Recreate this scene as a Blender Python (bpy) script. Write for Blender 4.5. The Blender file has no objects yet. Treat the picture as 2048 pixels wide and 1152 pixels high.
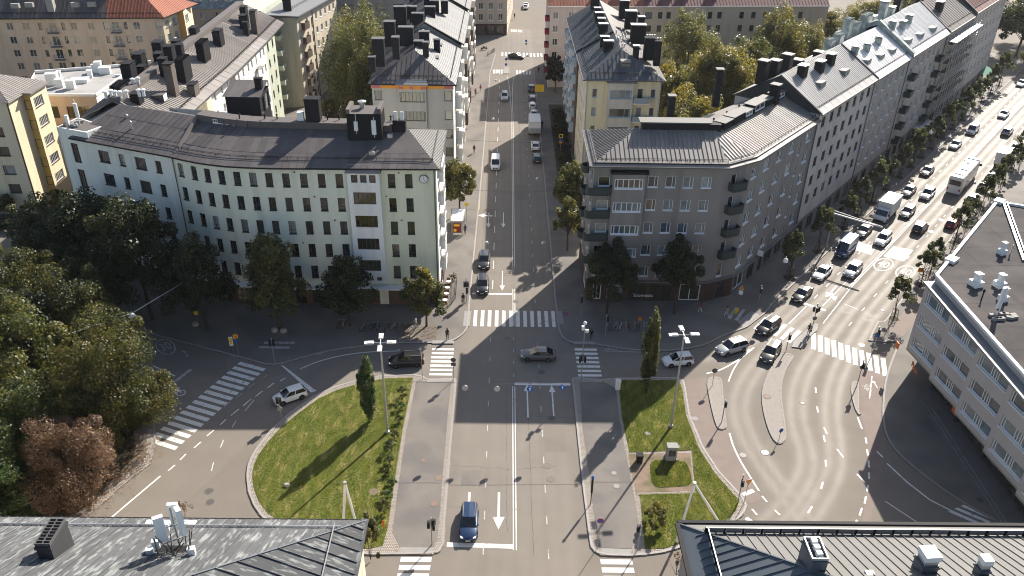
import bpy, bmesh, math, random
import numpy as np
from math import radians, sin, cos, tan, atan2, pi, hypot, sqrt
from mathutils import Vector, Matrix
random.seed(7); np.random.seed(7)
SC = bpy.context.scene
COL = SC.collection

# ------------------------------------------------------------------ camera
CH, CF = 64.0, 1669.0                       # height above the road, focal length (in 2048ths of the frame width)
PITCH, ROLL, YAW = radians(30.57), radians(1.0), radians(0.65)
FW = Vector((sin(YAW)*cos(PITCH), cos(YAW)*cos(PITCH), -sin(PITCH)))
_r = Vector((cos(YAW), -sin(YAW), 0)); _u = _r.cross(FW)
RT = _r*cos(ROLL) + _u*sin(ROLL); UP = -_r*sin(ROLL) + _u*cos(ROLL)
cam_d = bpy.data.cameras.new('camera'); cam = bpy.data.objects.new('camera', cam_d); COL.objects.link(cam)
cam_d.sensor_width = 36.0; cam_d.lens = CF/2048*36.0; cam_d.clip_start = 1.0; cam_d.clip_end = 3000
mw = Matrix((( RT.x, UP.x, -FW.x, 0), (RT.y, UP.y, -FW.y, 0), (RT.z, UP.z, -FW.z, CH), (0, 0, 0, 1)))
cam.matrix_world = mw
SC.camera = cam

# ------------------------------------------------------------------ sky, sun, exposure
SUN_EL, SUN_AZ = radians(33.6), radians(31.8)     # azimuth from +Y towards +X
w = bpy.data.worlds.new('World'); SC.world = w; w.use_nodes = True
nt = w.node_tree; bg = nt.nodes['Background']
sky = nt.nodes.new('ShaderNodeTexSky'); sky.sky_type = 'NISHITA'; sky.sun_disc = False
sky.sun_elevation = SUN_EL; sky.sun_rotation = SUN_AZ; sky.dust_density = 1.4; sky.ozone_density = 1.0
nt.links.new(sky.outputs[0], bg.inputs[0]); bg.inputs[1].default_value = 0.083
sd = bpy.data.lights.new('sun', 'SUN'); sd.energy = 5.0; sd.angle = radians(0.53); sd.color = (1.0, 0.93, 0.83)
sun = bpy.data.objects.new('sun', sd); COL.objects.link(sun); sun.location = (60, 100, 120)
SUND = Vector((sin(SUN_AZ)*cos(SUN_EL), cos(SUN_AZ)*cos(SUN_EL), sin(SUN_EL)))
sun.rotation_euler = SUND.to_track_quat('Z', 'Y').to_euler()
SC.view_settings.view_transform = 'Standard'; SC.view_settings.look = 'None'
SC.cycles.filter_width = 1.05
SC.view_settings.exposure = 1.1; SC.view_settings.gamma = 1.0

# ------------------------------------------------------------------ survey helpers
def G(px, py, z=0.0):
    """place on the level z that was surveyed at photo point (px, py)"""
    d = FW + RT*((px-1024)/CF) - UP*((py-576)/CF)
    t = (z-CH)/d.z
    return Vector((d.x*t, d.y*t, z))
def GP(pts, z=0.0):
    return [tuple(G(x, y, z)[:2]) for x, y in pts]
def smooth_poly(pts, n=3, closed=False):
    out = []; N = len(pts)
    rng = range(N if closed else N-1)
    for i in rng:
        p0 = pts[(i-1) % N] if (closed or i > 0) else pts[i]
        p1 = pts[i]; p2 = pts[(i+1) % N]
        p3 = pts[(i+2) % N] if (closed or i+2 < N) else p2
        for k in range(n):
            t = k/n
            out.append(tuple(0.5*((2*b)+(-a+c)*t+(2*a-5*b+4*c-d)*t*t+(-a+3*b-3*c+d)*t**3)
                             for a, b, c, d in zip(p0, p1, p2, p3)))
    if not closed: out.append(tuple(pts[-1]))
    return out

# ------------------------------------------------------------------ materials
M = {}
def mat(name, col, rough=.8, metal=0., spec=.28, var=.12, scale=1.5, bump=0., bscale=25., rand=0., stretch=(1,1,1),
        col2=None, thr=(.45,.6), sc2=.6, st2=(1,1,1), coat=0., detail=4., rvar=0., local=False, trans=0.):
    """plain procedural surface: base colour with noise variation, optional second colour in patches, fine bump"""
    m = bpy.data.materials.new(name); m.use_nodes = True; M[name] = m
    n = m.node_tree.nodes; l = m.node_tree.links; b = n['Principled BSDF']
    c = tuple(col)+(1,)
    b.inputs['Roughness'].default_value = rough; b.inputs['Metallic'].default_value = metal
    b.inputs['Specular IOR Level'].default_value = spec
    if coat: b.inputs['Coat Weight'].default_value = coat; b.inputs['Coat Roughness'].default_value = .06
    if trans:
        b.inputs['Transmission Weight'].default_value = trans
    if local:
        pos = n.new('ShaderNodeTexCoord').outputs['Object']
    else:
        pos = n.new('ShaderNodeNewGeometry').outputs['Position']
    def noise(sc, st, det=detail):
        mp = n.new('ShaderNodeMapping'); mp.inputs['Scale'].default_value = st; l.new(pos, mp.inputs[0])
        t = n.new('ShaderNodeTexNoise'); t.inputs['Scale'].default_value = sc; t.inputs['Detail'].default_value = det
        l.new(mp.outputs[0], t.inputs['Vector']); return t.outputs['Fac']
    out = None
    if var or rand:
        val = n.new('ShaderNodeMath'); val.operation = 'MULTIPLY_ADD'
        val.inputs[1].default_value = 2.4*var; val.inputs[2].default_value = 1-1.2*var
        l.new(noise(scale, stretch), val.inputs[0]); vo = val.outputs[0]
        if rand:
            oi = n.new('ShaderNodeObjectInfo'); r = n.new('ShaderNodeMath'); r.operation = 'MULTIPLY_ADD'
            r.inputs[1].default_value = 2*rand; r.inputs[2].default_value = 1-rand
            l.new(oi.outputs['Random'], r.inputs[0])
            mm = n.new('ShaderNodeMath'); mm.operation = 'MULTIPLY'; l.new(vo, mm.inputs[0]); l.new(r.outputs[0], mm.inputs[1]); vo = mm.outputs[0]
        base = n.new('ShaderNodeMix'); base.data_type = 'RGBA'; base.inputs[0].default_value = 1
        base.inputs[6].default_value = c; base.inputs[7].default_value = c
        if col2:
            rp = n.new('ShaderNodeMapRange'); rp.inputs[1].default_value = thr[0]; rp.inputs[2].default_value = thr[1]
            l.new(noise(sc2, st2, 6.), rp.inputs[0]); l.new(rp.outputs[0], base.inputs[0]); base.inputs[7].default_value = tuple(col2)+(1,)
        vm = n.new('ShaderNodeVectorMath'); vm.operation = 'SCALE'
        l.new(base.outputs[2], vm.inputs[0]); l.new(vo, vm.inputs['Scale'])
        l.new(vm.outputs[0], b.inputs['Base Color'])
    else:
        b.inputs['Base Color'].default_value = c
    if rvar:
        rr = n.new('ShaderNodeMath'); rr.operation = 'MULTIPLY_ADD'; rr.inputs[1].default_value = 2*rvar; rr.inputs[2].default_value = rough-rvar
        l.new(noise(scale*1.7, stretch), rr.inputs[0]); l.new(rr.outputs[0], b.inputs['Roughness'])
    if bump:
        bp = n.new('ShaderNodeBump'); bp.inputs['Strength'].default_value = min(1, bump*10); bp.inputs['Distance'].default_value = bump
        l.new(noise(bscale, (1,1,1), 3.), bp.inputs['Height']); l.new(bp.outputs[0], b.inputs['Normal'])
    return m

# ------------------------------------------------------------------ mesh builder
ORG = {}
class MB:
    def __init__(s): s.v = []; s.f = []; s.m = []
    def poly(s, pts, m=0):
        k = len(s.v); s.v += [tuple(p) for p in pts]; s.f.append(tuple(range(k, k+len(pts)))); s.m.append(m)
    def sheet(s, pts2, z, m=0): s.poly([(p[0], p[1], z) for p in pts2], m)
    def box(s, x0, x1, y0, y1, z0, z1, m=0, bottom=True):
        s.prism([(x0,y0),(x1,y0),(x1,y1),(x0,y1)], z0, z1, m, bottom=bottom)
    def prism(s, pl, z0, z1, m=0, mt=None, bottom=True, top=None):
        k = len(s.v); n = len(pl); tp = top or pl
        s.v += [(p[0], p[1], z0) for p in pl] + [(p[0], p[1], z1) for p in tp]
        for i in range(n):
            j = (i+1) % n; s.f.append((k+i, k+j, k+n+j, k+n+i)); s.m.append(m)
        s.f.append(tuple(range(k+n, k+2*n))); s.m.append(m if mt is None else mt)
        if bottom: s.f.append(tuple(range(k+n-1, k-1, -1))); s.m.append(m)
    def obox(s, c, ang, lx, ly, z0, z1, m=0, mt=None):
        ca, sa = cos(ang), sin(ang)
        pl = [(c[0]+x*ca-y*sa, c[1]+x*sa+y*ca) for x, y in ((-lx/2,-ly/2),(lx/2,-ly/2),(lx/2,ly/2),(-lx/2,ly/2))]
        s.prism(pl, z0, z1, m, mt)
    def beam(s, a, b, w, h, m=0):
        """box section bar from a to b, width w (level), height h"""
        a = Vector(a); b = Vector(b); d = (b-a).normalized()
        sd = d.cross(Vector((0,0,1)))
        sd = sd.normalized() if sd.length > 1e-4 else Vector((1,0,0))
        up = sd.cross(d); k = len(s.v)
        for p in (a, b):
            for x, y in ((-1,-1),(1,-1),(1,1),(-1,1)):
                s.v.append(tuple(p+sd*(x*w/2)+up*(y*h/2)))
        for f in ((0,1,5,4),(1,2,6,5),(2,3,7,6),(3,0,4,7),(3,2,1,0),(4,5,6,7)):
            s.f.append(tuple(k+i for i in f)); s.m.append(m)
    def tube(s, pts, r, n=6, m=0, caps=True):
        pts = [Vector(p) for p in pts]; rs = r if isinstance(r, (list, tuple)) else [r]*len(pts)
        k0 = len(s.v); ref = None
        for i, p in enumerate(pts):
            d = (pts[min(i+1, len(pts)-1)]-pts[max(i-1, 0)]).normalized()
            if ref is None: ref = d.orthogonal().normalized()
            a = (ref - d*ref.dot(d))
            a = a.normalized() if a.length > 1e-5 else d.orthogonal().normalized()
            ref = a; b = d.cross(a)
            for q in range(n):
                t = 2*pi*q/n; s.v.append(tuple(p+(a*cos(t)+b*sin(t))*rs[i]))
        for i in range(len(pts)-1):
            for q in range(n):
                q2 = (q+1) % n
                s.f.append((k0+i*n+q, k0+i*n+q2, k0+(i+1)*n+q2, k0+(i+1)*n+q)); s.m.append(m)
        if caps:
            s.f.append(tuple(k0+q for q in range(n-1, -1, -1))); s.m.append(m)
            e = k0+(len(pts)-1)*n; s.f.append(tuple(e+q for q in range(n))); s.m.append(m)
    def lathe(s, c, prof, n=12, m=0, ax='z'):
        """prof: (radius, height) pairs"""
        k = len(s.v); c = Vector(c)
        for r, h in prof:
            for q in range(n):
                t = 2*pi*q/n; x, y = r*cos(t), r*sin(t)
                p = (x, y, h) if ax == 'z' else ((x, h, y) if ax == 'y' else (h, x, y))
                s.v.append(tuple(c+Vector(p)))
        for i in range(len(prof)-1):
            for q in range(n):
                q2 = (q+1) % n; s.f.append((k+i*n+q, k+i*n+q2, k+(i+1)*n+q2, k+(i+1)*n+q)); s.m.append(m)
        s.f.append(tuple(k+q for q in range(n-1, -1, -1))); s.m.append(m)
        e = k+(len(prof)-1)*n; s.f.append(tuple(e+q for q in range(n))); s.m.append(m)
    def mesh(s, name, mats, off=(0,0,0), smooth=False):
        me = bpy.data.meshes.new(name)
        me.from_pydata([(x-off[0], y-off[1], z-off[2]) for x, y, z in s.v], [], s.f)
        for mm in ([mats] if isinstance(mats, str) else mats): me.materials.append(M[mm])
        if any(s.m): me.polygons.foreach_set('material_index', s.m)
        if smooth: me.polygons.foreach_set('use_smooth', [True]*len(me.polygons))
        me.update(); return me
    def build(s, name, mats, parent=None, smooth=False):
        o = ORG.get(parent, Vector((0,0,0))) if parent else Vector((0,0,0))
        return link(name, s.mesh(name, mats, o, smooth), parent)
def link(name, data, parent=None, loc=None, rz=None):
    ob = bpy.data.objects.new(name, data); COL.objects.link(ob)
    if parent:
        ob.parent = parent; ORG[ob] = ORG.get(parent, Vector((0,0,0)))
    else: ORG[ob] = Vector((0,0,0))
    if loc is not None: ob.location = loc
    if rz is not None: ob.rotation_euler = (0, 0, rz)
    return ob
def tag(o, label=None, cat=None, group=None, kind=None):
    if label: o['label'] = label
    if cat: o['category'] = cat
    if group: o['group'] = group
    if kind: o['kind'] = kind
    return o
def thing(name, label, cat, loc=(0,0,0), rz=0, group=None):
    o = bpy.data.objects.new(name, None); COL.objects.link(o); o.location = loc; o.rotation_euler = (0,0,rz)
    o.empty_display_size = .3
    ORG[o] = Vector(loc); return tag(o, label, cat, group)
def copy_tree(o, parent=None):
    c = o.copy(); COL.objects.link(c); c.parent = parent
    for ch in list(o.children): copy_tree(ch, c)
    return c
def np_mesh(name, V, F, mats, mi=None, attrs=None, smooth=False):
    """fast mesh from numpy: V (n,3), F (m,k) all faces with k corners"""
    me = bpy.data.meshes.new(name); k = F.shape[1]
    me.vertices.add(len(V)); me.vertices.foreach_set('co', np.ascontiguousarray(V, dtype=np.float32).ravel())
    me.loops.add(F.size); me.loops.foreach_set('vertex_index', np.ascontiguousarray(F, dtype=np.int32).ravel())
    me.polygons.add(len(F)); me.polygons.foreach_set('loop_start', np.arange(0, F.size, k, dtype=np.int32))
    me.polygons.foreach_set('loop_total', np.full(len(F), k, dtype=np.int32))
    for mm in ([mats] if isinstance(mats, str) else mats): me.materials.append(M[mm])
    if mi is not None: me.polygons.foreach_set('material_index', np.asarray(mi, dtype=np.int32))
    if smooth: me.polygons.foreach_set('use_smooth', np.ones(len(F), dtype=bool))
    me.update(calc_edges=True)
    for an, (dom, arr) in (attrs or {}).items():
        a = me.attributes.new(an, 'FLOAT', dom); a.data.foreach_set('value', np.asarray(arr, dtype=np.float32))
    return me

# the long avenue on the right runs along AVD; AV(s, d): s metres along the house fronts, d metres out from them
AVA = Vector((33.5, 106.5)); AVD = Vector((.636, .772)); AVN = Vector((.772, -.636)); AVANG = atan2(.772, .636)
def AV(s, d): return tuple(AVA + AVD*s + AVN*d)
def SD(p): q = Vector(p[:2])-AVA; return q.dot(AVD), q.dot(AVN)
# ------------------------------------------------------------------ palette
def asphalt_mat(name, col, r0, r1, warm):
    m = mat(name, col, rough=.8, var=.10, scale=.35, bump=.004, bscale=60)
    n = m.node_tree.nodes; l = m.node_tree.links; b = n['Principled BSDF']
    b.inputs['Specular IOR Level'].default_value = .14
    at = n.new('ShaderNodeAttribute'); at.attribute_name = 'wear'
    ns = n.new('ShaderNodeTexNoise'); ns.inputs['Scale'].default_value = .5; ns.inputs['Detail'].default_value = 6
    ge = n.new('ShaderNodeNewGeometry'); l.new(ge.outputs['Position'], ns.inputs['Vector'])
    mu = n.new('ShaderNodeMath'); mu.operation = 'MULTIPLY_ADD'; mu.inputs[1].default_value = .12; mu.inputs[2].default_value = -.06
    l.new(ns.outputs['Fac'], mu.inputs[0])
    mr = n.new('ShaderNodeMapRange'); mr.inputs[3].default_value = r0; mr.inputs[4].default_value = r1
    l.new(at.outputs['Fac'], mr.inputs[0])
    ad = n.new('ShaderNodeMath'); ad.operation = 'ADD'; l.new(mr.outputs[0], ad.inputs[0]); l.new(mu.outputs[0], ad.inputs[1])
    l.new(ad.outputs[0], b.inputs['Roughness'])
    # speckle of stones and faint repair patches
    src = b.inputs['Base Color'].links[0].from_socket
    sp = n.new('ShaderNodeTexNoise'); sp.inputs['Scale'].default_value = 9; sp.inputs['Detail'].default_value = 5
    l.new(ge.outputs['Position'], sp.inputs['Vector'])
    vo = n.new('ShaderNodeTexVoronoi'); vo.inputs['Scale'].default_value = .07; l.new(ge.outputs['Position'], vo.inputs['Vector'])
    sep = n.new('ShaderNodeSeparateColor'); l.new(vo.outputs['Color'], sep.inputs[0])
    f1 = n.new('ShaderNodeMath'); f1.operation = 'MULTIPLY_ADD'; f1.inputs[1].default_value = .5; f1.inputs[2].default_value = .72
    l.new(sp.outputs['Fac'], f1.inputs[0])
    f2 = n.new('ShaderNodeMath'); f2.operation = 'MULTIPLY_ADD'; f2.inputs[1].default_value = .10; l.new(sep.outputs[0], f2.inputs[0]); l.new(f1.outputs[0], f2.inputs[2])
    f3 = n.new('ShaderNodeMath'); f3.operation = 'MULTIPLY_ADD'; f3.inputs[1].default_value = warm; l.new(at.outputs['Fac'], f3.inputs[0]); l.new(f2.outputs[0], f3.inputs[2])
    vm = n.new('ShaderNodeVectorMath'); vm.operation = 'SCALE'; l.new(src, vm.inputs[0]); l.new(f3.outputs[0], vm.inputs['Scale'])
    l.new(vm.outputs[0], b.inputs['Base Color'])
    return m
asphalt_mat('asphalt', (.174,.153,.130), .84, .55, .05)
mat('pave', (.172,.155,.138), rough=.75, spec=.14, var=.16, scale=.5, bump=.004, bscale=50, col2=(.13,.12,.112), sc2=.25)
mat('pave_red', (.195,.155,.135), rough=.75, spec=.14, var=.14, scale=.6, bump=.004, bscale=50)
mat('slab', (.25,.24,.225), rough=.75, var=.14, scale=3, bump=.004, bscale=30)
mat('granite', (.27,.25,.235), rough=.75, var=.2, scale=6, bump=.006, bscale=30, rand=.12)
mat('cobble', (.40,.355,.305), rough=.8, var=.28, scale=9, bump=.01, bscale=25)
mat('cobble_bed', (.19,.165,.14), rough=.95, var=.25, scale=6)
mat('gravel', (.27,.24,.215), rough=.9, var=.22, scale=5, bump=.02, bscale=18)
mat('dirt', (.20,.145,.11), rough=.95, var=.22, scale=1.6, bump=.01, bscale=20, col2=(.13,.11,.06), sc2=.5)
mat('soil', (.05,.045,.03), rough=.95, var=.3, scale=2)
mat('paint', (.62,.61,.58), rough=.62, var=.10, scale=4, col2=(.24,.23,.22), thr=(.57,.72), sc2=1.8)
mat('paint_old', (.40,.39,.37), rough=.65, var=.14, scale=4, col2=(.17,.16,.155), thr=(.50,.68), sc2=2.2)
mat('paint_yellow', (.55,.42,.12), rough=.65, var=.15, scale=4)
mat('iron', (.11,.10,.09), rough=.55, metal=.3, var=.2, scale=8, bump=.01, bscale=40)
mat('iron_rust', (.20,.135,.10), rough=.7, var=.2, scale=8, bump=.01, bscale=40)
# walls
def plaster(name, col, var=.07, dirt=.8):
    mat(name, col, rough=.9, spec=.25, var=var, scale=.45, stretch=(1,1,.35), bump=.006, bscale=14,
        col2=tuple(c*dirt for c in col), thr=(.46,.78), sc2=.9, st2=(1,1,.10))
plaster('w_pale', (.72,.74,.67)); plaster('w_green', (.68,.71,.60)); plaster('w_limegreen', (.70,.71,.54)); plaster('w_bay', (.78,.79,.75))
plaster('w_grey', (.225,.210,.196), .10, .72); plaster('w_pinkgrey', (.45,.42,.395), .13, .72); plaster('w_grey2', (.34,.31,.285), .10, .78)
plaster('w_grey3', (.36,.325,.295), .1, .78); plaster('w_tan', (.40,.33,.26)); plaster('w_taupe', (.48,.42,.37))
plaster('w_yellow', (.70,.60,.42)); plaster('w_orange', (.62,.33,.11)); plaster('w_ochre', (.60,.40,.12)); plaster('w_peach', (.60,.45,.32), .1)
plaster('w_cream', (.62,.54,.42)); plaster('w_creamdk', (.46,.42,.32)); plaster('w_white', (.74,.72,.67), .05, .9); plaster('w_sage', (.47,.50,.40))
plaster('w_brick', (.36,.34,.315), .10, .85); plaster('w_yellow2', (.68,.58,.38)); plaster('w_beigebay', (.55,.50,.42)); plaster('w_brown', (.10,.072,.056))
plaster('w_pink', (.60,.51,.46)); plaster('w_office', (.43,.40,.38), .06, .92); plaster('w_concrete', (.28,.27,.25)); plaster('w_sand', (.50,.43,.34))
plaster('w_lightblue', (.45,.52,.55)); plaster('w_redbrown', (.075,.045,.038)); plaster('w_dark', (.05,.05,.052)); plaster('w_plinth', (.17,.16,.155))
mat('band_orange', (.62,.25,.03), rough=.7, var=.05); mat('band_pink', (.40,.13,.15), rough=.7, var=.05)
# roofs
mat('r_dark', (.098,.087,.085), rough=.62, spec=.2, var=.22, scale=.8, rand=.16, bump=.012, bscale=3)
mat('r_felt', (.12,.105,.10), rough=.75, var=.18, scale=1.2, rand=.13, bump=.008, bscale=20)
mat('r_brown', (.20,.18,.165), rough=.55, spec=.25, var=.15, scale=.7, rand=.10, bump=.012, bscale=3)
mat('r_grey', (.19,.19,.19), rough=.55, spec=.3, var=.12, scale=.8, rand=.07, bump=.008, bscale=3)
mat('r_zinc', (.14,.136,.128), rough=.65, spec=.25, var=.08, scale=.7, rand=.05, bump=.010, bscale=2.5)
mat('r_zincdk', (.085,.10,.115), rough=.5, spec=.3, var=.08, scale=.7, rand=.05, bump=.010, bscale=2.5)  # darker zinc; on the west slope it carries shade in the colour
mat('r_shiny', (.66,.65,.64), rough=.5, metal=.4, spec=.6, var=.10, scale=.6, rand=.06, bump=.006, bscale=3)
mat('r_slate', (.085,.09,.096), rough=.6, spec=.25, var=.15, scale=.8, rand=.12, bump=.008, bscale=3)
mat('r_light', (.29,.28,.27), rough=.5, spec=.4, var=.1, scale=.8, rand=.06, bump=.008, bscale=3)
mat('r_patina', (.21,.25,.24), rough=.6, var=.2, scale=1.2, bump=.005, bscale=5, col2=(.32,.35,.335), sc2=1.2)
mat('r_peeling', (.085,.087,.09), rough=.75, spec=.2, var=.14, scale=1.5, col2=(.21,.22,.215), thr=(.52,.66), sc2=2.2, st2=(2.0,.36,.36), rand=.14, bump=.006, bscale=3)
mat('r_peeling2', (.075,.077,.08), rough=.8, spec=.12, var=.14, scale=1.5, col2=(.20,.21,.205), thr=(.52,.66), sc2=2.2, st2=(.36,2.0,1), rand=.14, bump=.006, bscale=3)
mat('r_tile', (.30,.105,.06), rough=.75, var=.2, scale=2.5, rand=.12)
mat('r_tiledk', (.16,.065,.06), rough=.7, var=.2, scale=2.5, rand=.12)
mat('r_white', (.34,.33,.315), rough=.8, var=.07, scale=.6, col2=(.28,.27,.26), sc2=.3)
mat('r_bitumen', (.062,.057,.057), rough=.9, spec=.12, var=.18, scale=.5, rand=.1, bump=.006, bscale=25, col2=(.085,.076,.073), sc2=.2)
mat('gutter', (.11,.105,.105), rough=.5, metal=.2, var=.1); mat('black_metal', (.016,.016,.019), rough=.65, spec=.12, var=.15, rand=.15)
mat('brick_stack', (.115,.095,.082), rough=.9, var=.25, scale=5, bump=.01, bscale=14)
mat('fascia_white', (.72,.71,.69), rough=.6, var=.06); mat('galv', (.42,.43,.44), rough=.42, metal=.55, var=.12, scale=3)
mat('antenna_white', (.70,.72,.71), rough=.5, var=.05); mat('tar', (.045,.042,.04), rough=.7, spec=.2, var=.2)
mat('cable', (.03,.03,.03), rough=.6, var=.1)
# joinery and glass
mat('f_white', (.72,.73,.74), rough=.5, var=.05); mat('f_dark', (.055,.05,.05), rough=.5, var=.1); mat('f_brown', (.10,.062,.045), rough=.55, var=.1)
mat('f_grey', (.20,.20,.20), rough=.5, var=.1); mat('f_blue', (.33,.42,.48), rough=.5, var=.05); mat('f_maroon', (.13,.035,.04), rough=.55, var=.1)
mat('balcony_dk', (.035,.045,.045), rough=.6, var=.12); mat('balcony_grey', (.28,.32,.34), rough=.5, var=.1); mat('balcony_red', (.26,.03,.045), rough=.6, var=.1)
def glass_mat(name, cols):  # pane tones stand in for reflections, dim rooms and curtains, painted as base colour
    m = bpy.data.materials.new(name); m.use_nodes = True; M[name] = m
    n = m.node_tree.nodes; l = m.node_tree.links; b = n['Principled BSDF']
    oi = n.new('ShaderNodeObjectInfo'); r = n.new('ShaderNodeValToRGB'); r.color_ramp.interpolation = 'CONSTANT'
    e = r.color_ramp.elements
    while len(e) < len(cols): e.new(.5)
    for i, (p, c) in enumerate(cols): e[i].position = p; e[i].color = tuple(c)+(1,)
    l.new(oi.outputs['Random'], r.inputs[0])
    tc = n.new('ShaderNodeTexCoord'); ns = n.new('ShaderNodeTexNoise'); ns.inputs['Scale'].default_value = 1.3
    l.new(tc.outputs['Object'], ns.inputs['Vector'])
    mp = n.new('ShaderNodeMath'); mp.operation = 'MULTIPLY_ADD'; mp.inputs[1].default_value = .9; mp.inputs[2].default_value = .55; l.new(ns.outputs['Fac'], mp.inputs[0])
    vm = n.new('ShaderNodeVectorMath'); vm.operation = 'SCALE'; l.new(r.outputs[0], vm.inputs[0]); l.new(mp.outputs[0], vm.inputs['Scale'])
    l.new(vm.outputs[0], b.inputs['Base Color']); b.inputs['Roughness'].default_value = .04; b.inputs['Specular IOR Level'].default_value = .9
    bp = n.new('ShaderNodeBump'); bp.inputs['Strength'].default_value = .05; bp.inputs['Distance'].default_value = .05
    l.new(ns.outputs['Fac'], bp.inputs['Height']); l.new(bp.outputs[0], b.inputs['Normal'])
glass_mat('glass', [(0,(.012,.013,.014)),(.2,(.04,.036,.028)),(.38,(.022,.03,.04)),(.55,(.085,.068,.055)),(.7,(.05,.055,.038)),(.8,(.11,.095,.085)),(.9,(.20,.21,.21)),(.96,(.34,.33,.30))])
glass_mat('glass_blue', [(0,(.03,.045,.06)),(.25,(.10,.14,.16)),(.5,(.06,.09,.12)),(.7,(.09,.065,.05)),(.85,(.22,.26,.28))])
glass_mat('glass_yel', [(0,(.10,.075,.02)),(.3,(.16,.11,.03)),(.6,(.08,.065,.03))])
glass_mat('glass_office', [(0,(.06,.08,.09)),(.3,(.14,.18,.20)),(.6,(.09,.13,.15)),(.85,(.20,.22,.22))])
glass_mat('glass_cream', [(0,(.06,.055,.045)),(.3,(.14,.125,.09)),(.6,(.03,.03,.03)),(.85,(.22,.20,.165))])
mat('curtain', (.45,.41,.30), rough=.9, var=.1)
mat('wood_door', (.17,.085,.035), rough=.6, var=.2, scale=3, stretch=(6,6,1)); mat('awning_green', (.02,.14,.09), rough=.8)
# street things
mat('black_plastic', (.02,.02,.021), rough=.55, var=.1); mat('post_grey', (.30,.31,.31), rough=.45, metal=.4, var=.1)
mat('sign_blue', (.02,.10,.38), rough=.4, var=.03); mat('sign_white', (.75,.75,.75), rough=.4, var=.03); mat('sign_red', (.45,.02,.03), rough=.4, var=.03)
mat('sign_yellow', (.72,.44,.03), rough=.45, var=.03); mat('sign_back', (.10,.10,.105), rough=.5, metal=.3, var=.1); mat('orange', (.62,.15,.03), rough=.6, var=.08)
mat('lamp_glass', (.75,.77,.76), rough=.25, var=.03); mat('stake_wood', (.075,.06,.045), rough=.9, var=.2)
mat('statue', (.13,.12,.10), rough=.6, var=.25, scale=8, bump=.02, bscale=12); mat('plinth', (.33,.31,.28), rough=.8, var=.15, scale=6)
mat('poster_red', (.20,.022,.02), rough=.5, var=.03)
mat('purple', (.12,.03,.45), rough=.4, var=.03)
# plants
def leaf_mat(name, a, b2, c2):
    """leaf colour runs from a over b2 to c2 with the per-leaf tint"""
    m = bpy.data.materials.new(name); m.use_nodes = True; M[name] = m
    n = m.node_tree.nodes; l = m.node_tree.links; b = n['Principled BSDF']
    at = n.new('ShaderNodeAttribute'); at.attribute_name = 'tint'; r = n.new('ShaderNodeValToRGB')
    e = r.color_ramp.elements; e.new(.5)
    for i, c in enumerate((a, b2, c2)): e[i].color = tuple(c)+(1,)
    e[0].position = 0; e[1].position = .5; e[2].position = 1
    l.new(at.outputs['Fac'], r.inputs[0]); l.new(r.outputs[0], b.inputs['Base Color'])
    b.inputs['Roughness'].default_value = .48; b.inputs['Specular IOR Level'].default_value = .5
    tr = n.new('ShaderNodeBsdfTranslucent'); mx = n.new('ShaderNodeMixShader'); mx.inputs[0].default_value = .45
    hs = n.new('ShaderNodeHueSaturation'); hs.inputs['Value'].default_value = 1.8; hs.inputs['Saturation'].default_value = 1.15; l.new(r.outputs[0], hs.inputs['Color'])
    l.new(hs.outputs[0], tr.inputs[0]); out = n['Material Output']
    l.new(b.outputs[0], mx.inputs[1]); l.new(tr.outputs[0], mx.inputs[2]); l.new(mx.outputs[0], out.inputs[0])
leaf_mat('leaf_lime', (0.034,0.046,0.016), (0.085,0.093,0.028), (0.178,0.147,0.043))
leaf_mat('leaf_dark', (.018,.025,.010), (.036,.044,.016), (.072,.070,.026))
leaf_mat('leaf_green', (0.039,0.062,0.022), (0.078,0.112,0.037), (0.139,0.155,0.054))
leaf_mat('leaf_olive', (0.054,0.062,0.022), (0.132,0.124,0.037), (0.240,0.186,0.046))
leaf_mat('leaf_birch', (0.062,0.070,0.027), (0.140,0.140,0.050), (0.242,0.204,0.068))
leaf_mat('leaf_brown', (.068,.042,.025), (.135,.085,.053), (.20,.135,.088))
leaf_mat('leaf_orange', (0.155,0.078,0.019), (0.279,0.132,0.031), (0.372,0.155,0.046))
leaf_mat('leaf_purple', (.012,.011,.010), (.024,.020,.018), (.045,.035,.028))
leaf_mat('leaf_street', (0.034,0.046,0.022), (0.070,0.081,0.034), (0.132,0.124,0.054))
leaf_mat('leaf_fg', (.022,.030,.010), (.056,.062,.017), (.14,.112,.028))  # darker leaves for the left cluster; its partial shade is put into the colour
leaf_mat('grass_blade', (.078,.100,.012), (.138,.158,.02), (.31,.275,.09))
leaf_mat('fallen', (.14,.07,.03), (.24,.13,.05), (.36,.22,.08))
mat('lawn', (.105,.122,.02), rough=.9, var=.34, scale=.9, bump=.02, bscale=20, col2=(.27,.225,.085), thr=(.50,.66), sc2=.8, st2=(1.6,.5,1))
mat('bark', (.055,.045,.038), rough=.95, var=.3, scale=5, bump=.02, bscale=14)
mat('bark_birch', (.32,.31,.29), rough=.8, var=.35, scale=3, bump=.01, bscale=10)
# people
for nme, c in dict(skin=(.42,.25,.18), hair=(.03,.02,.015), cl_black=(.015,.015,.017), cl_white=(.55,.55,.55), cl_beige=(.35,.28,.20), cl_red=(.30,.03,.04), cl_blue=(.03,.05,.11), cl_grey=(.12,.12,.13), cl_green=(.10,.13,.07)).items():
    mat(nme, c, rough=.85, var=.08, scale=6)
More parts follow.
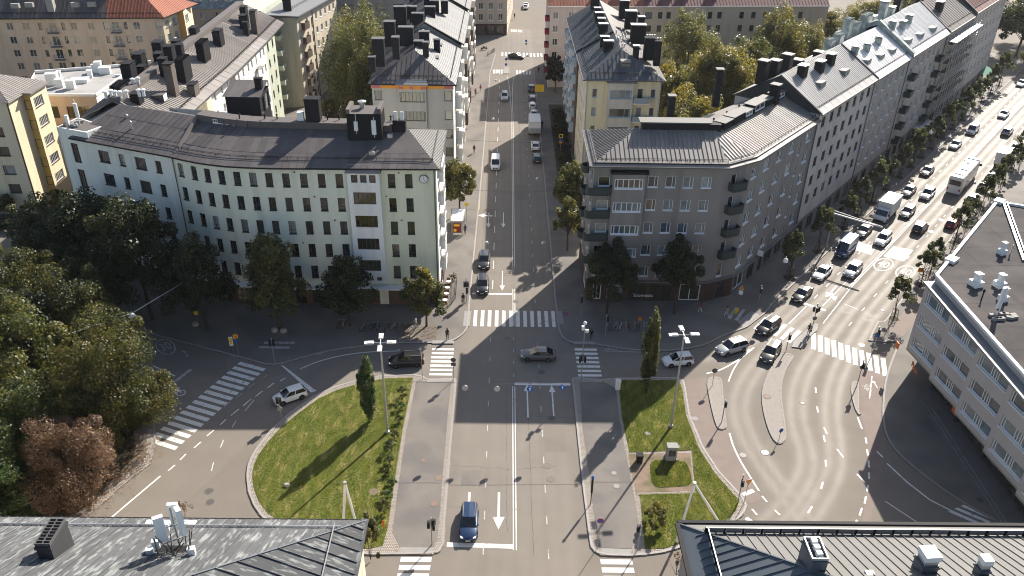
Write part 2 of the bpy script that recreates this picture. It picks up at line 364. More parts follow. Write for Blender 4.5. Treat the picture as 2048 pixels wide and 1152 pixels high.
# vehicles
def paint_mat(name, col, metal=.0, rough=.32):
    mat(name, col, rough=rough, metal=metal, spec=.5, var=.03, coat=.35)
for nme, c, me_ in (('c_white',(.72,.72,.71),0),('c_silver',(.40,.41,.42),.3),('c_grey',(.10,.104,.108),.3),('c_dkgrey',(.035,.036,.04),.2),('c_black',(.010,.010,.012),0),
                    ('c_navy',(.022,.045,.10),.4),('c_blue',(.02,.05,.16),.35),('c_red',(.28,.02,.03),.2),('c_bronze',(.07,.07,.06),.3),('c_green',(.015,.06,.045),.3),('c_cyan',(.10,.25,.42),.1)):
    paint_mat(nme, c, me_)
mat('car_glass', (.012,.013,.015), rough=.03, spec=.8, var=0); mat('tyre', (.018,.018,.018), rough=.85, var=.1); mat('rim', (.30,.30,.31), rough=.35, metal=.7, var=.05)
mat('headlight', (.62,.64,.66), rough=.12, spec=.8, var=0); mat('taillight', (.28,.01,.012), rough=.2, var=0); mat('trim', (.022,.022,.023), rough=.6, var=.1)
mat('plate', (.7,.7,.68), rough=.5, var=.05); mat('truck_box', (.70,.70,.68), rough=.5, var=.05, scale=2)
# ------------------------------------------------------------------ ground, road, pavements, lawns
b = MB(); b.sheet([(-900,-500),(900,-500),(900,1500),(-900,1500)], -.03)
ground = tag(b.build('ground', 'asphalt'), kind='structure')

LANES = []                                   # driving lines, for the polish that tyres leave on the asphalt
for x in (-3.3, -.15, 3.05, 6.1): LANES.append([(x, 30), (x, 86)])
for x in (-3.2, -.15, 3.05, 6.0): LANES.append([(x, 86), (x, 300)])
for d in (8.3, 11.5, 15.0, 18.2): LANES.append([AV(8, d), AV(230, d)])
LANES.append(smooth_poly([AV(8,8.3)] + GP([(1520,668),(1440,705),(1330,722),(1200,728),(1074,712),(900,722),(760,735),(640,765),(560,810),(470,880),(400,960),(330,1060)]), 3))
LANES.append(smooth_poly([AV(8,11.5)] + GP([(1560,682),(1500,752),(1478,810),(1492,868),(1525,925),(1570,985),(1620,1050),(1680,1130)]), 3))
LANES.append(smooth_poly([AV(8,15)] + GP([(1650,680),(1610,742),(1594,800),(1597,850),(1612,900),(1612,945),(1580,1000),(1530,1055),(1470,1110)]), 3))
LANES.append(smooth_poly([AV(8,18.2)] + GP([(1700,700),(1672,760),(1662,820),(1670,890),(1668,940),(1640,1000),(1600,1060)]), 3))
LANES.append(smooth_poly(GP([(160,560),(260,640),(350,725),(420,800),(400,880),(330,960)]), 3))
LANES.append(smooth_poly(GP([(600,740),(500,800),(420,870),(350,960),(300,1040)]), 3))
LANES.append([(-120, 50), (-30, 52.5), (60, 52.5), (120, 52)])
LANES.append([(-120, 47), (-30, 49), (60, 49), (120, 48.5)])
gx = np.arange(-75, 165.1, .5); gy = np.arange(36, 270.1, .5)
X, Y = np.meshgrid(gx, gy); P = np.stack([X.ravel(), Y.ravel()], 1)
wear = np.zeros(len(P))
for ln in LANES:
    L = np.array([p[:2] for p in ln]); dm = np.full(len(P), 1e9)
    lo = L.min(0)-3; hi = L.max(0)+3
    sel = np.where((P[:,0]>lo[0])&(P[:,0]<hi[0])&(P[:,1]>lo[1])&(P[:,1]<hi[1]))[0]
    Q = P[sel]; dd = np.full(len(Q), 1e9)
    for a, c in zip(L[:-1], L[1:]):
        ab = c-a; t = np.clip(((Q-a)@ab)/max(ab@ab, 1e-9), 0, 1); dd = np.minimum(dd, np.hypot(*(Q-a-t[:,None]*ab).T))
    w_ = .42*np.exp(-(dd/1.9)**2) + .55*np.exp(-((dd-.8)/.55)**2)
    wear[sel] = np.maximum(wear[sel], w_)
nx, ny = len(gx), len(gy)
idx = np.arange(nx*ny).reshape(ny, nx)
Fq = np.stack([idx[:-1,:-1].ravel(), idx[:-1,1:].ravel(), idx[1:,1:].ravel(), idx[1:,:-1].ravel()], 1)
V = np.concatenate([P, np.zeros((len(P),1))], 1)
road = link('road', np_mesh('road', V, Fq, 'asphalt', attrs={'wear': ('POINT', wear)})); tag(road, kind='structure')

def offset_line(pts, d, closed=False):
    """parallel line on the left side of the walking direction"""
    out = []; n = len(pts)
    for i in range(n):
        a = Vector(pts[(i-1) % n] if (closed or i > 0) else pts[i]); c = Vector(pts[(i+1) % n] if (closed or i < n-1) else pts[i])
        t = (c-a); t = t.normalized() if t.length > 1e-6 else Vector((1,0)); out.append((pts[i][0]-t.y*d, pts[i][1]+t.x*d))
    return out
def resample(pts, step, closed=False):
    P_ = [Vector(p[:2]) for p in pts] + ([Vector(pts[0][:2])] if closed else [])
    out = []; acc = 0.
    for a, c in zip(P_[:-1], P_[1:]):
        L = (c-a).length; t = acc
        while t < L: out.append(tuple(a+(c-a)*(t/L))); t += step
        acc = t-L
    return out
def kerb(line, parent, closed=False, w=.24, h=.14, left=True):
    """row of granite kerb stones along a line; the stones lie on its left"""
    pts = resample(line, 1.1, closed); mb = MB(); n = len(pts)
    s = 1 if left else -1
    for i in range(n if closed else n-1):
        a = Vector(pts[i]); c = Vector(pts[(i+1) % n]); t = (c-a)
        if t.length < .2 or t.length > 3: continue
        u = t.normalized(); nn = Vector((-u.y, u.x))*s; a2 = a+u*.012; c2 = c-u*.012
        hh = h+random.uniform(-.006,.006); q = [a2, c2, c2+nn*w, a2+nn*w]
        if s < 0: q = q[::-1]
        mb.prism([tuple(p) for p in q], -.02, hh, bottom=False)
    return tag(mb.build('kerb', 'granite', parent), kind='stuff')
def pavement(name, poly, m, h=.12, kind='structure', parent=None):
    mb = MB(); mb.prism(poly, -.02, h, bottom=False); o = mb.build(name, m, parent)
    return tag(o, kind=kind) if kind else o
def sheet(name, poly, z, m, parent):
    mb = MB(); mb.sheet(poly, z); return mb.build(name, m, parent)
def inside(p, poly):
    x, y = p; r = False; n = len(poly)
    for i in range(n):
        x1, y1 = poly[i][:2]; x2, y2 = poly[(i+1) % n][:2]
        if (y1 > y) != (y2 > y) and x < (x2-x1)*(y-y1)/(y2-y1)+x1: r = not r
    return r
def ccw(p):
    a = sum(p[i][0]*p[(i+1) % len(p)][1]-p[(i+1) % len(p)][0]*p[i][1] for i in range(len(p)))
    return p if a > 0 else p[::-1]
def cobbles(poly, holes, z, parent, size=.20, name='cobblestones', m='cobble'):
    """setts laid in rows inside poly but outside the holes"""
    xs = [p[0] for p in poly]; ys = [p[1] for p in poly]; V = []; F = []
    y = min(ys); r = 0
    while y < max(ys):
        x = min(xs)+(r % 2)*size*.5
        while x < max(xs):
            if inside((x, y), poly) and not any(inside((x, y), hh) for hh in holes):
                a = size*random.uniform(.36,.46); c = size*random.uniform(.36,.46); zz = z+random.uniform(-.012,.012); k = len(V)
                jx, jy = x+random.uniform(-.02,.02), y+random.uniform(-.02,.02)
                V += [(jx-a,jy-c,z-.05),(jx+a,jy-c,z-.05),(jx+a,jy+c,z-.05),(jx-a,jy+c,z-.05),(jx-a*.7,jy-c*.7,zz),(jx+a*.7,jy-c*.7,zz),(jx+a*.7,jy+c*.7,zz),(jx-a*.7,jy+c*.7,zz)]
                F += [(k+4,k+5,k+6,k+7),(k,k+1,k+5,k+4),(k+1,k+2,k+6,k+5),(k+2,k+3,k+7,k+6),(k+3,k,k+4,k+7)]
            x += size
        y += size; r += 1
    if not V: return
    V = np.array(V)-np.array(ORG.get(parent, Vector((0,0,0)))) if parent else np.array(V)
    return tag(link(name, np_mesh(name, V, np.array(F), m), parent), kind='stuff')

# --- left island: path along the street, cobbled margins, egg-shaped lawn
isl_l = ccw(GP([(492.5,951),(495,931.5),(504,910),(522,884),(549,853),(581,825.6),(628,792),(667,774.5),(714,761),(765,751.5),(831.5,750),(848,754),(855,759),(905,758),(911,757),(913,763),(912,774.6),(902,896),(892,1014),(888,1088),(880.6,1104),(867,1109),(796,1110),(735,1111),(640,1098),(570,1069),(522,1033.6),(506,1010),(496,982.5)]))
island_l = pavement('traffic_island', isl_l, 'cobble_bed', .11)
path_l = ccw(GP([(833,762),(814,857),(796,974.7),(785,1065),(800,1094),(867,1096),(875,1076),(886.5,935.5),(900,778.5),(905,761),(856,762)], .12))
sheet('footpath', path_l, .128, 'pave', island_l)
for q in (GP([(855,759.5),(905,758.5),(904,764.5),(854,765.5)]), GP([(800,1096),(868,1097),(866,1107),(797,1108)])): sheet('tactile_slab', ccw(q), .134, 'slab', island_l)
lawn_l = ccw(GP([(505,955),(508,933),(517,912),(535,887),(561,858),(592,832),(637,799),(674,782),(718,769),(767,759),(826,757),(822,780),(806,857),(788,970),(775,1060),(766,1093),(735,1099),(650,1088),(585,1060),(535,1027),(519,1005),(509,980)]))
cobbles(isl_l, [path_l, lawn_l], .12, island_l)
kerb(isl_l, island_l, closed=True)
# --- right island
isl_r = ccw(GP([(1143.5,759),(1145,770.6),(1153,857),(1165,974.7),(1180,1092),(1188.6,1104),(1202,1112),(1263,1113.5),(1300,1110),(1328,1106),(1400,1085),(1464,1047),(1485,1033),(1495,1014),(1489,1000),(1481.5,990),(1438,943),(1407,896),(1379.5,829.5),(1371,775),(1366,760),(1355,756),(1228,757),(1204,760),(1150,755)]))
island_r = pavement('traffic_island', isl_r, 'cobble_bed', .11)
path_r = ccw(GP([(1159,763),(1165,857),(1177,935.5),(1188.6,1033.5),(1198,1097),(1263,1099),(1281,1065),(1267,994),(1253,916),(1237.7,837),(1231.8,778.5),(1204,763)]))
sheet('footpath', path_r, .128, 'pave', island_r)
for q in (GP([(1158,758),(1204,760),(1204,766),(1158,766)]), GP([(1200,1098),(1262,1100),(1262,1110),(1204,1109)])): sheet('tactile_slab', ccw(q), .134, 'slab', island_r)
plot_r = ccw(GP([(1256,910),(1379.5,907),(1388,984),(1272,987)]))
lawn_r1 = ccw(GP([(1238,762),(1357,762),(1364,778),(1372,832),(1398,899),(1430,949),(1478,1003),(1472,1022),(1455,1040),(1395,1077),(1330,1098),(1290,1100),(1281,1000),(1277,991),(1391,988),(1383,902),(1259,906),(1244,837),(1239,785)]))
sheet('dirt_plot', plot_r, .126, 'dirt', island_r)
patch_r = ccw(smooth_poly(GP([(1303,926),(1330,922),(1367.7,925),(1381,950),(1379,971),(1340,976),(1309,974),(1301,950)]), 3, True))
cobbles(isl_r, [path_r, lawn_r1, plot_r], .12, island_r)
kerb(isl_r, island_r, closed=True)
# --- grass
def grass(poly, n, parent_name, label=None):
    xs = [p[0] for p in poly]; ys = [p[1] for p in poly]; cx, cy = np.mean(xs), np.mean(ys)
    base = MB(); base.sheet(poly, .145); o = base.build('lawn', 'lawn'); tag(o, kind='structure')
    P_ = np.random.rand(n*3, 2)*[max(xs)-min(xs), max(ys)-min(ys)]+[min(xs), min(ys)]
    px, py = P_[:,0], P_[:,1]; ins = np.zeros(len(P_), bool)
    for i in range(len(poly)):
        x1, y1 = poly[i]; x2, y2 = poly[(i+1) % len(poly)]
        c = ((y1 > py) != (y2 > py)) & (px < (x2-x1)*(py-y1)/(y2-y1+1e-12)+x1); ins ^= c
    P_ = P_[ins][:n]; k = len(P_)
    # mowing arcs and dry streaks change the tint, tufts differ in height
    rr = np.hypot(P_[:,0]-cx-14, P_[:,1]-cy+4)
    tint = .34+.22*np.sin(rr*4.6+.6*np.sin(P_[:,1]*1.1))**3+.18*np.sin(P_[:,0]*1.3+np.sin(P_[:,1]*.9)*2)*np.sin(P_[:,1]*.7+1)+np.random.normal(0,.2,k)
    h = np.random.uniform(.03,.085,k); a = np.random.rand(k)*2*pi; wd = np.random.uniform(.025,.06,k)
    dx, dy = np.cos(a)*wd, np.sin(a)*wd; lx, ly = np.random.normal(0,.05,k), np.random.normal(0,.05,k); z0 = np.full(k, .14)
    A = np.stack([P_[:,0]-dx, P_[:,1]-dy, z0],1); B = np.stack([P_[:,0]+dx, P_[:,1]+dy, z0],1); C_ = np.stack([P_[:,0]+lx, P_[:,1]+ly, z0+h],1)
    V = np.stack([A,B,C_],1).reshape(-1,3); F = np.arange(3*k).reshape(-1,3)
    g = link('grass', np_mesh('grass', V, F, 'grass_blade', attrs={'tint': ('FACE', np.clip(tint,0,1))}), o); tag(g, kind='stuff')
grass(lawn_l, 90000, island_l); grass(lawn_r1, 60000, island_r); grass(patch_r, 9000, island_r)
# --- refuges
def refuge(px, m='gravel', sm=2):
    pl = ccw(smooth_poly(GP(px), sm, True)); o = pavement('refuge_island', pl, m, .12); kerb(pl, o, closed=True, w=.2)
    return o
refuge([(1415,762),(1422,755),(1436,755),(1444,762),(1447,798),(1453,850),(1450,858),(1442,860),(1432.4,853),(1422.6,817.7),(1414.8,778.5)])
refuge([(1563,708),(1588,712.5),(1575,735),(1563.8,766.7),(1563.8,802),(1571.7,857),(1571,880),(1560,889),(1546,880.5),(1532.5,849),(1523.4,806),(1525.4,774.5),(1540,739)])
refuge([(1583.5,695),(1605,697.5),(1614.7,677.6),(1634,662),(1637,650),(1630,648),(1610.8,664),(1589,681.5)], 'slab', 1)
refuge([(1705,765),(1716.8,766),(1717.6,817.7),(1718.8,831),(1711,821.6),(1703,794),(1702,774.5)], 'gravel')
refuge([(1006,148),(1019,148),(1018,135),(1009,135)], 'slab', 1)
# --- pavements by the houses (the houses stand on them)
k3 = [(-3.0,240),(-4.23,221),(-4.4,172),(-4.53,146.6),(-4.92,103)] + smooth_poly(GP([(938,640),(936,656),(927,669),(909.5,681),(888,686)]), 3) + GP([(863,687),(791,688),(700,697),(646,706),(575,726),(556,731),(533.5,731),(472,714),(308,671.5),(212,618.5),(150,583)])
pav_l = pavement('pavement', ccw(k3 + [(-72,112),(-74,150),(-74,215),(-26,222),(-24,240)]), 'pave'); kerb(k3[::-1], pav_l, left=True)
k5 = GP([(1067,143.6)]) + [(7.42,196),(7.5,152),(7.5,104.6)] + smooth_poly(GP([(1112,625),(1114.7,651),(1123,675),(1140,687)]), 3) + smooth_poly(GP([(1188,689),(1250,700),(1340,703),(1406,693),(1437,677.6),(1468,665),(1495,655)]), 2) + [AV(-.5,6.3), AV(3,6.0), AV(180,6.0)]
pav_r = pavement('pavement', ccw(k5 + [AV(180,-25), (40,226), (10,226)]), 'pave'); kerb(k5, pav_r, left=True)
k6 = [AV(175,20), AV(24,20), AV(8,20.2)] + smooth_poly(GP([(1757,640),(1744,664),(1737,682)]), 2)
k6b = smooth_poly(GP([(1797,684),(1773,747),(1765,798),(1765,845),(1773,876.5),(1799,912),(1850,955),(1917,1002),(1995,1045),(2100,1100)]), 3)
pav_o = pavement('pavement', ccw(k6 + GP([(1762,685)]) + k6b + [(75,45),(130,60),(150,150),AV(175,45)]), 'pave'); kerb(k6, pav_o, left=True); kerb(k6b, pav_o, left=True)
kerb(GP([(1737,682),(1762,685),(1797,684)]), pav_o, left=True)
k4 = GP([(120,1090),(188,1021.8),(243,974.7),(300,928),(309,904),(312,870),(311,850),(297,808),(250,752),(150,668),(0,578),(-200,490)])
pav_w = pavement('pavement', ccw(k4 + GP([(-500,490),(-500,1090)])), 'pave'); kerb(k4, pav_w, left=True)
sheet('planting_bed', ccw(GP([(-300,1075),(120,1060),(165,1020),(222,965),(262,925),(272,895),(262,830),(195,745),(90,670),(-300,540)])), .132, 'soil', pav_w)  # dark sheet; the darkness under the left trees is put into its colour
k7 = GP([(-250,458),(-20,448),(62,452),(95,440),(130,405),(150,380)])
pav_n = pavement('pavement', ccw(k7 + [(-74,160),(-130,165),(-150,120)]), 'pave')
sheet('courtyard', [(-49,119),(-24,119),(-24,205),(-42,205),(-49,160)], .14, 'pave_red', pav_l)
sheet('planting_bed', [(10.2,140),(13.6,140),(13.6,195),(10.2,195)], .14, 'soil', pav_r)
sheet('courtyard', [(28.5,121),(60,155),(100,200),(100,225),(28.5,205)], .14, 'lawn', pav_r)
# red cycle path and other coloured ground
sheet('cycle_path', ccw(GP([(1372,759),(1380,829.5),(1408,896),(1439,943),(1483,990),(1498,1008),(1525,1000),(1485,931.5),(1456,862),(1434,857),(1415,790),(1413,755)])), .008, 'pave_red', road)
sheet('cycle_path', ccw(GP([(1720,734),(1745,737),(1771,747),(1763,798),(1763,845),(1772,880),(1760,960),(1735,1060),(1722,1060),(1737,960),(1733,880),(1722,830),(1719,775)])), .008, 'pave_red', road)
sheet('cycle_path', ccw([tuple(p) for p in [AV(6,21.5),AV(60,21.5),AV(60,23.5),AV(6,23.5)]]), .128, 'pave_red', pav_o)
cobbles(ccw(GP([(188,1021.8),(243,976),(300,930),(306,905),(296,905),(285,925),(225,965),(170,1015)])), [], .13, pav_w, .25)

# ------------------------------------------------------------------ paint on the road
ZP = .012
_meshcache = {}
def stripe(poly, name='crossing_stripe', m='paint', z=ZP):
    return sheet(name, ccw(poly), z+random.uniform(0,.001), m, road)
def line(a, c, wd, name='lane_line', m='paint', z=ZP):
    a = Vector(a[:2]); c = Vector(c[:2]); u = (c-a).normalized(); n = Vector((-u.y, u.x))*(wd/2)
    return stripe([tuple(a-n), tuple(c-n), tuple(c+n), tuple(a+n)], name, m, z)
def dashes(a, c, L, gap, wd=.12, m='paint_old', t0=0.):
    a = Vector(a[:2]); c = Vector(c[:2]); u = (c-a).normalized(); T = (c-a).length; t = t0
    while t < T: line(a+u*t, a+u*min(t+L, T), wd, 'lane_dash', m); t += L+gap
def ribbon(pts, wd, name='lane_line', m='paint', z=ZP):
    l = offset_line(pts, wd/2); r = offset_line(pts, -wd/2); mb = MB(); k = len(pts)
    for i in range(k-1): mb.poly([(*r[i], z), (*r[i+1], z), (*l[i+1], z), (*l[i], z)])
    return mb.build(name, m, road)
def zebra(a, c, across, L, n, wd=.5, m='paint'):
    """n stripes spread from a to c, each L long along the unit vector across"""
    a = Vector(a[:2]); c = Vector(c[:2]); u = (c-a).normalized(); ac = Vector(across).normalized()
    for i in range(n):
        p = a+(c-a)*(i/(n-1)); q = [p-u*wd/2-ac*L/2, p+u*wd/2-ac*L/2, p+u*wd/2+ac*L/2, p-u*wd/2+ac*L/2]
        stripe([tuple(x) for x in q], m=m)
def arrow(p, d, L=5., wd=.18, hw=.42, hl=1.5, m='paint'):
    p = Vector(p[:2]); d = Vector(d).normalized(); n = Vector((-d.y, d.x)); e = p+d*(L-hl)
    mb = MB(); mb.sheet([tuple(p-n*wd/2), tuple(p+n*wd/2), tuple(e+n*wd/2), tuple(e-n*wd/2)][::-1], ZP)
    mb.sheet([tuple(e-n*hw), tuple(p+d*L), tuple(e+n*hw)], ZP+.001); mb.build('arrow_marking', m, road)
def text_mesh(s, size, m, ex=0.):
    cu = bpy.data.curves.new('t', 'FONT'); cu.body = s; cu.size = size; cu.align_x = 'CENTER'; cu.align_y = 'CENTER'; cu.extrude = ex
    o = bpy.data.objects.new('t', cu); COL.objects.link(o); bpy.context.view_layer.update()
    me = bpy.data.meshes.new_from_object(o.evaluated_get(bpy.context.evaluated_depsgraph_get()))
    bpy.data.objects.remove(o); bpy.data.curves.remove(cu); me.materials.clear(); me.materials.append(M[m]); return me
def speed_mark(s, p, up, r, m, ring=True, asp=1.9):
    up = Vector(up).normalized(); rz = atan2(up.y, up.x)-pi/2
    if ring:
        mb = MB(); n = 40; k = [(r*cos(2*pi*i/n), r*asp*sin(2*pi*i/n)) for i in range(n)]; kk = [((r-.18)*cos(2*pi*i/n), (r*asp-.22)*sin(2*pi*i/n)) for i in range(n)]
        for i in range(n):
            j = (i+1) % n; mb.poly([(*k[i],0),(*k[j],0),(*kk[j],0),(*kk[i],0)])
        o = link('speed_marking', mb.mesh('ring', m), road, (p[0],p[1],ZP), rz)
    t = link('speed_marking', text_mesh(s, r*1.25, m), road, (p[0],p[1],ZP+.001), rz); t.scale = (1, asp, 1)
def bike_mark(p, rz, sc, m='paint_old'):
    mb = MB()
    def ring(cx, cy, r, w_=.09, n=16):
        for i in range(n):
            a0, a1 = 2*pi*i/n, 2*pi*(i+1)/n
            mb.poly([(cx+r*cos(a0),cy+r*sin(a0),0),(cx+r*cos(a1),cy+r*sin(a1),0),(cx+(r-w_)*cos(a1),cy+(r-w_)*sin(a1),0),(cx+(r-w_)*cos(a0),cy+(r-w_)*sin(a0),0)])
    def seg(a, c, w_=.08):
        u = (Vector(c)-Vector(a)).normalized(); n = Vector((-u.y,u.x))*w_/2
        mb.poly([(*(Vector(a)-n),.001),(*(Vector(c)-n),.001),(*(Vector(c)+n),.001),(*(Vector(a)+n),.001)])
    ring(-.55,0,.36); ring(.55,0,.36)
    for a, c in (((-.55,0),(-.2,.5)),((-.2,.5),(.38,.45)),((.38,.45),(-.05,-.02)),((-.05,-.02),(-.55,0)),((-.05,-.02),(-.25,.62)),((.55,0),(.33,.75)),((.2,.75),(.5,.72)),((-.38,.64),(-.1,.64))): seg(a, c)
    o = link('bicycle_marking', mb.mesh('bicycle_marking', m), road, (p[0],p[1],ZP+.002), rz); o.scale = (sc, sc, 1)
yU = (0,1)
for dx in (-.14,.14):
    line((1.39+dx,57.6),(1.39+dx,84),.11); line((1.5+dx,97.8),(1.5+dx,108),.11); line((1.5+dx,115),(1.52+dx,190),.11)
    line((1.42+dx,190),(1.25+dx*2.5,207),.11); line((1.25+dx*2.5,207),(1.1+dx*5.5,218),.11)
dashes((-1.72,57),(-1.72,97),1.2,3.4); dashes((4.68,56.5),(4.68,96),1.2,3.3); dashes((1.4,86),(1.4,97),.6,2.2)
dashes((-1.69,108),(-1.7,215),2.6,3.6,.12,'paint'); dashes((4.6,104),(4.58,200),1.2,3.5)
zebra((-4.0,99.8),(7.1,99.8),yU,4.2,12)
zebra((-8.05,92.0),(-7.95,86.4),(1,0),2.9,7); zebra((11.1,92.3),(11.2,86.5),(1,0),3.0,7)
for y in (53.6,55.2,56.4): pass
zebra(G(832,1119),G(826,1152),(1,0),3.0,3,.6); zebra(G(1233,1124),G(1239,1157),(1,0),3.1,3,.6)
line((-4.75,106.6),(1.2,106.5),.45,'stop_line'); line((-5.35,58.25),(1.25,58.05),.55,'stop_line'); line((1.5,84.55),(8.55,84.55),.5,'stop_line')
arrow(G(1056,835),yU,6.6); arrow(G(1108,837),yU,6.6); arrow(G(998,985),(0,-1),5.2,.26,.62,1.7); 
arrow(G(939,985),(0,-1),5.2,.26,.62,1.7)
for px, py in ((1005,542),(1007,425),(978,425)): arrow(G(px,py),(0,-1),6.,.16,.4,1.5,'paint')
arrow(G(985,432),(-1,0.1),2.6,.4,.8,1.2)
line(G(961,365),G(957,420),.3,'lane_line','paint_yellow')
zebra((-3.3,222.5),(-.6,222.5),yU,3.6,5); zebra((2.9,222),(6.3,222),yU,3.6,5)
zebra((-1.2,240),(11,239.6),yU,4,13); zebra((1.5,268),(4.5,267.5),yU,3,5)
# crossing of the street on the left
zA, zB = G(316,897), G(507,729)
u_ = (Vector(zB[:2])-Vector(zA[:2])).normalized(); zebra(G(325,888), G(503,733), (u_.y,-u_.x), 4.0, 16, .62, 'paint')
zebra(G(96,548), G(132,552), (-.5,1), 3.4, 5, .5, 'paint_old')
stL = GP([(561,730),(568,732),(633,782),(622,785)]); stripe(stL, 'stop_line')
ribbon(smooth_poly(GP([(600,738),(640,722),(690,710),(740,704),(800,702)]), 4), .16)
for a, c in (((571,756),(560,762)),((548,766),(535,776)),((525,782),(510,794)),((502,798),(486,812)),((478,818),(462,831)),((452,839),(440,850)),((428,860),(414,872)),((402,884),(388,896)),((372,908),(360,920)),((350,930),(336,942))): line(G(*a),G(*c),.17,'lane_dash')
for a, c in (((535,750),(525,756)),((510,766),(497,776)),((485,786),(472,797)),((460,804),(448,814)),((436,822),(424,832))): line(G(*a),G(*c),.09,'lane_dash','paint_old')
for a, c in (((508,800),(490,822)),((472,842),(464,855)),((447,880),(441,895)),((427,925),(423,942))): line(G(*a),G(*c),.09,'lane_dash')
line(G(321,952),G(224,1034),.2); line(G(382,739),G(349,764),.45,'stop_line','paint_old')
line(G(305,731),G(350,752),.2)
speed_mark('30', G(331,693.5), (-.62,.78), 1.15, 'paint_old'); speed_mark('3', G(371,708), (-.62,.78), 1.0, 'paint_old', False)
bike_mark(G(346,789), radians(20), 1.7, 'paint'); bike_mark(G(506,692), radians(0), 1.0)
for a, c in (((200,615),(216,622)),((225,630),(238,635)),((252,640),(268,646)),((275,635),(290,641)),((285,653),(300,658)),((240,622),(255,628))): line(G(*a),G(*c),.22,'lane_dash')
for a, c in (((528,687),(590,687)),((518,696),(580,697))): line(G(*a),G(*c),.5,'crossing_stripe','paint_old',.132)
# junction with the avenue
def AVl(s0, s1, d, wd=.14, m='paint'): line(AV(s0,d), AV(s1,d), wd, 'lane_line', m)
for dd in (12.75, 13.05): AVl(14,170,dd)
line(G(1696,560),G(1645,612),.14); line(G(1712,562),G(1646,647),.14)
dashes(AV(8,10),AV(165,10),1.4,3.2,.14,'paint'); dashes(AV(4,16.7),AV(165,16.7),1.2,4.,.13,'paint')
dashes(AV(52,19.3) if False else AV(40,6.9),AV(150,6.9),.6,2.,.12,'paint')
line(G(1606,606),G(1651,621),.5,'stop_line'); AVl(-1.2,5.2,10.0,.16)
line(G(1689,608),G(1716,619),.12)
mb = MB(); c_ = Vector(AV(10.6,11.0))
arrow(AV(14,11.2),(-AVD.x,-AVD.y),4.6,.26,.6,1.7); arrow(AV(11.6,11.2),(AVN.x*.55-AVD.x*.8,AVN.y*.55-AVD.y*.8),2.6,.3,.6,1.3)
z0, z1 = G(1521,650), G(1590,675); acr = (AVD.x*1.0, AVD.y*1.0)
for px in ((1522,647),(1541,655),(1560,660),(1574,667),(1588,673)):
    g = G(*px); stripe([tuple(Vector(g[:2])+AVD*a*1.9+AVN*c*.3) for a, c in ((-1,-1),(-1,1),(1,1),(1,-1))])
zA, zB = G(1627,682), G(1768,734)
for i in range(11):
    g = Vector(zA[:2]).lerp(Vector(zB[:2]), i/10); q = Vector((.30,.95)).normalized(); n_ = Vector((q.y,-q.x))
    stripe([tuple(g+q*a*2.1+n_*c*.3) for a, c in ((-1,-1),(-1,1),(1,1),(1,-1))])
speed_mark('40', AV(25.6,14.4), tuple(AVD), 1.35, 'paint'); speed_mark('40', AV(25.4,17.9), tuple(AVD), 1.35, 'paint')
mb = MB(); mb.sheet(ccw([AV(28.5,13.4),AV(28.9,16.6),AV(34,16.5),AV(33.2,13.5)]), .008); mb.build('repair_patch', 'paint', road)
mb = MB(); mb.sheet(ccw([AV(27.5,6.8),AV(27.5,11.8),AV(31,11.4),AV(31,6.9)]), .008); mb.build('repair_patch', 'paint_old', road)
ribbon(smooth_poly(GP([(1413,747),(1440,740),(1470,724),(1492,708),(1508,695)]),4),.22); ribbon(smooth_poly(GP([(1457,763),(1466,741),(1482,716),(1500,698)]),4),.18)
ribbon(smooth_poly(GP([(1459,866),(1466,890),(1480,920),(1498,950),(1518,982)]),4),.2)
for a, c in (((1524,992),(1534,1004)),((1549,1020),(1560,1030)),((1504,1018),(1514,1030)),((1624,1013),(1616,1026))): line(G(*a),G(*c),.2,'lane_dash')
line(G(1492,1036),G(1512,1050),.5,'stop_line')
line(G(1485,990),G(1507,981),.5,'stop_line')
for a, c in (((1631,775),(1632,786)),((1634,813),(1636,825)),((1648,855),(1654,868)),((1647,871),(1650,884)),((1651,920),(1652,933)),((1646,964),(1642,978)),((1674,898),(1687,915)),((1714,948),(1730,965)),((1715,834),(1724,858)),((1731,875),(1733,887)),((1734,899),(1736,911)),((1737,921),(1738,935)),((1738,945),(1738,958)),((1736,970),(1734,983)),((1732,993),(1729,1007)),((1724,1016),(1719,1031)),((1714,1040),(1708,1054)),((1754,903),(1766,915))): line(G(*a),G(*c),.2,'lane_dash')
ribbon(GP([(1774,927),(1815,965),(1860,1000),(1927,1034)]),.2); line(G(1771,1003),G(1850,1055),.12)
line(G(1742,780),G(1739,797),.1) ; line(G(1744,752),G(1739,797),.12)
zebra(G(1932,1036),G(1962,1024) if False else G(1957,1025),(.8,-.62),3.2,3,.5,'paint')
bike_mark(G(1736,776), radians(80), .8); arrow(G(1755,776),yU,1.6,.12,.25,.5); arrow(G(1754,695),yU,1.6,.12,.25,.5)
for i, px in enumerate(((1458,637),(1472,641))): line(G(px[0]+16,px[1]-22,.13),G(*px,.13),.5,'crossing_stripe','paint_old',.132)
line(G(1476,623),G(1500,628),.01) if False else None
sheet('tactile_slab', ccw(GP([(1474,643),(1487,655),(1520,630),(1503,622)],.13)), .131, 'slab', pav_r)
for q in (GP([(929,622),(943,622),(939,652),(926,652)],.12), GP([(865,681),(908,681),(908,687),(864,687)],.12), GP([(1147,683),(1189,683),(1190,689),(1146,689)],.12), GP([(1113,622),(1124,622),(1128,648),(1117,648)],.12), GP([(296,858),(310,858),(307,910),(292,905)],.12)): sheet('tactile_slab', ccw(q), .132, 'slab', road)
line(G(1203,702),G(1300,705),.12,'lane_line','paint_old'); bike_mark(G(1222,697,.13), radians(0), .9); 
for px in ((1386,667),(1402,676)):
    o = bike_mark(G(*px), radians(10), .9)
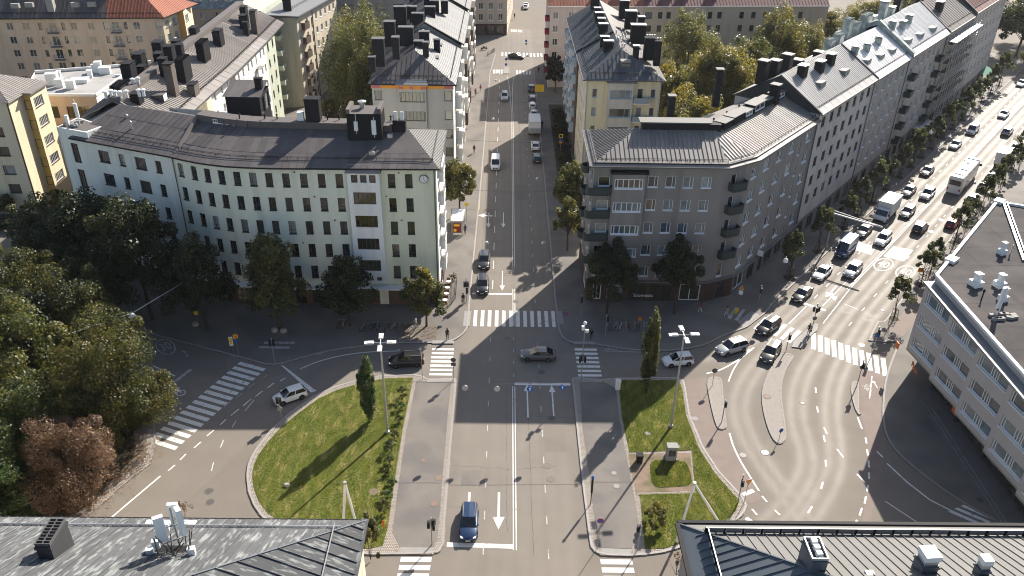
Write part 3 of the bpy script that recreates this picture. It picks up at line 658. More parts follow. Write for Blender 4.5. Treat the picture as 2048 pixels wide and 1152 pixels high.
# manhole covers and drain lids
def manhole(px, py, r, m='iron', z=.012):
    p = G(px, py, z-.002); mb = MB(); mb.lathe((p.x,p.y,z-.006), [(r*1.22,0),(r*1.22,.008),(r,.009)], 20, 0); mb.lathe((p.x,p.y,z), [(r*.95,0),(r*.95,.008)], 20, 1)
    mb.build('manhole_cover', ['pave', m], road)
for a in ((1014,677,.42,'iron'),(1083,744,.42,'iron'),(1095,931,.42,'iron'),(1102,958,.42,'iron'),(1103,836,.4,'iron'),(1486,910,.42,'iron'),(1530,905,.42,'galv'),(418,982,.42,'iron'),(420,1004,.42,'iron'),(1032,603,.4,'iron'),(1038,617,.35,'iron'),(1605,806,.3,'iron'),(1663,529,.3,'iron'),(1883,440,.45,'galv'),(1862,463,.4,'galv'),(1765,620,.3,'iron'),(1723,690,.4,'galv')): manhole(*a)
for a in ((878,955,.4,'iron_rust',.14),(868,1007,.4,'iron_rust',.14),(747,983,.42,'iron_rust',.16),(847,921,.25,'iron_rust',.14),(1534,793,.4,'iron_rust',.14),(1390,837,.4,'slab',.02),(1228,946,.3,'slab',.14),(1233,972,.35,'slab',.14),(1295,867,.3,'slab',.16),(1355,893,.35,'slab',.16),(1960,1000,.4,'iron',.14)): manhole(*a)
# fallen leaves along the western kerb
k = 1700; tt = np.random.rand(k); A_ = np.array(GP([(130,1085),(188,1015),(243,965),(300,915),(296,880)])); seg_ = np.minimum((tt*4).astype(int), 3); fr = tt*4-seg_
pp = A_[seg_]*(1-fr)[:,None]+A_[seg_+1]*fr[:,None]+np.stack([np.random.normal(-.8,1.1,k), np.random.normal(.3,1.0,k)],1)
k2 = 500; a2 = np.array(GP([(790,650),(880,655),(870,680),(800,683)])); uv = np.random.rand(k2,2)
p2 = a2[0]*((1-uv[:,:1])*(1-uv[:,1:]))+a2[1]*(uv[:,:1]*(1-uv[:,1:]))+a2[2]*(uv[:,:1]*uv[:,1:])+a2[3]*((1-uv[:,:1])*uv[:,1:])
pp = np.concatenate([pp, p2]); k = len(pp)
an = np.random.rand(k)*2*pi; sz = np.random.uniform(.04,.10,k); z_ = np.random.uniform(.16,.19,k)
V = np.stack([np.stack([pp[:,0]+np.cos(an+q*pi/2)*sz, pp[:,1]+np.sin(an+q*pi/2)*sz*.7, z_+np.random.uniform(-.01,.02,k)],1) for q in range(4)],1).reshape(-1,3)
tag(link('fallen_leaves', np_mesh('fallen_leaves', V, np.arange(4*k).reshape(-1,4), 'fallen', attrs={'tint':('FACE',np.random.rand(k))})), 'brown fallen leaves strewn along the kerb under the trees', 'leaves', kind='stuff')

# cracks, seams and patches of older asphalt
def crack(pts, wd=.028, amp=.05, m='tar'):
    P_ = resample(pts, .5); q = [(x+random.gauss(0,amp)*.6, y+random.gauss(0,amp)) for x,y in P_]
    if len(q) > 2: ribbon(q, wd, 'asphalt_crack', m, .005)
for pts in (((-5.6,69.6),(-1,69.2),(1.2,69.0)),((1.6,69.1),(6.4,69.6)),((-5.6,63.4),(-2,63.1)),((2.2,78.4),(8.4,78.0)),((-4.8,112.4),(1.2,112.1)),((-4.6,150.2),(7.2,150.6)),((-4.4,188),(7.2,188.4)),((2.2,118),(7.2,118.3)),((0.6,60),(0.5,84)),((3.2,57),(3.1,84)),((-3.6,120),(-3.5,200)),((3.0,112),(3.1,190)),AV_c if False else (AV(4,13.8),AV(60,13.7)),(AV(20,9.6),AV(90,9.7)),(AV(30,17.2),AV(100,17.3)),(AV(24,6.4),AV(24.4,19.6)),(AV(50,6.4),AV(50.6,19.6)),(AV(78,6.4),AV(78.6,19.6))): crack(pts)
for q,m in (([(-4.4,66.5),(-2.2,66.5),(-2.2,68.8),(-4.4,68.8)],'pave'),([(4.9,72),(7.4,72),(7.4,76.5),(4.9,76.5)],'asphalt'),([(-3.9,128),(-1.9,128),(-1.9,136),(-3.9,136)],'asphalt'),([(2.0,140),(4.2,140),(4.2,147),(2,147)],'asphalt'),([(-33,64),(-30.5,62.5),(-28,67),(-30.5,68.5)],'asphalt')): sheet('asphalt_patch', q, .004, m, road)
# ------------------------------------------------------------------ building kit
STY = {
 'b1':   dict(f='f_dark', g='glass', mull=(.32,), trans=(.27,), sill='f_dark', fw=.06),
 'b1w':  dict(f='f_dark', g='glass', mull=(.18,), sill='f_dark', fw=.07),
 'stair':dict(f='f_dark', g='glass', mull=(.33,.66), trans=(.33,.66), fw=.06),
 'bayw': dict(f='f_brown', g='glass', mull=(.2,.4,.6,.8), fw=.09),
 'b13':  dict(f='f_white', g='glass_blue', mull=(.67,), sill='f_white', fw=.08),
 'b13n': dict(f='f_white', g='glass', sill='f_white', fw=.07),
 'bay4': dict(f='f_white', g='glass_blue', mull=(.12,.31,.5,.69,.88), sill='f_white', fw=.13),
 'ave':  dict(f='f_white', g='glass_blue', mull=(.5,), sill='f_white', fw=.06),
 'aved': dict(f='f_brown', g='glass', mull=(.5,), sill='w_pinkgrey', fw=.07),
 'off':  dict(f='f_white', g='glass_office', mull=(.08,.42,.50,.58,.64), sill='f_white', fw=.10),
 'plain':dict(f='f_dark', g='glass', mull=(.5,), sill='f_grey', fw=.06),
 'tan':  dict(f='f_white', g='glass_cream', mull=(.5,), fw=.06),
 'nar':  dict(f='f_dark', g='glass', fw=.06),
 'b9':   dict(f='f_dark', g='glass_cream', fw=.09),
 'b9w':  dict(f='f_dark', g='glass_cream', mull=(.06,.22,.36,.5,.64,.8,.94), fw=.09),
 'b12':  dict(f='f_blue', g='glass', fw=.09, sill='f_blue'),
 'b12w': dict(f='f_blue', g='glass', mull=(.06,.72,.94), fw=.1, sill='f_blue'),
 'bars': dict(f='f_white', g='glass_cream', mull=(.16,.33,.5,.67,.84), fw=.07, sill='f_brown'),
 'yel':  dict(f='f_dark', g='glass_yel', mull=(.2,.4,.6,.8), trans=(.5,), fw=.06),
 'shop': dict(f='f_white', g='glass', mull=(.5,), fw=.12),
 'shopd':dict(f='f_dark', g='glass', mull=(.5,), trans=(.75,), fw=.1),
 'door': dict(f='wood_door', g='glass', mull=(.5,), trans=(.3,.72), fw=.16),
 'white':dict(f='f_white', g='glass', fw=.08, sill='f_white', mull=(.5,)),
}
WC = {}
def win_meshes(style, wd, h, dep):
    key = (style, round(wd,2), round(h,2), dep)
    if key in WC: return WC[key]
    st = STY[style]; fw = st['fw']; f = MB(); y0, y1 = dep-.05, dep+.05; a = wd/2
    f.box(-a, -a+fw, y0, y1, 0, h); f.box(a-fw, a, y0, y1, 0, h); f.box(-a+fw, a-fw, y0, y1, 0, fw); f.box(-a+fw, a-fw, y0, y1, h-fw, h)
    ts = sorted(st.get('trans', ()))
    for m_ in st.get('mull', ()):
        x = -a+wd*m_; f.box(x-fw*.4, x+fw*.4, y0+.008, y1, fw, h-fw)
    for t in ts: f.box(-a+fw, a-fw, y0+.016, y1, h*t-fw*.4, h*t+fw*.4)
    p = MB(); p.poly([(-a+fw*.5, dep+.02, fw*.5), (a-fw*.5, dep+.02, fw*.5), (a-fw*.5, dep+.02, h-fw*.5), (-a+fw*.5, dep+.02, h-fw*.5)])
    s = None
    if st.get('sill'):
        s = MB(); s.box(-a-.04, a+.04, -.09, dep-.06, -.09, .012); s = s.mesh('sill', st['sill'])
    r = (f.mesh('window', st['f']), p.mesh('pane', st['g']), s); WC[key] = r; return r
def clip_t(pts, fn, lo, hi):
    """clip a polygon to lo <= fn(p) <= hi"""
    for sgn, lim in ((1, lo), (-1, hi)):
        out = []; n = len(pts)
        for i in range(n):
            a, c = pts[i], pts[(i+1) % n]; fa, fc = sgn*(fn(a)-lim), sgn*(fn(c)-lim)
            if fa >= 0: out.append(a)
            if (fa >= 0) != (fc >= 0): out.append(a+(c-a)*(fa/(fa-fc)))
        pts = out
        if len(pts) < 3: return []
    return pts
class Bld:
    def __init__(s, label, loc, name='apartment_building', cat='building', group=None):
        s.o = thing(name, label, cat, (loc[0], loc[1], 0), 0, group); s.w = {}; s.npan = 0
    def mb(s, m): return s.w.setdefault(m, MB())
    def window(s, P, ang, z, style, wd, h, dep=.16, name='window'):
        f, p, sl = win_meshes(style, wd, h, dep); o = ORG[s.o]
        wo = link(name, f, s.o, (P[0]-o.x, P[1]-o.y, z-o.z), ang); link('pane', p, wo)
        if sl: link('sill', sl, wo)
        return wo
    def face(s, p0, p1, z0, z1, m, wins=(), dep=.16):
        """wall from p0 to p1 (outside on the right hand), wins: (s, z centre, width, height, style)"""
        p0 = Vector(p0[:2]); p1 = Vector(p1[:2]); L = (p1-p0).length; u = (p1-p0)/L; ang = atan2(u.y, u.x); inn = Vector((-u.y, u.x))
        mb = s.mb(m); R = []
        for (c, zc, wd, h, st) in wins:
            a = max(c-wd/2, .02); e = min(c+wd/2, L-.02)
            if e-a < .2: continue
            R.append((a, e, max(zc-h/2, z0+.02), min(zc+h/2, z1-.02), st))
        S = sorted({0., L, *[r[0] for r in R], *[r[1] for r in R]}); Z = sorted({z0, z1, *[r[2] for r in R], *[r[3] for r in R]})
        def pt(a, z, d=0.): q = p0+u*a+inn*d; return (q.x, q.y, z)
        for a, e in zip(S[:-1], S[1:]):
            run = None
            for zi in range(len(Z)-1):
                zc = (Z[zi]+Z[zi+1])/2; ac = (a+e)/2
                hole = any(r[0] < ac < r[1] and r[2] < zc < r[3] for r in R)
                if hole:
                    if run is not None: mb.poly([pt(a,run), pt(e,run), pt(e,Z[zi]), pt(a,Z[zi])]); run = None
                elif run is None: run = Z[zi]
            if run is not None: mb.poly([pt(a,run), pt(e,run), pt(e,z1), pt(a,z1)])
        for a, e, b0, b1, st in R:
            D = dep+.06
            mb.poly([pt(a,b0), pt(a,b0,D), pt(a,b1,D), pt(a,b1)][::-1]); mb.poly([pt(e,b0), pt(e,b0,D), pt(e,b1,D), pt(e,b1)])
            mb.poly([pt(a,b0), pt(e,b0), pt(e,b0,D), pt(a,b0,D)]); mb.poly([pt(a,b1), pt(e,b1), pt(e,b1,D), pt(a,b1,D)][::-1])
            s.window(pt((a+e)/2, b0), ang, b0, st, e-a, b1-b0, dep, 'door' if st == 'door' else 'window')
    def roof(s, pts, m, sp=.6, per=True, rib=.05, rows=1, row_h=None, name='roof_panel'):
        """standing-seam face; pts[0]->pts[1] is the eave; each sheet is a part of its own"""
        pts = [Vector(p) for p in pts]; u = (pts[1]-pts[0]).normalized(); nrm = u.cross(pts[-1]-pts[0]).normalized()
        if nrm.z < 0: nrm = -nrm
        v = nrm.cross(u); t = [(p-pts[0]).dot(u) for p in pts]; t0, t1 = min(t), max(t); tv = [(p-pts[0]).dot(v) for p in pts]; v1 = max(tv)
        J = MB(); n = max(1, int(round((t1-t0)/sp))); st = (t1-t0)/n
        for k in range(n):
            lo = t0+k*st; hi = lo+st; cc = clip_t(pts, lambda p: (p-pts[0]).dot(u), lo, hi)
            if len(cc) < 3: continue
            for r in range(rows):
                c2 = clip_t(cc, lambda p: (p-pts[0]).dot(v), v1*r/rows, v1*(r+1)/rows) if rows > 1 else cc
                if len(c2) < 3: continue
                one = per and s.npan < 290
                mb = MB() if one else J
                lift = random.uniform(.0,.006)+(.008*(r % 2))
                tl = random.uniform(-.004,.004)
                mb.poly([p+nrm*(lift+tl*((p-pts[0]).dot(u)-lo)/st) for p in c2])
                e = sorted((p-pts[0]).dot(v) for p in c2 if abs((p-pts[0]).dot(u)-lo) < 1e-3)
                if len(e) >= 2 and e[-1]-e[0] > .05 and rib:
                    a = pts[0]+u*lo+v*e[0]; c = pts[0]+u*lo+v*e[-1]; mb.beam(a+nrm*rib/2, c+nrm*rib/2, .035 if rib < .08 else .05, rib)
                if rows > 1 and r:
                    ee = sorted((p-pts[0]).dot(u) for p in c2 if abs((p-pts[0]).dot(v)-v1*r/rows) < 1e-3)
                    if len(ee) >= 2: mb.beam(pts[0]+u*ee[0]+v*(v1*r/rows)+nrm*.012, pts[0]+u*ee[-1]+v*(v1*r/rows)+nrm*.012, .03, .024)
                if one: mb.build(name, m, s.o); s.npan += 1
        if J.f: J.build('roof_covering', m, s.o)
    def plain(s, pts, m, name='roof_covering'):
        mb = MB(); mb.poly(pts); mb.build(name, m, s.o)
    def guard(s, a, c, up=(0,0,0), m='black_metal', step=1.2, h=.35):
        """snow guard: rail on brackets"""
        a = Vector(a)+Vector(up); c = Vector(c)+Vector(up); d = c-a; n = max(1, int(d.length/step)); mb = MB()
        for i in range(n+1):
            p = a+d*(i/n); mb.beam(p, p+Vector((0,0,h)), .05, .05)
        for q in (.5, 1): mb.beam(a+Vector((0,0,h*q)), c+Vector((0,0,h*q)), .045, .05)
        mb.build('snow_guard', m, s.o)
    def eave(s, pts, m='gutter', r=.12, drop=.1):
        mb = MB(); q = [Vector(p)-Vector((0,0,drop)) for p in pts]
        for a, c in zip(q[:-1], q[1:]): mb.beam(a, c, .22, .2)
        mb.build('gutter', m, s.o)
    def pipe(s, p, z0, z1, m='gutter', r=.07):
        mb = MB(); mb.tube([(p[0],p[1],z0),(p[0],p[1],z1)], r, 8); mb.build('downpipe', m, s.o)
    def chimney(s, p, ang, lx, ly, z0, h, m='black_metal', cap='cap', vents=0, capm='gutter'):
        mb = MB(); mb.obox(p, ang, lx, ly, z0, z0+h, 0); mb.obox(p, ang, lx+.12, ly+.12, z0+h-.25, z0+h-.08, 0)
        o = mb.build('chimney', m, s.o); ca, sa = cos(ang), sin(ang)
        c = MB()
        if cap == 'cap':
            for x in (-1,1):
                for y in (-1,1): c.obox((p[0]+ca*x*lx*.4-sa*y*ly*.4, p[1]+sa*x*lx*.4+ca*y*ly*.4), ang, .06, .06, z0+h, z0+h+.22)
            c.obox(p, ang, lx+.22, ly+.22, z0+h+.2, z0+h+.27)
        elif cap == 'pots':
            n = max(2, int(lx/.5))
            for i in range(n):
                x = (i-(n-1)/2)*lx/n*.9; c.lathe((p[0]+ca*x, p[1]+sa*x, z0+h), [(.10,0),(.10,.35),(.17,.36),(.17,.5),(.05,.55)], 8)
        elif cap == 'crates':
            nx = max(2, int(lx/.5))
            for i in range(nx+1):
                x = -lx/2+lx*i/nx; c.obox((p[0]+ca*x, p[1]+sa*x), ang, .06, ly, z0+h, z0+h+.3)
            c.obox(p, ang, lx, .06, z0+h, z0+h+.28)
        c.build('chimney_cap', capm, o); return o
    def dormer(s, p, ang, w_, h, L, z, m, face='glass'):
        """wedge dormer: open end faces along -y of its own frame (ang turns it)"""
        ca, sa = cos(ang), sin(ang)
        def W(x, y, zz): return (p[0]+x*ca-y*sa, p[1]+x*sa+y*ca, zz)
        mb = MB(); a = w_/2
        A, B_, C_, D = W(-a,0,z), W(a,0,z), W(a,0,z+h), W(-a,0,z+h); E_ = W(0,L,z+h*.9)
        F1, F2 = W(-a*.9,L*.9,z+h*.85), W(a*.9,L*.9,z+h*.85)
        mb.poly([A,B_,C_,D],1); mb.poly([D,C_,F2,F1],0); mb.poly([A,D,F1],0); mb.poly([B_,F2,C_],0)
        mb.build('dormer', [m, face], s.o)
    def balcony(s, p, ang, w_, dpt, z, m='balcony_dk', h=1.05, slab='gutter', rails=False, rnd=0.):
        """p: middle of the balcony on the wall, ang: direction of the wall; grows outwards"""
        ca, sa = cos(ang), sin(ang)
        def W(x, y): return (p[0]+x*ca-y*sa, p[1]+x*sa+y*ca)
        a = w_/2; mb = MB(); sl = [W(-a,0), W(-a,-dpt), W(a,-dpt), W(a,0)]
        if rnd:
            arc = [(-a+rnd-rnd*cos(t), -dpt+rnd-rnd*sin(t)) for t in (0,.4,.8,1.2,pi/2)]; arc2 = [(a-rnd+rnd*sin(t), -dpt+rnd-rnd*cos(t)) for t in (0,.4,.8,1.2,pi/2)]
            sl = [W(-a,0)]+[W(*q) for q in arc]+[W(*q) for q in arc2]+[W(a,0)]
        mb.prism(sl, z-.14, z, 0); o = mb.build('balcony', slab, s.o); r = MB()
        if rails:
            for q0, q1 in zip(sl[:-1], sl[1:]):
                r.beam((*q0,z+h),(*q1,z+h),.05,.05); L = hypot(q1[0]-q0[0],q1[1]-q0[1]); n = max(1,int(L/.3))
                for i in range(n+1): r.beam((q0[0]+(q1[0]-q0[0])*i/n,q0[1]+(q1[1]-q0[1])*i/n,z),(q0[0]+(q1[0]-q0[0])*i/n,q0[1]+(q1[1]-q0[1])*i/n,z+h),.025,.025)
        else:
            inner = [((q[0]-p[0])*.93+p[0], (q[1]-p[1])*.93+p[1]) for q in sl]
            for i in range(len(sl)-1):
                r.prism([sl[i], sl[i+1], inner[i+1], inner[i]], z+.03, z+h)
            if m == 'balcony_dk':
                for i in range(len(sl)-1): r.beam((*sl[i],z+h+.03),(*sl[i+1],z+h+.03),.05,.05)
        r.build('railing', m, o); return o
    def box(s, name, p, ang, lx, ly, z0, z1, m, mt=None):
        mb = MB(); mb.obox(p, ang, lx, ly, z0, z1, 0, None if mt is None else 1); return mb.build(name, [m] if mt is None else [m, mt], s.o)
    def vent(s, p, z, h=.8, r=.12, m='galv', name='vent_pipe'):
        mb = MB(); mb.lathe((p[0],p[1],z), [(r,0),(r,h*.75),(r*1.7,h*.76),(r*1.7,h*.9),(r*.4,h)], 10); return mb.build(name, m, s.o)
    def rooftop(s, px, py, z): g = G(px, py, z); return (g.x, g.y)
    def done(s):
        for m, mb in s.w.items():
            if mb.f: mb.build('wall', m, s.o)
def grid(cols, rows, wd, h, st): return [(c, z, wd, h, st) for c in cols for z in rows]
def lerp3(a, c, t): return tuple(x+(y-x)*t for x, y in zip(a, c))
# ================================================================== pale green house with the hollow front (left of the street)
B = Bld('pale green curved apartment house with dark roof and clock left of the street', (-36, 104)); B1 = B
ZE = 21.4; ROWS = (19.45,15.95,12.45,8.95,5.5)
A0 = (-63.8,113.8); A1 = (-45.2,106.5)
cl = [(-45.2,106.5),(-43.0,105.42),(-40.97,104.55),(-38.94,103.88),(-36.82,103.38),(-34.6,103.12),(-32.46,102.98),(-30.3,102.9),(-20.9,103.05)]
L0 = hypot(A1[0]-A0[0], A1[1]-A0[1])
wl = [(2.5, z, 1.3, 3.0, 'stair') for z in (18.9,14.9,10.9,6.9)]
for z in ROWS:
    wl += [(7.7,z-.25,1.9,1.75,'b1w'),(10.9,z-.25,1.0,1.75,'b1'),(14.2,z-.25,1.9,1.75,'b1w'),(17.3,z-.25,1.0,1.75,'b1')]
B.face(A0, A1, 3.2, ZE, 'w_pale', wl); B.face(A0, A1, 0, 3.2, 'w_dark', [(4,1.5,2.,2.4,'shopd'),(9,1.5,3.2,2.4,'shopd'),(14.5,1.5,3.2,2.4,'shopd')])
for i, (p, q) in enumerate(zip(cl[:-1], cl[1:])):
    L = hypot(q[0]-p[0], q[1]-p[1])
    cols = [L/2] if i < 7 else [1.18,3.53,5.88,8.23]
    B.face(p, q, 3.2, ZE, 'w_green', grid(cols, ROWS, .98, 1.92, 'b1'), .2)
    B.face(p, q, 0, 3.2, 'w_brown', [(c, 1.35, 1.6, 2.5, 'door' if (i+k) % 3 == 0 else 'shopd') for k, c in enumerate(cols)])
# projecting white bay
bx0, bx1, by = -20.9, -16.6, 102.35
B.face((bx0,103.05),(bx0,by),4.2,20.9,'w_bay'); B.face((bx1,by),(bx1,103.15),4.2,20.9,'w_bay')
B.face((bx0,by),(bx1,by),4.2,20.9,'w_bay', [(.95,20.0,.85,1.1,'nar'),(2.15,20.0,.85,1.1,'nar'),(3.35,20.0,.85,1.1,'nar')]+[(2.15,z,3.0,1.75,'bayw') for z in (17.2,13.75,10.3,6.9)]+[(.9,4.75,.7,.6,'nar'),(2.1,4.75,.7,.6,'nar'),(3.3,4.75,.7,.6,'nar')])
mb = MB(); mb.poly([(bx0-.2,by-.35,20.95),(bx1+.2,by-.35,20.95),(bx1+.1,103.3,21.7),(bx0-.1,103.3,21.7)]); mb.prism([(bx0-.2,by-.35),(bx1+.2,by-.35),(bx1+.2,103.2),(bx0-.2,103.2)],20.9,20.96); mb.build('bay_roof','r_brown',B.o)
mb = MB(); mb.prism([(bx0,by),(bx1,by),(bx1,103.2),(bx0,103.1)],4.1,4.2); mb.build('bay_soffit','w_bay',B.o)
B.face((-16.6,103.15),(-9.2,103.3),3.2,ZE,'w_limegreen', grid([1.45,3.75], ROWS, .98, 1.92, 'b1'), .2)
B.face((bx0,103.05),(-16.6,103.15),0,ZE,'w_green',[(2.1,1.4,1.9,2.7,'door')]); B.face((-16.6,103.15),(-9.2,103.3),0,3.2,'w_brown',[(1.5,1.4,1.9,2.6,'door'),(4.4,1.4,2.2,2.4,'shopd'),(6.4,1.4,1.2,2.4,'shopd')])
# street side, lit by the sun, with glazed bays
sideR = [(2.2,z,1.5,1.6,'b13') for z in ROWS]+[(9.6,z,1.5,1.6,'b13') for z in ROWS]+[(12.2,z,1.0,1.6,'b13') for z in ROWS]
B.face((-9.2,103.3),(-9.2,117.2),3.2,ZE,'w_white',sideR); B.face((-9.2,103.3),(-9.2,117.2),0,3.2,'w_redbrown',[(2.5,1.5,2.4,2.3,'shop'),(5.5,1.5,2.4,2.3,'shop'),(9,1.5,2.4,2.3,'shop')])
for z in ROWS: B.box('glazed_bay', (-8.85,108.3), 0, .7, 2.6, z-1.75, z-.3, 'w_white'); B.window((-8.5,108.3), radians(90), z-.3, 'bay4', 2.5, 1.5, .03)
B.face((-9.2,117.2),(-62,128),0,ZE,'w_pale'); B.face((-62,128),(-63.8,113.8),0,ZE,'w_pale')
for p in ((-45.15,106.35),(-20.95,102.9),(-9.45,103.15)): B.pipe(p, 3, ZE)
# canopy over the shops
cv = [(-63.6,113.5),(-45.2,106.3)]+cl[1:]+[(-9.1,103.1)]
out = offset_line(cv, -1.3); mb = MB()
for i in range(len(cv)-1):
    mb.prism([out[i], out[i+1], cv[i+1], cv[i]], 3.22, 3.4)
mb.build('canopy','fascia_white',B.o)
# roof: eave 0.6 m out, ridge 6.6 m in
ev = [(-61.5,112.9)]+[A1]+cl[1:]+[(-9.2,103.3)]
eo = [(*p, ZE+.02) for p in offset_line(ev, -.55)]; eo[-1] = (-8.7,102.75,ZE+.02)
rd = [(-56.6,119.2),(-43.3,114.4),(-41.1,113.5),(-39.0,112.8),(-37.2,112.3),(-35.6,111.95),(-33.9,111.75),(-32.1,111.65),(-30.0,111.6),(-20.9,111.4),(-13.4,110.3)]
for i in range(len(eo)-1):
    B.roof([eo[i], eo[i+1], (*rd[i+1],24.05), (*rd[i],24.05)], 'r_dark', .95, rows=3, rib=.04)
    B.guard(lerp3(eo[i],(*rd[i],24.05),.2), lerp3(eo[i+1],(*rd[i+1],24.05),.2), m='black_metal', h=.3)
B.eave(eo, 'black_metal')
er = [(-8.7,102.75,ZE+.02),(-8.7,117.6,ZE+.02)]
B.roof([er[0], er[1], (-13.4,110.3,24.05)], 'r_zinc', .5, per=True); B.guard((-9.7,104.4,21.95),(-9.7,115.6,21.95), m='gutter', h=.3); B.eave(er)
mb = MB(); back = [(-62.5,128.5,ZE)]+[(-44,121.5,ZE),(-30,118,ZE),(-8.7,117.6,ZE)]
mb.poly([(*rd[0],24.05),(*rd[1],24.05),back[1],back[0]]); mb.poly([(*rd[1],24.05),(*rd[8],24.05),back[2],back[1]]); mb.poly([(*rd[8],24.05),(*rd[10],24.05),back[3],back[2]])
mb.poly([eo[0],(*rd[0],24.05),back[0]]); mb.build('roof_covering','r_dark',B.o)
# attic storey along the ridge, plant room, chimneys, aerials
mb = MB()
for i in range(1,10):
    a, c = Vector(rd[i]), Vector(rd[i+1]); u = (c-a).normalized(); n = Vector((-u.y,u.x))
    if c.x > -16: c = Vector((-15.5,110.7))
    mb.prism([tuple(a-n*.9),tuple(c-n*.9),tuple(c+n*1.2),tuple(a+n*1.2)],23.4,24.7)
mb.build('ridge_attic','r_felt',B.o)
B.chimney((-26.6,111.8),0,1.95,1.6,23.6,4.3,'black_metal',None); B.box('equipment_box',(-28.4,111.7),0,.9,.8,24.7,25.9,'antenna_white')
B.box('plant_room',(-19.1,110.0),0,4.6,3.6,22.4,26.9,'black_metal','r_felt'); B.box('parapet',(-17.0,110.0),0,.5,3.6,26.9,27.6,'r_felt'); B.box('parapet',(-21.2,110.0),0,.5,3.6,26.9,27.5,'r_felt'); B.vent((-19.6,110.6),26.9,1.1,.35)
for x, l_, z in ((-20.2,.5,24.6),(-17.8,.6,24.1)):
    mb = MB(); mb.box(x-l_/2,x+l_/2,107.9,108.15,z,z+2.0-(x<-19)*.7); mb.beam((x,108.18,z-.5),(x,108.18,z+2.4),.06,.06); mb.build('panel_antenna','antenna_white',B.o)
B.chimney((-14.6,110.4),0,1.7,1.2,22.9,2.5,'black_metal',None); 
for x in (-15.1,-14.2): mb = MB(); mb.box(x-.25,x+.25,110.1,110.25,25.4,26.6); mb.build('panel_antenna','antenna_white',B.o)
for x in (-37,-33.5,-31.8,-24.8,-23.2,-15.6,-16): B.vent((x,112.0),24.65,.8,.09,'black_metal')
for p in ((-54.4,115.8),(-52.8,113.0)): B.vent(p,22.5,1.3,.13)
for i, x in enumerate((-40.9,-40.1,-39.3,-38.5)):
    B.window((x+.3,111.75+.35*(3-i)*.6),radians(-18),23.9,'white',.75,.5,.02)
mb = MB(); mb.beam((-44.6,106.6,ZE+.1),(-43.5,114.2,24.3),.5,.5); mb.build('party_parapet','r_felt',B.o)
B.box('roof_hatch',(-17.9,105.4),0,.7,.5,22.1,22.7,'galv'); B.box('roof_hatch',(-15.8,108.9),0,.7,.6,23.3,23.9,'galv')
# raised deck at the western end with a mast
mb = MB(); mb.prism([(-63.8,113.8),(-58.6,111.75),(-57.4,114.6),(-62.6,118.0)],ZE-.2,22.45); mb.build('roof_deck','w_pale',B.o); sheet('deck_covering',[(-63.6,114.0),(-58.9,112.1),(-57.7,114.6),(-62.4,117.6)],22.46,'r_felt',B.o)
for i in range(10):
    mb = MB(); p = (-61.5+random.uniform(-1.4,1.8),114.4+random.uniform(-.6,1.2)); mb.obox(p,random.uniform(0,3),random.uniform(.3,1.2),random.uniform(.2,.5),22.46,22.6+random.uniform(.05,.3)); mb.build('ballast_block','slab',B.o)
mb = MB(); mb.tube([(-60.9,114.8,22.4),(-60.9,114.8,26.2)],.07,8); mb.lathe((-60.9,114.8,23.6),[(.26,0),(.26,2.0)],10); mb.box(-62.7,-62.3,114.5,114.9,22.5,23.9); mb.build('roof_mast','antenna_white',B.o)
# wall clock
mb = MB(); mb.lathe((-10.85,103.24,19.75),[(.62,0),(.62,-.1),(.55,-.12)],32,0,'y'); c_ = mb.build('wall_clock','f_dark',B.o)
mb = MB(); mb.lathe((-10.85,103.1,19.75),[(.54,0),(.54,-.015)],32,0,'y'); mb.build('clock_face','sign_white',c_)
mb = MB(); mb.beam((-10.85,103.07,19.75),(-10.6,103.07,19.45),.06,.03); mb.beam((-10.85,103.06,19.75),(-10.8,103.06,20.2),.05,.03)
for i in range(12): t = pi*i/6; mb.beam((-10.85+.44*sin(t),103.07,19.75+.44*cos(t)),(-10.85+.5*sin(t),103.07,19.75+.5*cos(t)),.05,.03)
mb.build('clock_hands','black_plastic',c_)
for x, z in ((-27.9,20.6),(-25.6,17.1),(-23.2,13.6),(-16.0,17.2),(-14.1,20.6),(-27.9,10.1),(-14.1,13.6),(-23.2,6.6)):
    mb = MB(); mb.box(x-.09,x+.09,102.86 if x<-20 else 103.14,103.3,z-.09,z+.09); mb.build('wall_vent','f_dark',B.o)
B.done()

# ================================================================== grey corner house between the street and the avenue
B = Bld('grey rendered corner house with white windows and dark curved balconies', (22, 106)); B13 = B
ZE = 21.4; RW = (19.05,15.6,12.1,8.55,5.05); fy = 104.9
cx = 29.6; cA = AV(.6,0)
B.face((12,fy),(14.5,fy),3.5,ZE,'w_grey',[(1.45,z-.05,1.55,1.35,'b13n') for z in RW])
B.face((14.5,fy),(14.5,fy-.55),3.5,20.4,'w_grey'); B.face((14.5,fy-.55),(19.0,fy-.55),3.5,20.4,'w_grey',[(2.25,z-.15,3.9,1.4,'bay4') for z in RW]); B.face((19.0,fy-.55),(19.0,fy),3.5,20.4,'w_grey')
mb = MB(); mb.prism([(14.2,fy-.9),(19.3,fy-.9),(19.3,fy),(14.2,fy)],20.4,20.75); mb.build('bay_roof','black_metal',B.o)
B.face((14.5,fy),(19,fy),20.4,ZE,'w_grey'); B.face((19.0,fy),(cx,fy),3.5,ZE,'w_grey',grid([1.1,3.5,5.9,8.4],RW,1.38,1.6,'b13'))
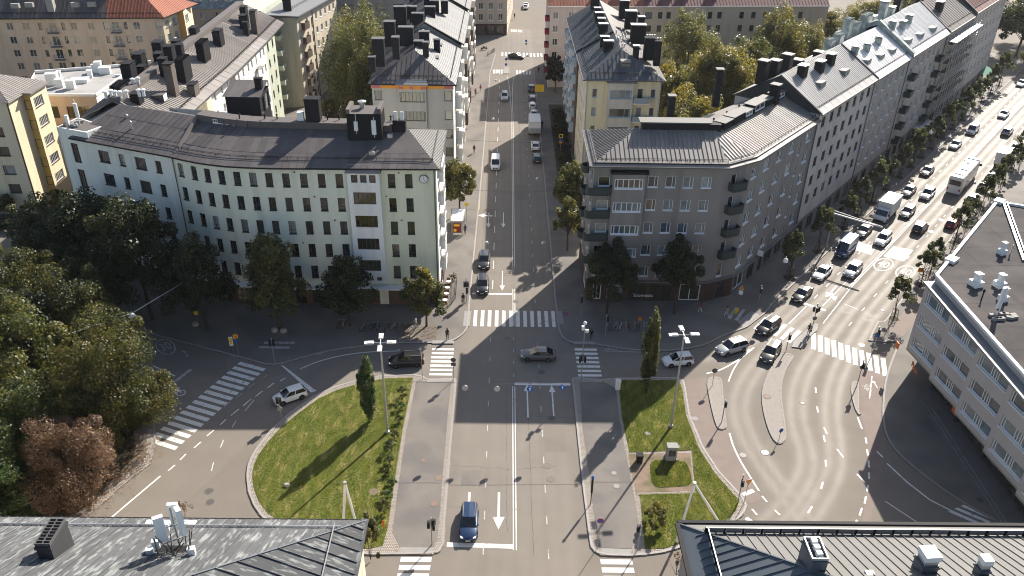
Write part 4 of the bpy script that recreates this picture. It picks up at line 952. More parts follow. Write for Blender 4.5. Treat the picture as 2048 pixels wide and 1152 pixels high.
# chamfered corner with recess windows and balconies
B.face((cx,fy),cA,3.5,ZE,'w_grey',[(1.9,z,.9,2.1,'b13n') for z in RW]); ca_ = atan2(cA[1]-fy, cA[0]-cx)
for z in RW[:4]: B.balcony(((cx+cA[0])/2,(fy+cA[1])/2),ca_,2.7,1.15,z-1.15,'balcony_dk',1.05,'balcony_dk',rnd=.5)
for z in RW[:4]: B.balcony((12.75,fy),0,3.5,1.15,z-1.55,'balcony_dk',1.0,'balcony_dk',rnd=.6)
RA = tuple(z+.35 for z in RW)
B.face(cA,AV(23.2,0),3.5,ZE,'w_grey',grid([1.0,5.0,9.3,13.8,20.2],RA,1.75,1.65,'b13')+[(17.0,z-1.2,.75,1.9,'b13n') for z in RA])
# shops
B.face((12,fy),(cx,fy),0,3.5,'w_redbrown',[(1.6,1.6,1.2,2.6,'shop'),(4.2,1.6,2.6,2.6,'shopd'),(7.5,1.6,2.8,2.6,'shopd'),(11,1.6,3.4,2.7,'shopd'),(15.2,1.6,3.0,2.7,'shop')])
B.face((cx,fy),cA,0,3.5,'w_redbrown',[(2.6,1.5,1.2,2.7,'shopd')])
B.face(cA,AV(23.2,0),0,3.5,'w_plinth',[(2.2,1.8,3.2,2.6,'shop'),(6.2,1.6,2.4,2.7,'shopd'),(9.6,1.5,1.4,2.8,'shopd'),(12.4,1.8,2.8,2.4,'shopd'),(16,1.8,2.6,2.4,'shopd'),(19.6,1.7,2.4,2.5,'shopd')])
mb = MB(); q = [(11.9,fy),(cx,fy),cA,AV(23.2,0)]; oo = offset_line(q,-.5)
for i in range(3): mb.prism([oo[i],oo[i+1],q[i+1],q[i]],3.45,3.62)
mb.build('shop_cornice','w_plinth',B.o)
B.face((12,118),(12,fy),3.5,ZE,'w_grey',grid([2.4,5.4,8.2,11],RW,1.0,1.6,'b13n')); B.face((12,118),(12,fy),0,3.5,'w_redbrown',[(9.5,1.7,3.5,2.6,'shop')])
for z in RW[:4]:
    mb = MB(); mb.lathe((11.7,112.0,z-1.5),[(.8,0),(.8,1.05),(.72,1.05),(.72,.1)],14); mb.build('balcony','balcony_dk',B.o)
B.face(AV(23.2,-13),(24,118),0,ZE,'w_grey'); B.face((24,118),(12,118),0,ZE,'w_grey')
# roof
E0=(11.4,104.3,ZE+.05); E1=(30.2,104.3,ZE+.05); E2=(*AV(1.6,.6),ZE+.05); E3=(*AV(23.2,.6),ZE+.05); RZ=24.25
R0=(18.2,111.4,RZ); Rc=(29.1,111.4,RZ); Re=(*AV(23.2,-6.5),RZ); W0=(11.4,118.4,ZE+.05)
def inset(a,c,f): return lerp3(a,c,f)
f=.16
def slope(e0,e1,r1,r0,sp,m='r_brown'):
    """flat gutter strip at the eave, then the seamed field"""
    B.roof([e0,e1,inset(e1,r1,f),inset(e0,r0,f)],'r_brown',2.6,rib=.03); B.roof([inset(e0,r0,f),inset(e1,r1,f),r1,r0] if r1!=r0 else [inset(e0,r0,f),inset(e1,r1,f),r1],m,sp,rib=.09)
    mb=MB(); mb.beam(Vector(inset(e0,r0,.07))+Vector((0,0,.06)),Vector(inset(e1,r1,.07))+Vector((0,0,.06)),.1,.16); mb.build('eave_upstand','black_metal',B.o)
    B.guard(inset(e0,r0,f-.02),inset(e1,r1,f-.02),h=.38,step=1.1)
slope(E0,E1,Rc,R0,.62); slope(E1,E2,Rc,Rc,.62); slope(E2,E3,Re,Rc,.62); slope(W0,E0,R0,R0,.55)
B.eave([W0,E0,E1,E2,E3],'gutter')
mb=MB(); bk=[(24,118.4,ZE),(*AV(23.2,-13),ZE)]; mb.poly([R0,Rc,bk[0],W0]); mb.poly([Rc,Re,bk[1],bk[0]]); mb.build('roof_covering','r_brown',B.o)
# ridge monitor and stacks
mb=MB(); mb.box(19.0,28.2,111.2,112.8,23.6,25.2); mb.build('ridge_monitor','black_metal',B.o); mb=MB(); mb.box(18.6,28.6,110.9,113.1,25.2,25.35); mb.build('monitor_roof','r_zinc',B.o)
mb=MB(); mb.box(28.2,30.0,111.2,112.6,23.6,25.0); mb.build('ridge_monitor','black_metal',B.o)
for i,(s0,s1,h) in enumerate(((2.2,4.6,.8),(5.0,8.2,.9),(8.6,11.2,.7),(11.6,15.4,1.0),(15.8,18.0,.8),(19.8,22.6,.7))):
    p=AV((s0+s1)/2,-6.4); B.box('roof_light',p,AVANG,s1-s0,1.6,23.8,24.2+h,'black_metal'); B.box('roof_light_lid',p,AVANG,s1-s0+.3,1.9,24.2+h,24.3+h,'r_zinc')
    if i in (2,3,5): pp=AV((s0+s1)/2,-5.57); B.window(pp,AVANG,24.3,'white',(s1-s0)*.8,h-.15,.01)
B.chimney(AV(18.9,-5.8),AVANG,1.3,1.3,23.4,3.2,'black_metal','cap',capm='r_zinc')
for px,py,h in ((1343,240,2.6),(1436,205,4.2)):
    p=B.rooftop(px,py,23.6); B.chimney((p[0],p[1]+1.5),0,1.0,1.0,22.5,h+1.5,'black_metal','cap',capm='r_zinc')
for s_ in (4,8,12,16): B.vent(AV(s_,-8.2),23.6,1.2,.09,'black_metal')
B.pipe(AV(23.1,.12),0,ZE)
# shop signs in plain lettering
t=link('shop_sign',text_mesh('Suomesta',.75,'sign_white',.02),B.o,(20.4-22,fy-.2-106,1.15)); t.rotation_euler=(pi/2,0,0)
mb=MB(); p=AV(8.4,.5); mb.obox(p,AVANG+pi/2,.9,.12,3.7,4.6); mb.build('hanging_sign','sign_white',B.o)
mb=MB(); p=AV(14.2,.12); mb.obox(p,AVANG,.9,.08,2.6,3.0); mb.build('shop_light','purple',B.o)
B.done()
# ================================================================== row of houses along the avenue
def row_house(label, s0, s1, ze, zr, wallm, roofm, cols, rows, style, ww, wh, sp=.7, shops=True, per=True, z_plinth=3.6, roofv=None, f=.14):
    B = Bld(label, AV((s0+s1)/2, -3), group=None)
    p0, p1 = AV(s0,0), AV(s1,0)
    B.face(p0, p1, z_plinth, ze, wallm, [(c-s0, z, ww, wh, style) for c in cols for z in rows])
    n = max(2, int((s1-s0)/4.2)); stp = (s1-s0)/n
    B.face(p0, p1, 0, z_plinth, 'w_plinth', [(stp*(i+.5), 1.7, min(2.6, stp*.62), 2.5, 'shopd') for i in range(n)])
    B.face(AV(s1,0), AV(s1,-14), 0, ze, wallm); B.face(AV(s1,-14), AV(s0,-14), 0, ze, wallm); B.face(AV(s0,-14), AV(s0,0), 0, ze, wallm)
    E0, E1 = (*AV(s0,.6),ze+.03), (*AV(s1,.6),ze+.03); R0, R1 = (*AV(s0,-7),zr), (*AV(s1,-7),zr); K0, K1 = (*AV(s0,-14.5),ze), (*AV(s1,-14.5),ze)
    B.roof([E0,E1,lerp3(E1,R1,f),lerp3(E0,R0,f)], roofm, 2.6, rib=.03, per=per); B.roof([lerp3(E0,R0,f),lerp3(E1,R1,f),R1,R0], roofm, sp, rib=.07, per=per)
    B.guard(lerp3(E0,R0,f),lerp3(E1,R1,f),h=.3,step=1.0); B.eave([E0,E1]); B.plain([R0,R1,K1,K0],roofm)
    for sgn, (a, r, k) in ((0,(AV(s0,.1),R0,AV(s0,-14))),(1,(AV(s1,.1),R1,AV(s1,-14)))):
        mb = MB(); g = [(a[0],a[1],ze),(r[0],r[1],zr-.02),(k[0],k[1],ze)]; mb.poly(g if sgn else g[::-1]); mb.build('gable_wall','w_dark',B.o)
    for e, r, k in ((E0,R0,K0),(E1,R1,K1)):
        mb = MB(); mb.beam(Vector(e)+Vector((0,0,.1)), Vector(r)+Vector((0,0,.1)), .35, .24); mb.build('verge_coping', 'gutter', B.o)
    B.pipe(AV(s0+.15,.1),0,ze)
    return B
def roofz(d, ze, zr): return ze+(zr-ze)*min(1,max(0,(.6-d)/7.6))
B = row_house('pale pinkish weathered house with brown metal roof, next to the grey corner house', 23.2, 48.8, 22.3, 27.0, 'w_pinkgrey', 'r_light', (26.2,29.7,33.0,36.4,40.0,43.4,46.8), (20.3,17.0,13.6,10.3,7.0), 'aved', 1.55, 1.75, .62)
for s,d in ((28.3,-5.6),(34,-5),(39.2,-5.2)): B.chimney(AV(s,d),AVANG,1.6,1.2,roofz(d,22.3,27)-.4,1.9,'black_metal','cap',capm='galv')
for s,d in ((30.6,-2.6),(40.6,-2.4)): B.dormer(AV(s,d),AVANG,2.0,1.0,2.6,roofz(d,22.3,27)-.1,'r_brown','w_concrete')
for s,d,h in ((24.6,-10.6,3.6),(27.4,-9.9,3.2),(31.5,-9.6,3.4),(35.4,-9.2,1.8),(44,-9,1.5)): B.chimney(AV(s,d),AVANG,1.5,1.5,24.6,h,'black_metal','cap',capm='gutter')
B.done()
B = row_house('grey house under bright metal roof with greenish dormers, behind the avenue trees', 48.8, 68.2, 22.2, 26.9, 'w_grey2', 'r_shiny', (51.1,54.9,58.7,62.3,65.6), (19.7,16.4,13.1,9.8,6.5), 'ave', 1.35, 1.8, .5)
for s,d in ((49.8,-4.8),(54.6,-4.3),(61,-4.4)): B.chimney(AV(s,d),AVANG,1.1,1.0,roofz(d,22.2,26.9)-.4,1.5,'r_patina','cap',capm='r_patina')
for s,d in ((51,-2.2),(57,-1.8),(63,-1.6)): B.dormer(AV(s,d),AVANG,2.0,.95,2.8,roofz(d,22.2,26.9)-.1,'r_patina','w_concrete')
mb = MB(); a = (*AV(68.2,.5),22.6); c = (*AV(68.2,-7.2),27.6); mb.beam(a,c,1.1,1.0); mb.beam(c,(*AV(66,-14),24.5),1.0,.8); mb.build('fire_wall_coping','r_patina',B.o)
for s,d,w_,h in ((60.5,-10.4,1.6,4.4),(64,-10.0,1.6,3.2),(68.5,-9.7,3.2,4.0),(55,-9.8,2.0,2.6),(52,-10.2,1.8,2.2)): B.chimney(AV(s,d),AVANG,w_,1.4,24.4,h,'r_patina','crates',capm='r_patina')
for s in (46.5,55,60): B.balcony(AV(67.3,0),AVANG,2.0,1.1,0.5+random.random(),'balcony_dk') if False else None
B.done()
B = row_house('grey-brown house with dark balconies under the brightest metal roof', 68.2, 93.6, 22.3, 27.6, 'w_grey3', 'r_shiny', (74.6,78.2,81.8,85.6), (19.9,16.6,13.3,10.0,6.7), 'ave', 1.35, 1.8, .5)
for s in (71.4,89.6):
    for z in (17.2,13.9,10.6,7.3,4.2): B.balcony(AV(s,0),AVANG,2.3,1.3,z,'balcony_dk',1.0,'slab')
    for z in (18.2,14.9,11.6,8.3): B.window(AV(s,.02),AVANG,z-.9,'nar',.9,2.1,.02)
for s,d in ((70.4,-5.2),(74.6,-4.4),(79.6,-4.8)): B.chimney(AV(s,d),AVANG,1.3,1.1,roofz(d,22.3,27.6)-.4,1.6,'r_patina','cap',capm='galv')
for s,d in ((71.5,-1.4),(78.5,-1.2),(86.5,-1.0)): B.dormer(AV(s,d),AVANG,2.3,1.1,3.2,roofz(d,22.3,27.6)-.1,'r_patina','w_concrete')
for s,d,h in ((79.3,-10,4.2),(83,-9.6,2.6),(88,-9.8,3.6),(73,-10,2.4)): B.chimney(AV(s,d),AVANG,1.7,1.4,25,h,'r_patina' if s<84 else 'black_metal','cap',capm='galv')
B.done()
B = row_house('house wrapped in scaffolding with plain brown felt roof', 93.6, 114.6, 22.4, 27.2, 'w_tan', 'r_felt', (97,100.6,104.2,107.8,111.4), (19.9,16.6,13.3,10.0,6.7), 'ave', 1.3, 1.8, 1.4)
B.chimney(AV(99,-4.2),AVANG,2.2,1.3,25.0,2.0,'black_metal','cap'); B.chimney(AV(104,-9.5),AVANG,1.8,1.4,25,3.4,'black_metal','cap'); B.done()
B = row_house('tall tan house with red-brown tiled roof at the far end of the avenue row', 114.6, 148.0, 22.9, 28.2, 'w_taupe', 'r_tiledk', (118,121.4,124.8,128.4,132,135.6,139.2,142.8,146), (20.4,17.1,13.8,10.5,7.2), 'ave', 1.25, 1.7, .8)
for s,d in ((122,-4),(131,-4)): B.dormer(AV(s,d),AVANG,2.4,1.2,2.6,roofz(d,22.9,28.2)-.1,'r_tiledk','f_white')
for s,d,h in ((117,-9,3.2),(126,-9.5,3.0),(138,-9,3)): B.chimney(AV(s,d),AVANG,2.0,1.5,26,h,'black_metal','cap')
for z in (17,13.7,10.4,7.1):
    B.balcony(AV(147.9,-2),AVANG+pi/2,2.4,1.1,z,'balcony_grey',1.0,'slab')
mb = MB(); p = [AV(140,0),AV(140,2.2),AV(148,2.2),AV(148,0)]; mb.poly([(*p[0],3.9),(*p[1],3.0),(*p[2],3.0),(*p[3],3.9)]); mb.poly([(*p[1],3.0),(*p[1],2.6),(*p[2],2.6),(*p[2],3.0)]); mb.build('shop_awning','awning_green',B.o)
B.done()
# scaffolding in front of the wrapped house
t = thing('scaffolding','steel scaffolding with netting along the wrapped house front','scaffolding',(*AV(104,1.2),0)); o=ORG[t]
for lv in range(1,11):
    mb=MB(); z=lv*2.0; mb.obox(AV(104,1.15),AVANG,21.5,1.0,z-.06,z); mb.build('platform','stake_wood' if lv%3 else 'galv',t)
    mb=MB(); mb.beam((*AV(93.3,1.75),z+1.0),(*AV(114.7,1.75),z+1.0),.05,.05); mb.beam((*AV(93.3,1.75),z+.5),(*AV(114.7,1.75),z+.5),.05,.05); mb.build('guard_rail','galv',t)
for i in range(11):
    for d in (.55,1.8):
        mb=MB(); p=AV(93.3+i*2.14,d); mb.tube([(*p,0),(*p,21.5)],.06,6); mb.build('standard','galv',t)
for i in range(5):
    mb=MB(); a=AV(93.3+i*4.28,1.85); c=AV(97.5+i*4.28,1.85); mb.beam((*a,2),(*c,8),.05,.05); mb.beam((*a,12),(*c,20),.05,.05); mb.build('diagonal_brace','galv',t)
mb=MB()
for i in range(0,24):
    p=AV(93+i*.9,2.2); mb.obox(AV(93.4+i*.9,1.2),AVANG,.85,2.4,20.6+(i%2)*.02,20.66+(i%2)*.02)
mb.build('top_boards','galv',t)
for s0,s1 in ((84,92.5),(94,101)):
    mb=MB(); p=[AV(s0,.2),AV(s1,.2),AV(s1,3.4),AV(s0,3.4)]; mb.poly([(*p[0],3.9),(*p[1],3.9),(*p[2],3.5),(*p[3],3.5)]); mb.poly([(*p[0],3.84),(*p[1],3.84),(*p[2],3.44),(*p[3],3.44)][::-1])
    for s in (s0+.2,s1-.2): mb.tube([(*AV(s,3.2),0),(*AV(s,3.2),3.5)],.06,6)
    mb.build('pavement_canopy','galv',t)

# ================================================================== light grey office block with a set-back ground floor (right edge)
B = Bld('light grey office block with stepped window bays above a set-back ground floor', (60,85)); zt=15.2; zb=4.6
oc = (51.6,86.9); far = (69.6,109.0)
rows=(12.3,8.9,5.6+.6)
rows=(12.4,9.2,6.1)
pts=[]; x=51.0; ys=[86.9,80.6,74.2,67.8,61.4,55.0,48.6]
face_pts=[]
for i in range(6):
    a=(51.0+.12*i,ys[i]); c=(51.0+.12*i+.75,ys[i+1]); B.face(a,c,zb,13.9,'w_office',[(3.2,z,5.0,1.45,'off') for z in rows],.22)
    nx=(51.0+.12*(i+1),ys[i+1]); B.face(c,nx,zb,13.9,'w_office'); face_pts+= [a,c]
B.face((69.0,108.3),(51.0,86.9),zb,13.9,'w_office',[(4+6.4*i,z,5.0,1.45,'off') for i in range(4) for z in rows],.22)
mb=MB(); mb.prism(ccw(face_pts+[(51.9,48.6),(90,48.6),(90,100),(69.0,108.3)]),zb-.25,zb); mb.build('soffit','w_concrete',B.o)
# glazed ground floor set back under the overhang, on a low terrace with steps
g=[(54.0,48),(54.2,84.6),(70,103.5)][::-1]
B.face(g[0],g[1],0.5,zb,'w_dark',[(2+4*i,2.3,3.4,2.9,'shopd') for i in range(6)]); B.face(g[1],g[2],0.5,zb,'w_dark',[(2+4*i,2.3,3.4,2.9,'shopd') for i in range(9)])
for i in range(6): B.box('column',(54.0+.1*i,84-6.4*i),0,.4,.4,0,zb-.2,'w_dark')
for i,(dx,z) in enumerate(((0,.16),(.4,.32),(.8,.48))):
    mb=MB(); mb.prism(ccw([(51.6+dx,47),(51.2+dx,62-.4*i),(51.6+dx,82-.4*i),(55,86),(55,47)]),0,z); mb.build('terrace_step','w_plinth',B.o)
ins=[(52.0,48.6),(52.0,87.0),(70.2,108.6),(90,100),(90,48.6)]
mb=MB(); mb.prism(ccw(ins),13.7,14.9); mb.build('parapet','w_office',B.o)
mb=MB(); q=[(50.85,87.4),(50.85,48.6)]; mb.prism([(50.75,48.6),(52.1,48.6),(52.1,87.2),(50.7,87.2)],13.9,14.15); mb.build('ledge','f_grey',B.o)
mb=MB()
for a,c in (((52.0,48.6),(52.0,87.0)),((52.0,87.0),(70.2,108.6)),((70.2,108.6),(90,100))):
    mb.beam((*a,15.05),(*c,15.05),.38,.32)
mb.build('parapet_coping','fascia_white',B.o)
for i in range(12):
    for j in range(4):
        x0=52.3+j*6.5; y0=48.6+i*4.6; mb=MB(); pl=clip_t([Vector((x0,y0,14.92)),Vector((x0+6.45,y0,14.92)),Vector((x0+6.45,y0+4.55,14.92)),Vector((x0,y0+4.55,14.92))],lambda p:(p-Vector((52.2,86.8,0))).dot(Vector((-.764,.645,0))),-1e3,-.3)
        if len(pl)>2: mb.poly(pl); mb.build('felt_sheet','r_bitumen',B.o)
sheet('roof_covering',ccw(ins),14.905,'r_bitumen',B.o)
def rt(px,py): g=G(px,py,15.0); return (g.x,g.y)
def cowl(px,py,sc,base=1.3):
    p=rt(px,py); mb=MB(); mb.obox(p,.3,base*1.1*sc,base*1.1*sc,14.92,15.6); mb.obox(p,.3,.75*sc,.75*sc,15.6,16.5); mb.obox(p,.3,.95*sc,.95*sc,16.5,16.62); mb.build('roof_ventilator','antenna_white',B.o)
cowl(1951,570,.85); cowl(2003,507,.62,1.2); cowl(1998,572,.75); cowl(2005,600,.6)
for px,py in ((1903,521),(1998,404)): p=rt(px,py); mb=MB(); mb.obox(p,.75,1.6,1.2,14.92,15.35); mb.build('roof_light','fascia_white',B.o)
for px,py in ((2020,508),(1963,598)): B.vent(rt(px,py),14.9,1.4,.08,'galv' if px>2000 else 'black_metal')
a,c=rt(2006,405),rt(2047,522); mb=MB(); mb.beam((*a,15.1),(*c,15.1),.3,.2); mb.beam((a[0]+.5,a[1],15.1),(c[0]+.5,c[1],15.1),.12,.15); mb.build('cable_tray','galv',B.o)
p=rt(1992,625); mb=MB(); mb.obox(p,.5,.5,.25,15.6,18.2); mb.tube([(p[0]+.3,p[1],14.9),(p[0]+.3,p[1],18.4)],.06,8); mb.build('panel_antenna','antenna_white',B.o)
for i in range(9):
    p=rt(1982+i*6+random.uniform(-3,3),634+random.uniform(-5,6)); mb=MB(); mb.obox(p,random.uniform(-.3,.3),.7,.4,14.95,15.25); mb.build('ballast_block','slab',B.o)
t=link('fascia_sign',text_mesh('Pizza',1.0,'orange',.05),B.o,(50.75-60,83.5-85,3.9)); t.rotation_euler=(pi/2,0,radians(-90)-.12)
mb=MB(); mb.box(50.6,50.75,88.2,88.9,3.4,4.3); mb.build('projecting_sign','orange',B.o); mb=MB(); mb.box(53.5,53.9,77.2,78.1,1.6,3.4); mb.build('menu_board','orange',B.o)
B.done()
# neighbour further up the avenue
B = Bld('concrete block with ribbon windows cut off by the right edge', (92,118))
n0,n1=AV(24,26.5),AV(44,26.5); n0=(73.5,113.0); n1=(98,142)
dv=Vector((.636,.772)); 
p0=Vector((80.5,118.0)); p1=p0+dv*40; p2=p0+Vector((.772,-.636))*22
B.face(tuple(p1),tuple(p0),0,19,'w_concrete',[(4+5*i,z,4.2,1.6,'off') for i in range(8) for z in (4,7.3,10.6,13.9,17)]); B.face(tuple(p0),tuple(p2),0,19,'w_concrete',[(3.5+5*i,z,4.0,1.6,'nar') for i in range(4) for z in (4,7.3,10.6,13.9,17)])
mb=MB(); mb.prism(ccw([tuple(p0),tuple(p1),tuple(p1+Vector((.772,-.636))*22),tuple(p2)]),19,19.5); mb.build('roof_slab','r_bitumen',B.o); B.done()
# ================================================================== grey brick house with an orange band (left of the street, middle)
B = Bld('grey brick house with orange and pink band under dark hipped roof', (-16,150)); ZE=21.0
x0,x1,y0=-23.2,-9.2,141.6; rows=(18.8,15.4,12.0,8.6,5.2)
B.face((x0,y0),(x0+4.6,y0),0,20.1,'w_brick',[(1.05,z,1.3,1.75,'b9') for z in rows]); B.face((x0+9.4,y0),(x1,y0),0,20.1,'w_brick',[(3.75,z,1.3,1.75,'b9') for z in rows])
B.face((x0+4.6,y0-.5),(x0+9.4,y0-.5),3,20.1,'w_brick',[(2.4,z-.1,4.4,1.75,'b9w') for z in rows]); B.face((x0+4.6,y0),(x0+4.6,y0-.5),3,20.1,'w_brick'); B.face((x0+9.4,y0-.5),(x0+9.4,y0),3,20.1,'w_brick'); B.face((x0+4.6,y0),(x0+9.4,y0),0,3,'w_brick')
k=0
for a,c,yy in ((x0-.1,x0+4.6,y0-.03),(x0+4.55,x0+9.45,y0-.53),(x0+9.4,x1+.1,y0-.03)):
    B.face((a,yy),(c,yy),20.1,ZE,'band_orange')
for a,c,yy in ((x0,x0+1.5,y0),(x1-1.5,x1-.05,y0),(x0+4.7,x0+5.5,y0-.5),(x0+6.6,x0+7.2,y0-.5),(x0+8.5,x0+9.3,y0-.5)):
    mb=MB(); mb.box(a,c,yy-.06,yy-.035,20.15,20.6); mb.build('band_panel','band_pink',B.o)
mb=MB(); mb.prism([(x0+4.2,y0-.9),(x0+9.8,y0-.9),(x0+9.4,y0+.4),(x0+4.6,y0+.4)],20.9,21.05); mb.poly([(x0+4.2,y0-.9,21.05),(x0+9.8,y0-.9,21.05),(x0+9.2,y0+.9,21.8),(x0+4.8,y0+.9,21.8)]); mb.build('bay_roof','r_grey',B.o)
ro=[(s,z,1.2,1.6,'b13n') for s in (2.5,6,11.5,15,20.5) for z in rows]; B.face((x1,y0),(x1,165),0,ZE,'w_white',ro); B.face((x0,165),(x0,y0),0,ZE,'w_brick')
ze=ZE+.03; e0=(x0-.6,y0-.6,ze); e1=(x1+.6,y0-.6,ze); rA=(-16.2,148.2,25.0); rB=(-16.2,165,25.0); e2=(x1+.6,165,ze); e3=(x0-.6,165,ze)
B.roof([e0,e1,rA],'r_dark',.8); B.roof([e1,e2,rB,rA],'r_grey',.7); B.roof([e3,e0,rA,rB],'r_dark',.7); B.eave([e0,e1,e2],'black_metal')
B.guard(lerp3(e0,rA,.2),lerp3(e1,rA,.2)); B.guard((x1-.4,142.8,21.65),(x1-.4,165,21.65),h=.25,step=.8)
for px,py,wd,h in ((687+20,150,2.6,4.6),(868+0,0,0,0)):
    pass
for x,y,wd,l,h in ((-22.3,146.5,2.0,1.4,4.6),(-19.2,146,1.2,1.1,3.6),(-18.4,155,2.6,1.3,3.2),(-14.2,147.6,1.0,.9,2.4),(-15.8,151.5,1.6,1.2,1.6),(-15.2,156,1.8,1.2,2.2),(-22,160,2.0,1.4,4.4),(-12.8,154.5,1.1,.9,2.6),(-23.0,142.8,1.1,1.0,2.4)): B.chimney((x,y),0,wd,l,22.6 if x<-21 or x>-13 else 24.0,h,'black_metal','cap')
for y in (150.5,155,159.5): B.dormer((-12.2,y),radians(90),1.8,.8,2.2,22.5,'r_grey','w_dark')
for i in range(5):
    for z in (17.6,14.2,10.8,7.4,4): 
        if i in (1,3): B.box('glazed_bay',(x1+.55,y0+3.5+i*4.6),0,1.1,2.6,z,z+2.7,'w_white'); B.box('bay_glazing',(x1+.58,y0+3.5+i*4.6),0,1.12,2.3,z+1.1,z+2.4,'glass_office')
B.done()
# --- next two houses up the same side
for (ya,yb,lab,wm,rm,zz) in ((165,193.5,'narrow white house with grey roof and stacked glazed bays behind the brick house','w_white','r_grey',21.6),(193.5,214,'far white house at the end of the left terrace before the side street','w_cream','r_grey',22.0)):
    B=Bld(lab,(-16,(ya+yb)/2)); e1=(-8.4,ya,zz); e2=(-8.4,yb,zz); rA=(-16,ya,zz+4.2); rB=(-16,yb,zz+4.2); e0=(-24,ya,zz); e3=(-24,yb,zz)
    B.face((-9,ya),(-9,yb),0,zz,wm,[(s,z,1.2,1.6,'b13n') for s in (3,8,14,19) for z in (19,15.6,12.2,8.8,5.4)]); B.face((-23.5,yb),(-23.5,ya),0,zz,'w_concrete')
    mb=MB(); mb.poly([(-23.5,ya,0),(-9,ya,0),(-9,ya,zz),(-16,ya,zz+4.1),(-23.5,ya,zz)]); mb.build('gable_wall','w_concrete',B.o); mb=MB(); mb.poly([(-9,yb,0),(-23.5,yb,0),(-23.5,yb,zz),(-16,yb,zz+4.1),(-9,yb,zz)]); mb.build('gable_wall','w_concrete',B.o)
    B.roof([e1,e2,rB,rA],rm,.7); B.roof([e3,e0,rA,rB],'r_dark',.9); B.eave([e1,e2]); B.guard((-9.4,ya+.3,zz+.6),(-9.4,yb-.3,zz+.6),h=.25,step=.8)
    mb=MB(); mb.beam((-8.4,ya,zz+.15),(-16,ya,zz+4.35),.4,.25); mb.build('verge_coping','black_metal',B.o)
    for i in range(3):
        for z in (17.8,14.4,11,7.6,4.2): B.box('glazed_bay',(-8.5,ya+4.5+i*7.5),0,1.2,2.8,z,z+2.7,'w_white' if (i+int(z))%2 else 'w_brown'); B.box('bay_glazing',(-8.47,ya+4.5+i*7.5),0,1.22,2.4,z+1.1,z+2.4,'glass_office')
    for x,y,wd,h in ((-21,ya+4,2.4,5),(-19,ya+9,1.4,4),(-17.5,ya+3,2.2,2.2),(-15.5,ya+8,2.0,2.4),(-15,ya+13,1.8,2.6),(-16.5,ya+17,2.0,3),(-13,ya+14,1.4,2.4),(-20.5,ya+14,1.6,3)): B.chimney((x,y),0,wd,1.2,22.8 if x<-18 else 24.6,h,'black_metal','cap')
    B.done()
# ================================================================== yellow house (right of the street, middle)
B=Bld('yellow gabled house with light blue bay windows and small balconies', (21,155)); ZE=21.0; x0,x1,y0=14.2,27.5,145.7; rows=(18.5,15.1,11.7,8.3,5)
B.face((x0,y0),(x0+3.9,y0),0,ZE,'w_yellow2',[(1.6,z,.85,1.55,'b12') for z in rows]); B.face((x0+8.4,y0),(x1,y0),0,ZE,'w_yellow2',[(3.6,z,.85,1.6,'b12') for z in rows]+[(1.3,z-.2,1.0,2.1,'b12') for z in rows])
B.face((x0+3.9,y0),(x0+3.9,y0-.7),3,20.6,'w_beigebay'); B.face((x0+3.9,y0-.7),(x0+8.4,y0-.7),3,20.6,'w_beigebay',[(2.3,z,3.9,1.6,'b12w') for z in rows]); B.face((x0+8.4,y0-.7),(x0+8.4,y0),3,20.6,'w_beigebay'); B.face((x0+3.9,y0),(x0+8.4,y0),0,3,'w_yellow2')
for z in rows: B.balcony((x0+9.9,y0),0,2.8,1.0,z-1.55,'balcony_grey',1.0,'fascia_white')
for x in (x0+.12,x1-.12): B.pipe((x,y0-.1),0,ZE,'f_blue')
mb=MB(); mb.poly([(x0+3.5,y0-1.1,20.7),(x0+8.9,y0-1.1,20.7),(x0+8.6,y0+.6,21.4),(x0+3.7,y0+.6,21.4)]); mb.prism([(x0+3.5,y0-1.1),(x0+8.9,y0-1.1),(x0+8.9,y0),(x0+3.5,y0)],20.6,20.7); mb.build('bay_roof','r_zinc',B.o)
B.face((x0,163),(x0,y0),0,ZE,'w_cream',[(s,z,.9,1.6,'nar') for s in (3,7,10,13.5) for z in rows]); B.face((x1,y0),(x1,192),0,ZE,'w_cream',[(s,z,1.2,1.6,'white') for s in (4,9,14,20,26,32,40) for z in rows])
B.face((x0-.3,192),(x0-.3,163),0,ZE,'w_brown',[]); B.face((x1,192),(x0,192),0,ZE,'w_cream'); B.face((x0-.3,163),(x0,163),0,ZE,'w_brown')
for y in (166,172,178,184,189):
    for z in rows: B.box('glazed_bay',(x0-.75,y),0,.9,1.7,z-.9,z+.9,'w_lightblue' if y%4 else 'f_white'); B.box('bay_glazing',(x0-.78,y),0,.92,1.5,z-.2,z+.7,'glass_office')
ze=ZE+.03; e0=(x0-.6,y0-.6,ze); e1=(x1+.6,y0-.6,ze); rA=(20.6,151.3,25.0); rB=(20.4,192,25.2); e2=(x1+.6,192,ze); e3=(x0-.9,192,ze); em=(x0-.7,163,ze); rm=(20.5,163,25.05)
B.roof([e0,e1,rA],'r_slate',.75); B.roof([em,e0,rA,rm],'r_slate',.8); B.roof([e3,em,rm,rB],'r_slate',.6); B.roof([e1,e2,rB,rA],'r_dark',.9); B.eave([e3,em,e0,e1,e2],'gutter')
B.guard(lerp3(e0,rA,.18),lerp3(e1,rA,.18)); B.guard(lerp3(em,rm,.18),lerp3(e0,rA,.18))
mb=MB(); mb.beam((*em[:2],ZE+.2),(*rm[:2],25.2),.4,.3); mb.build('party_parapet','black_metal',B.o)
B.box('roof_window_house',(21.2,148.6),0,1.8,2.0,22.4,23.7,'r_brown'); B.window((21.2,147.6),0,22.7,'shopd',1.6,.7,.01)
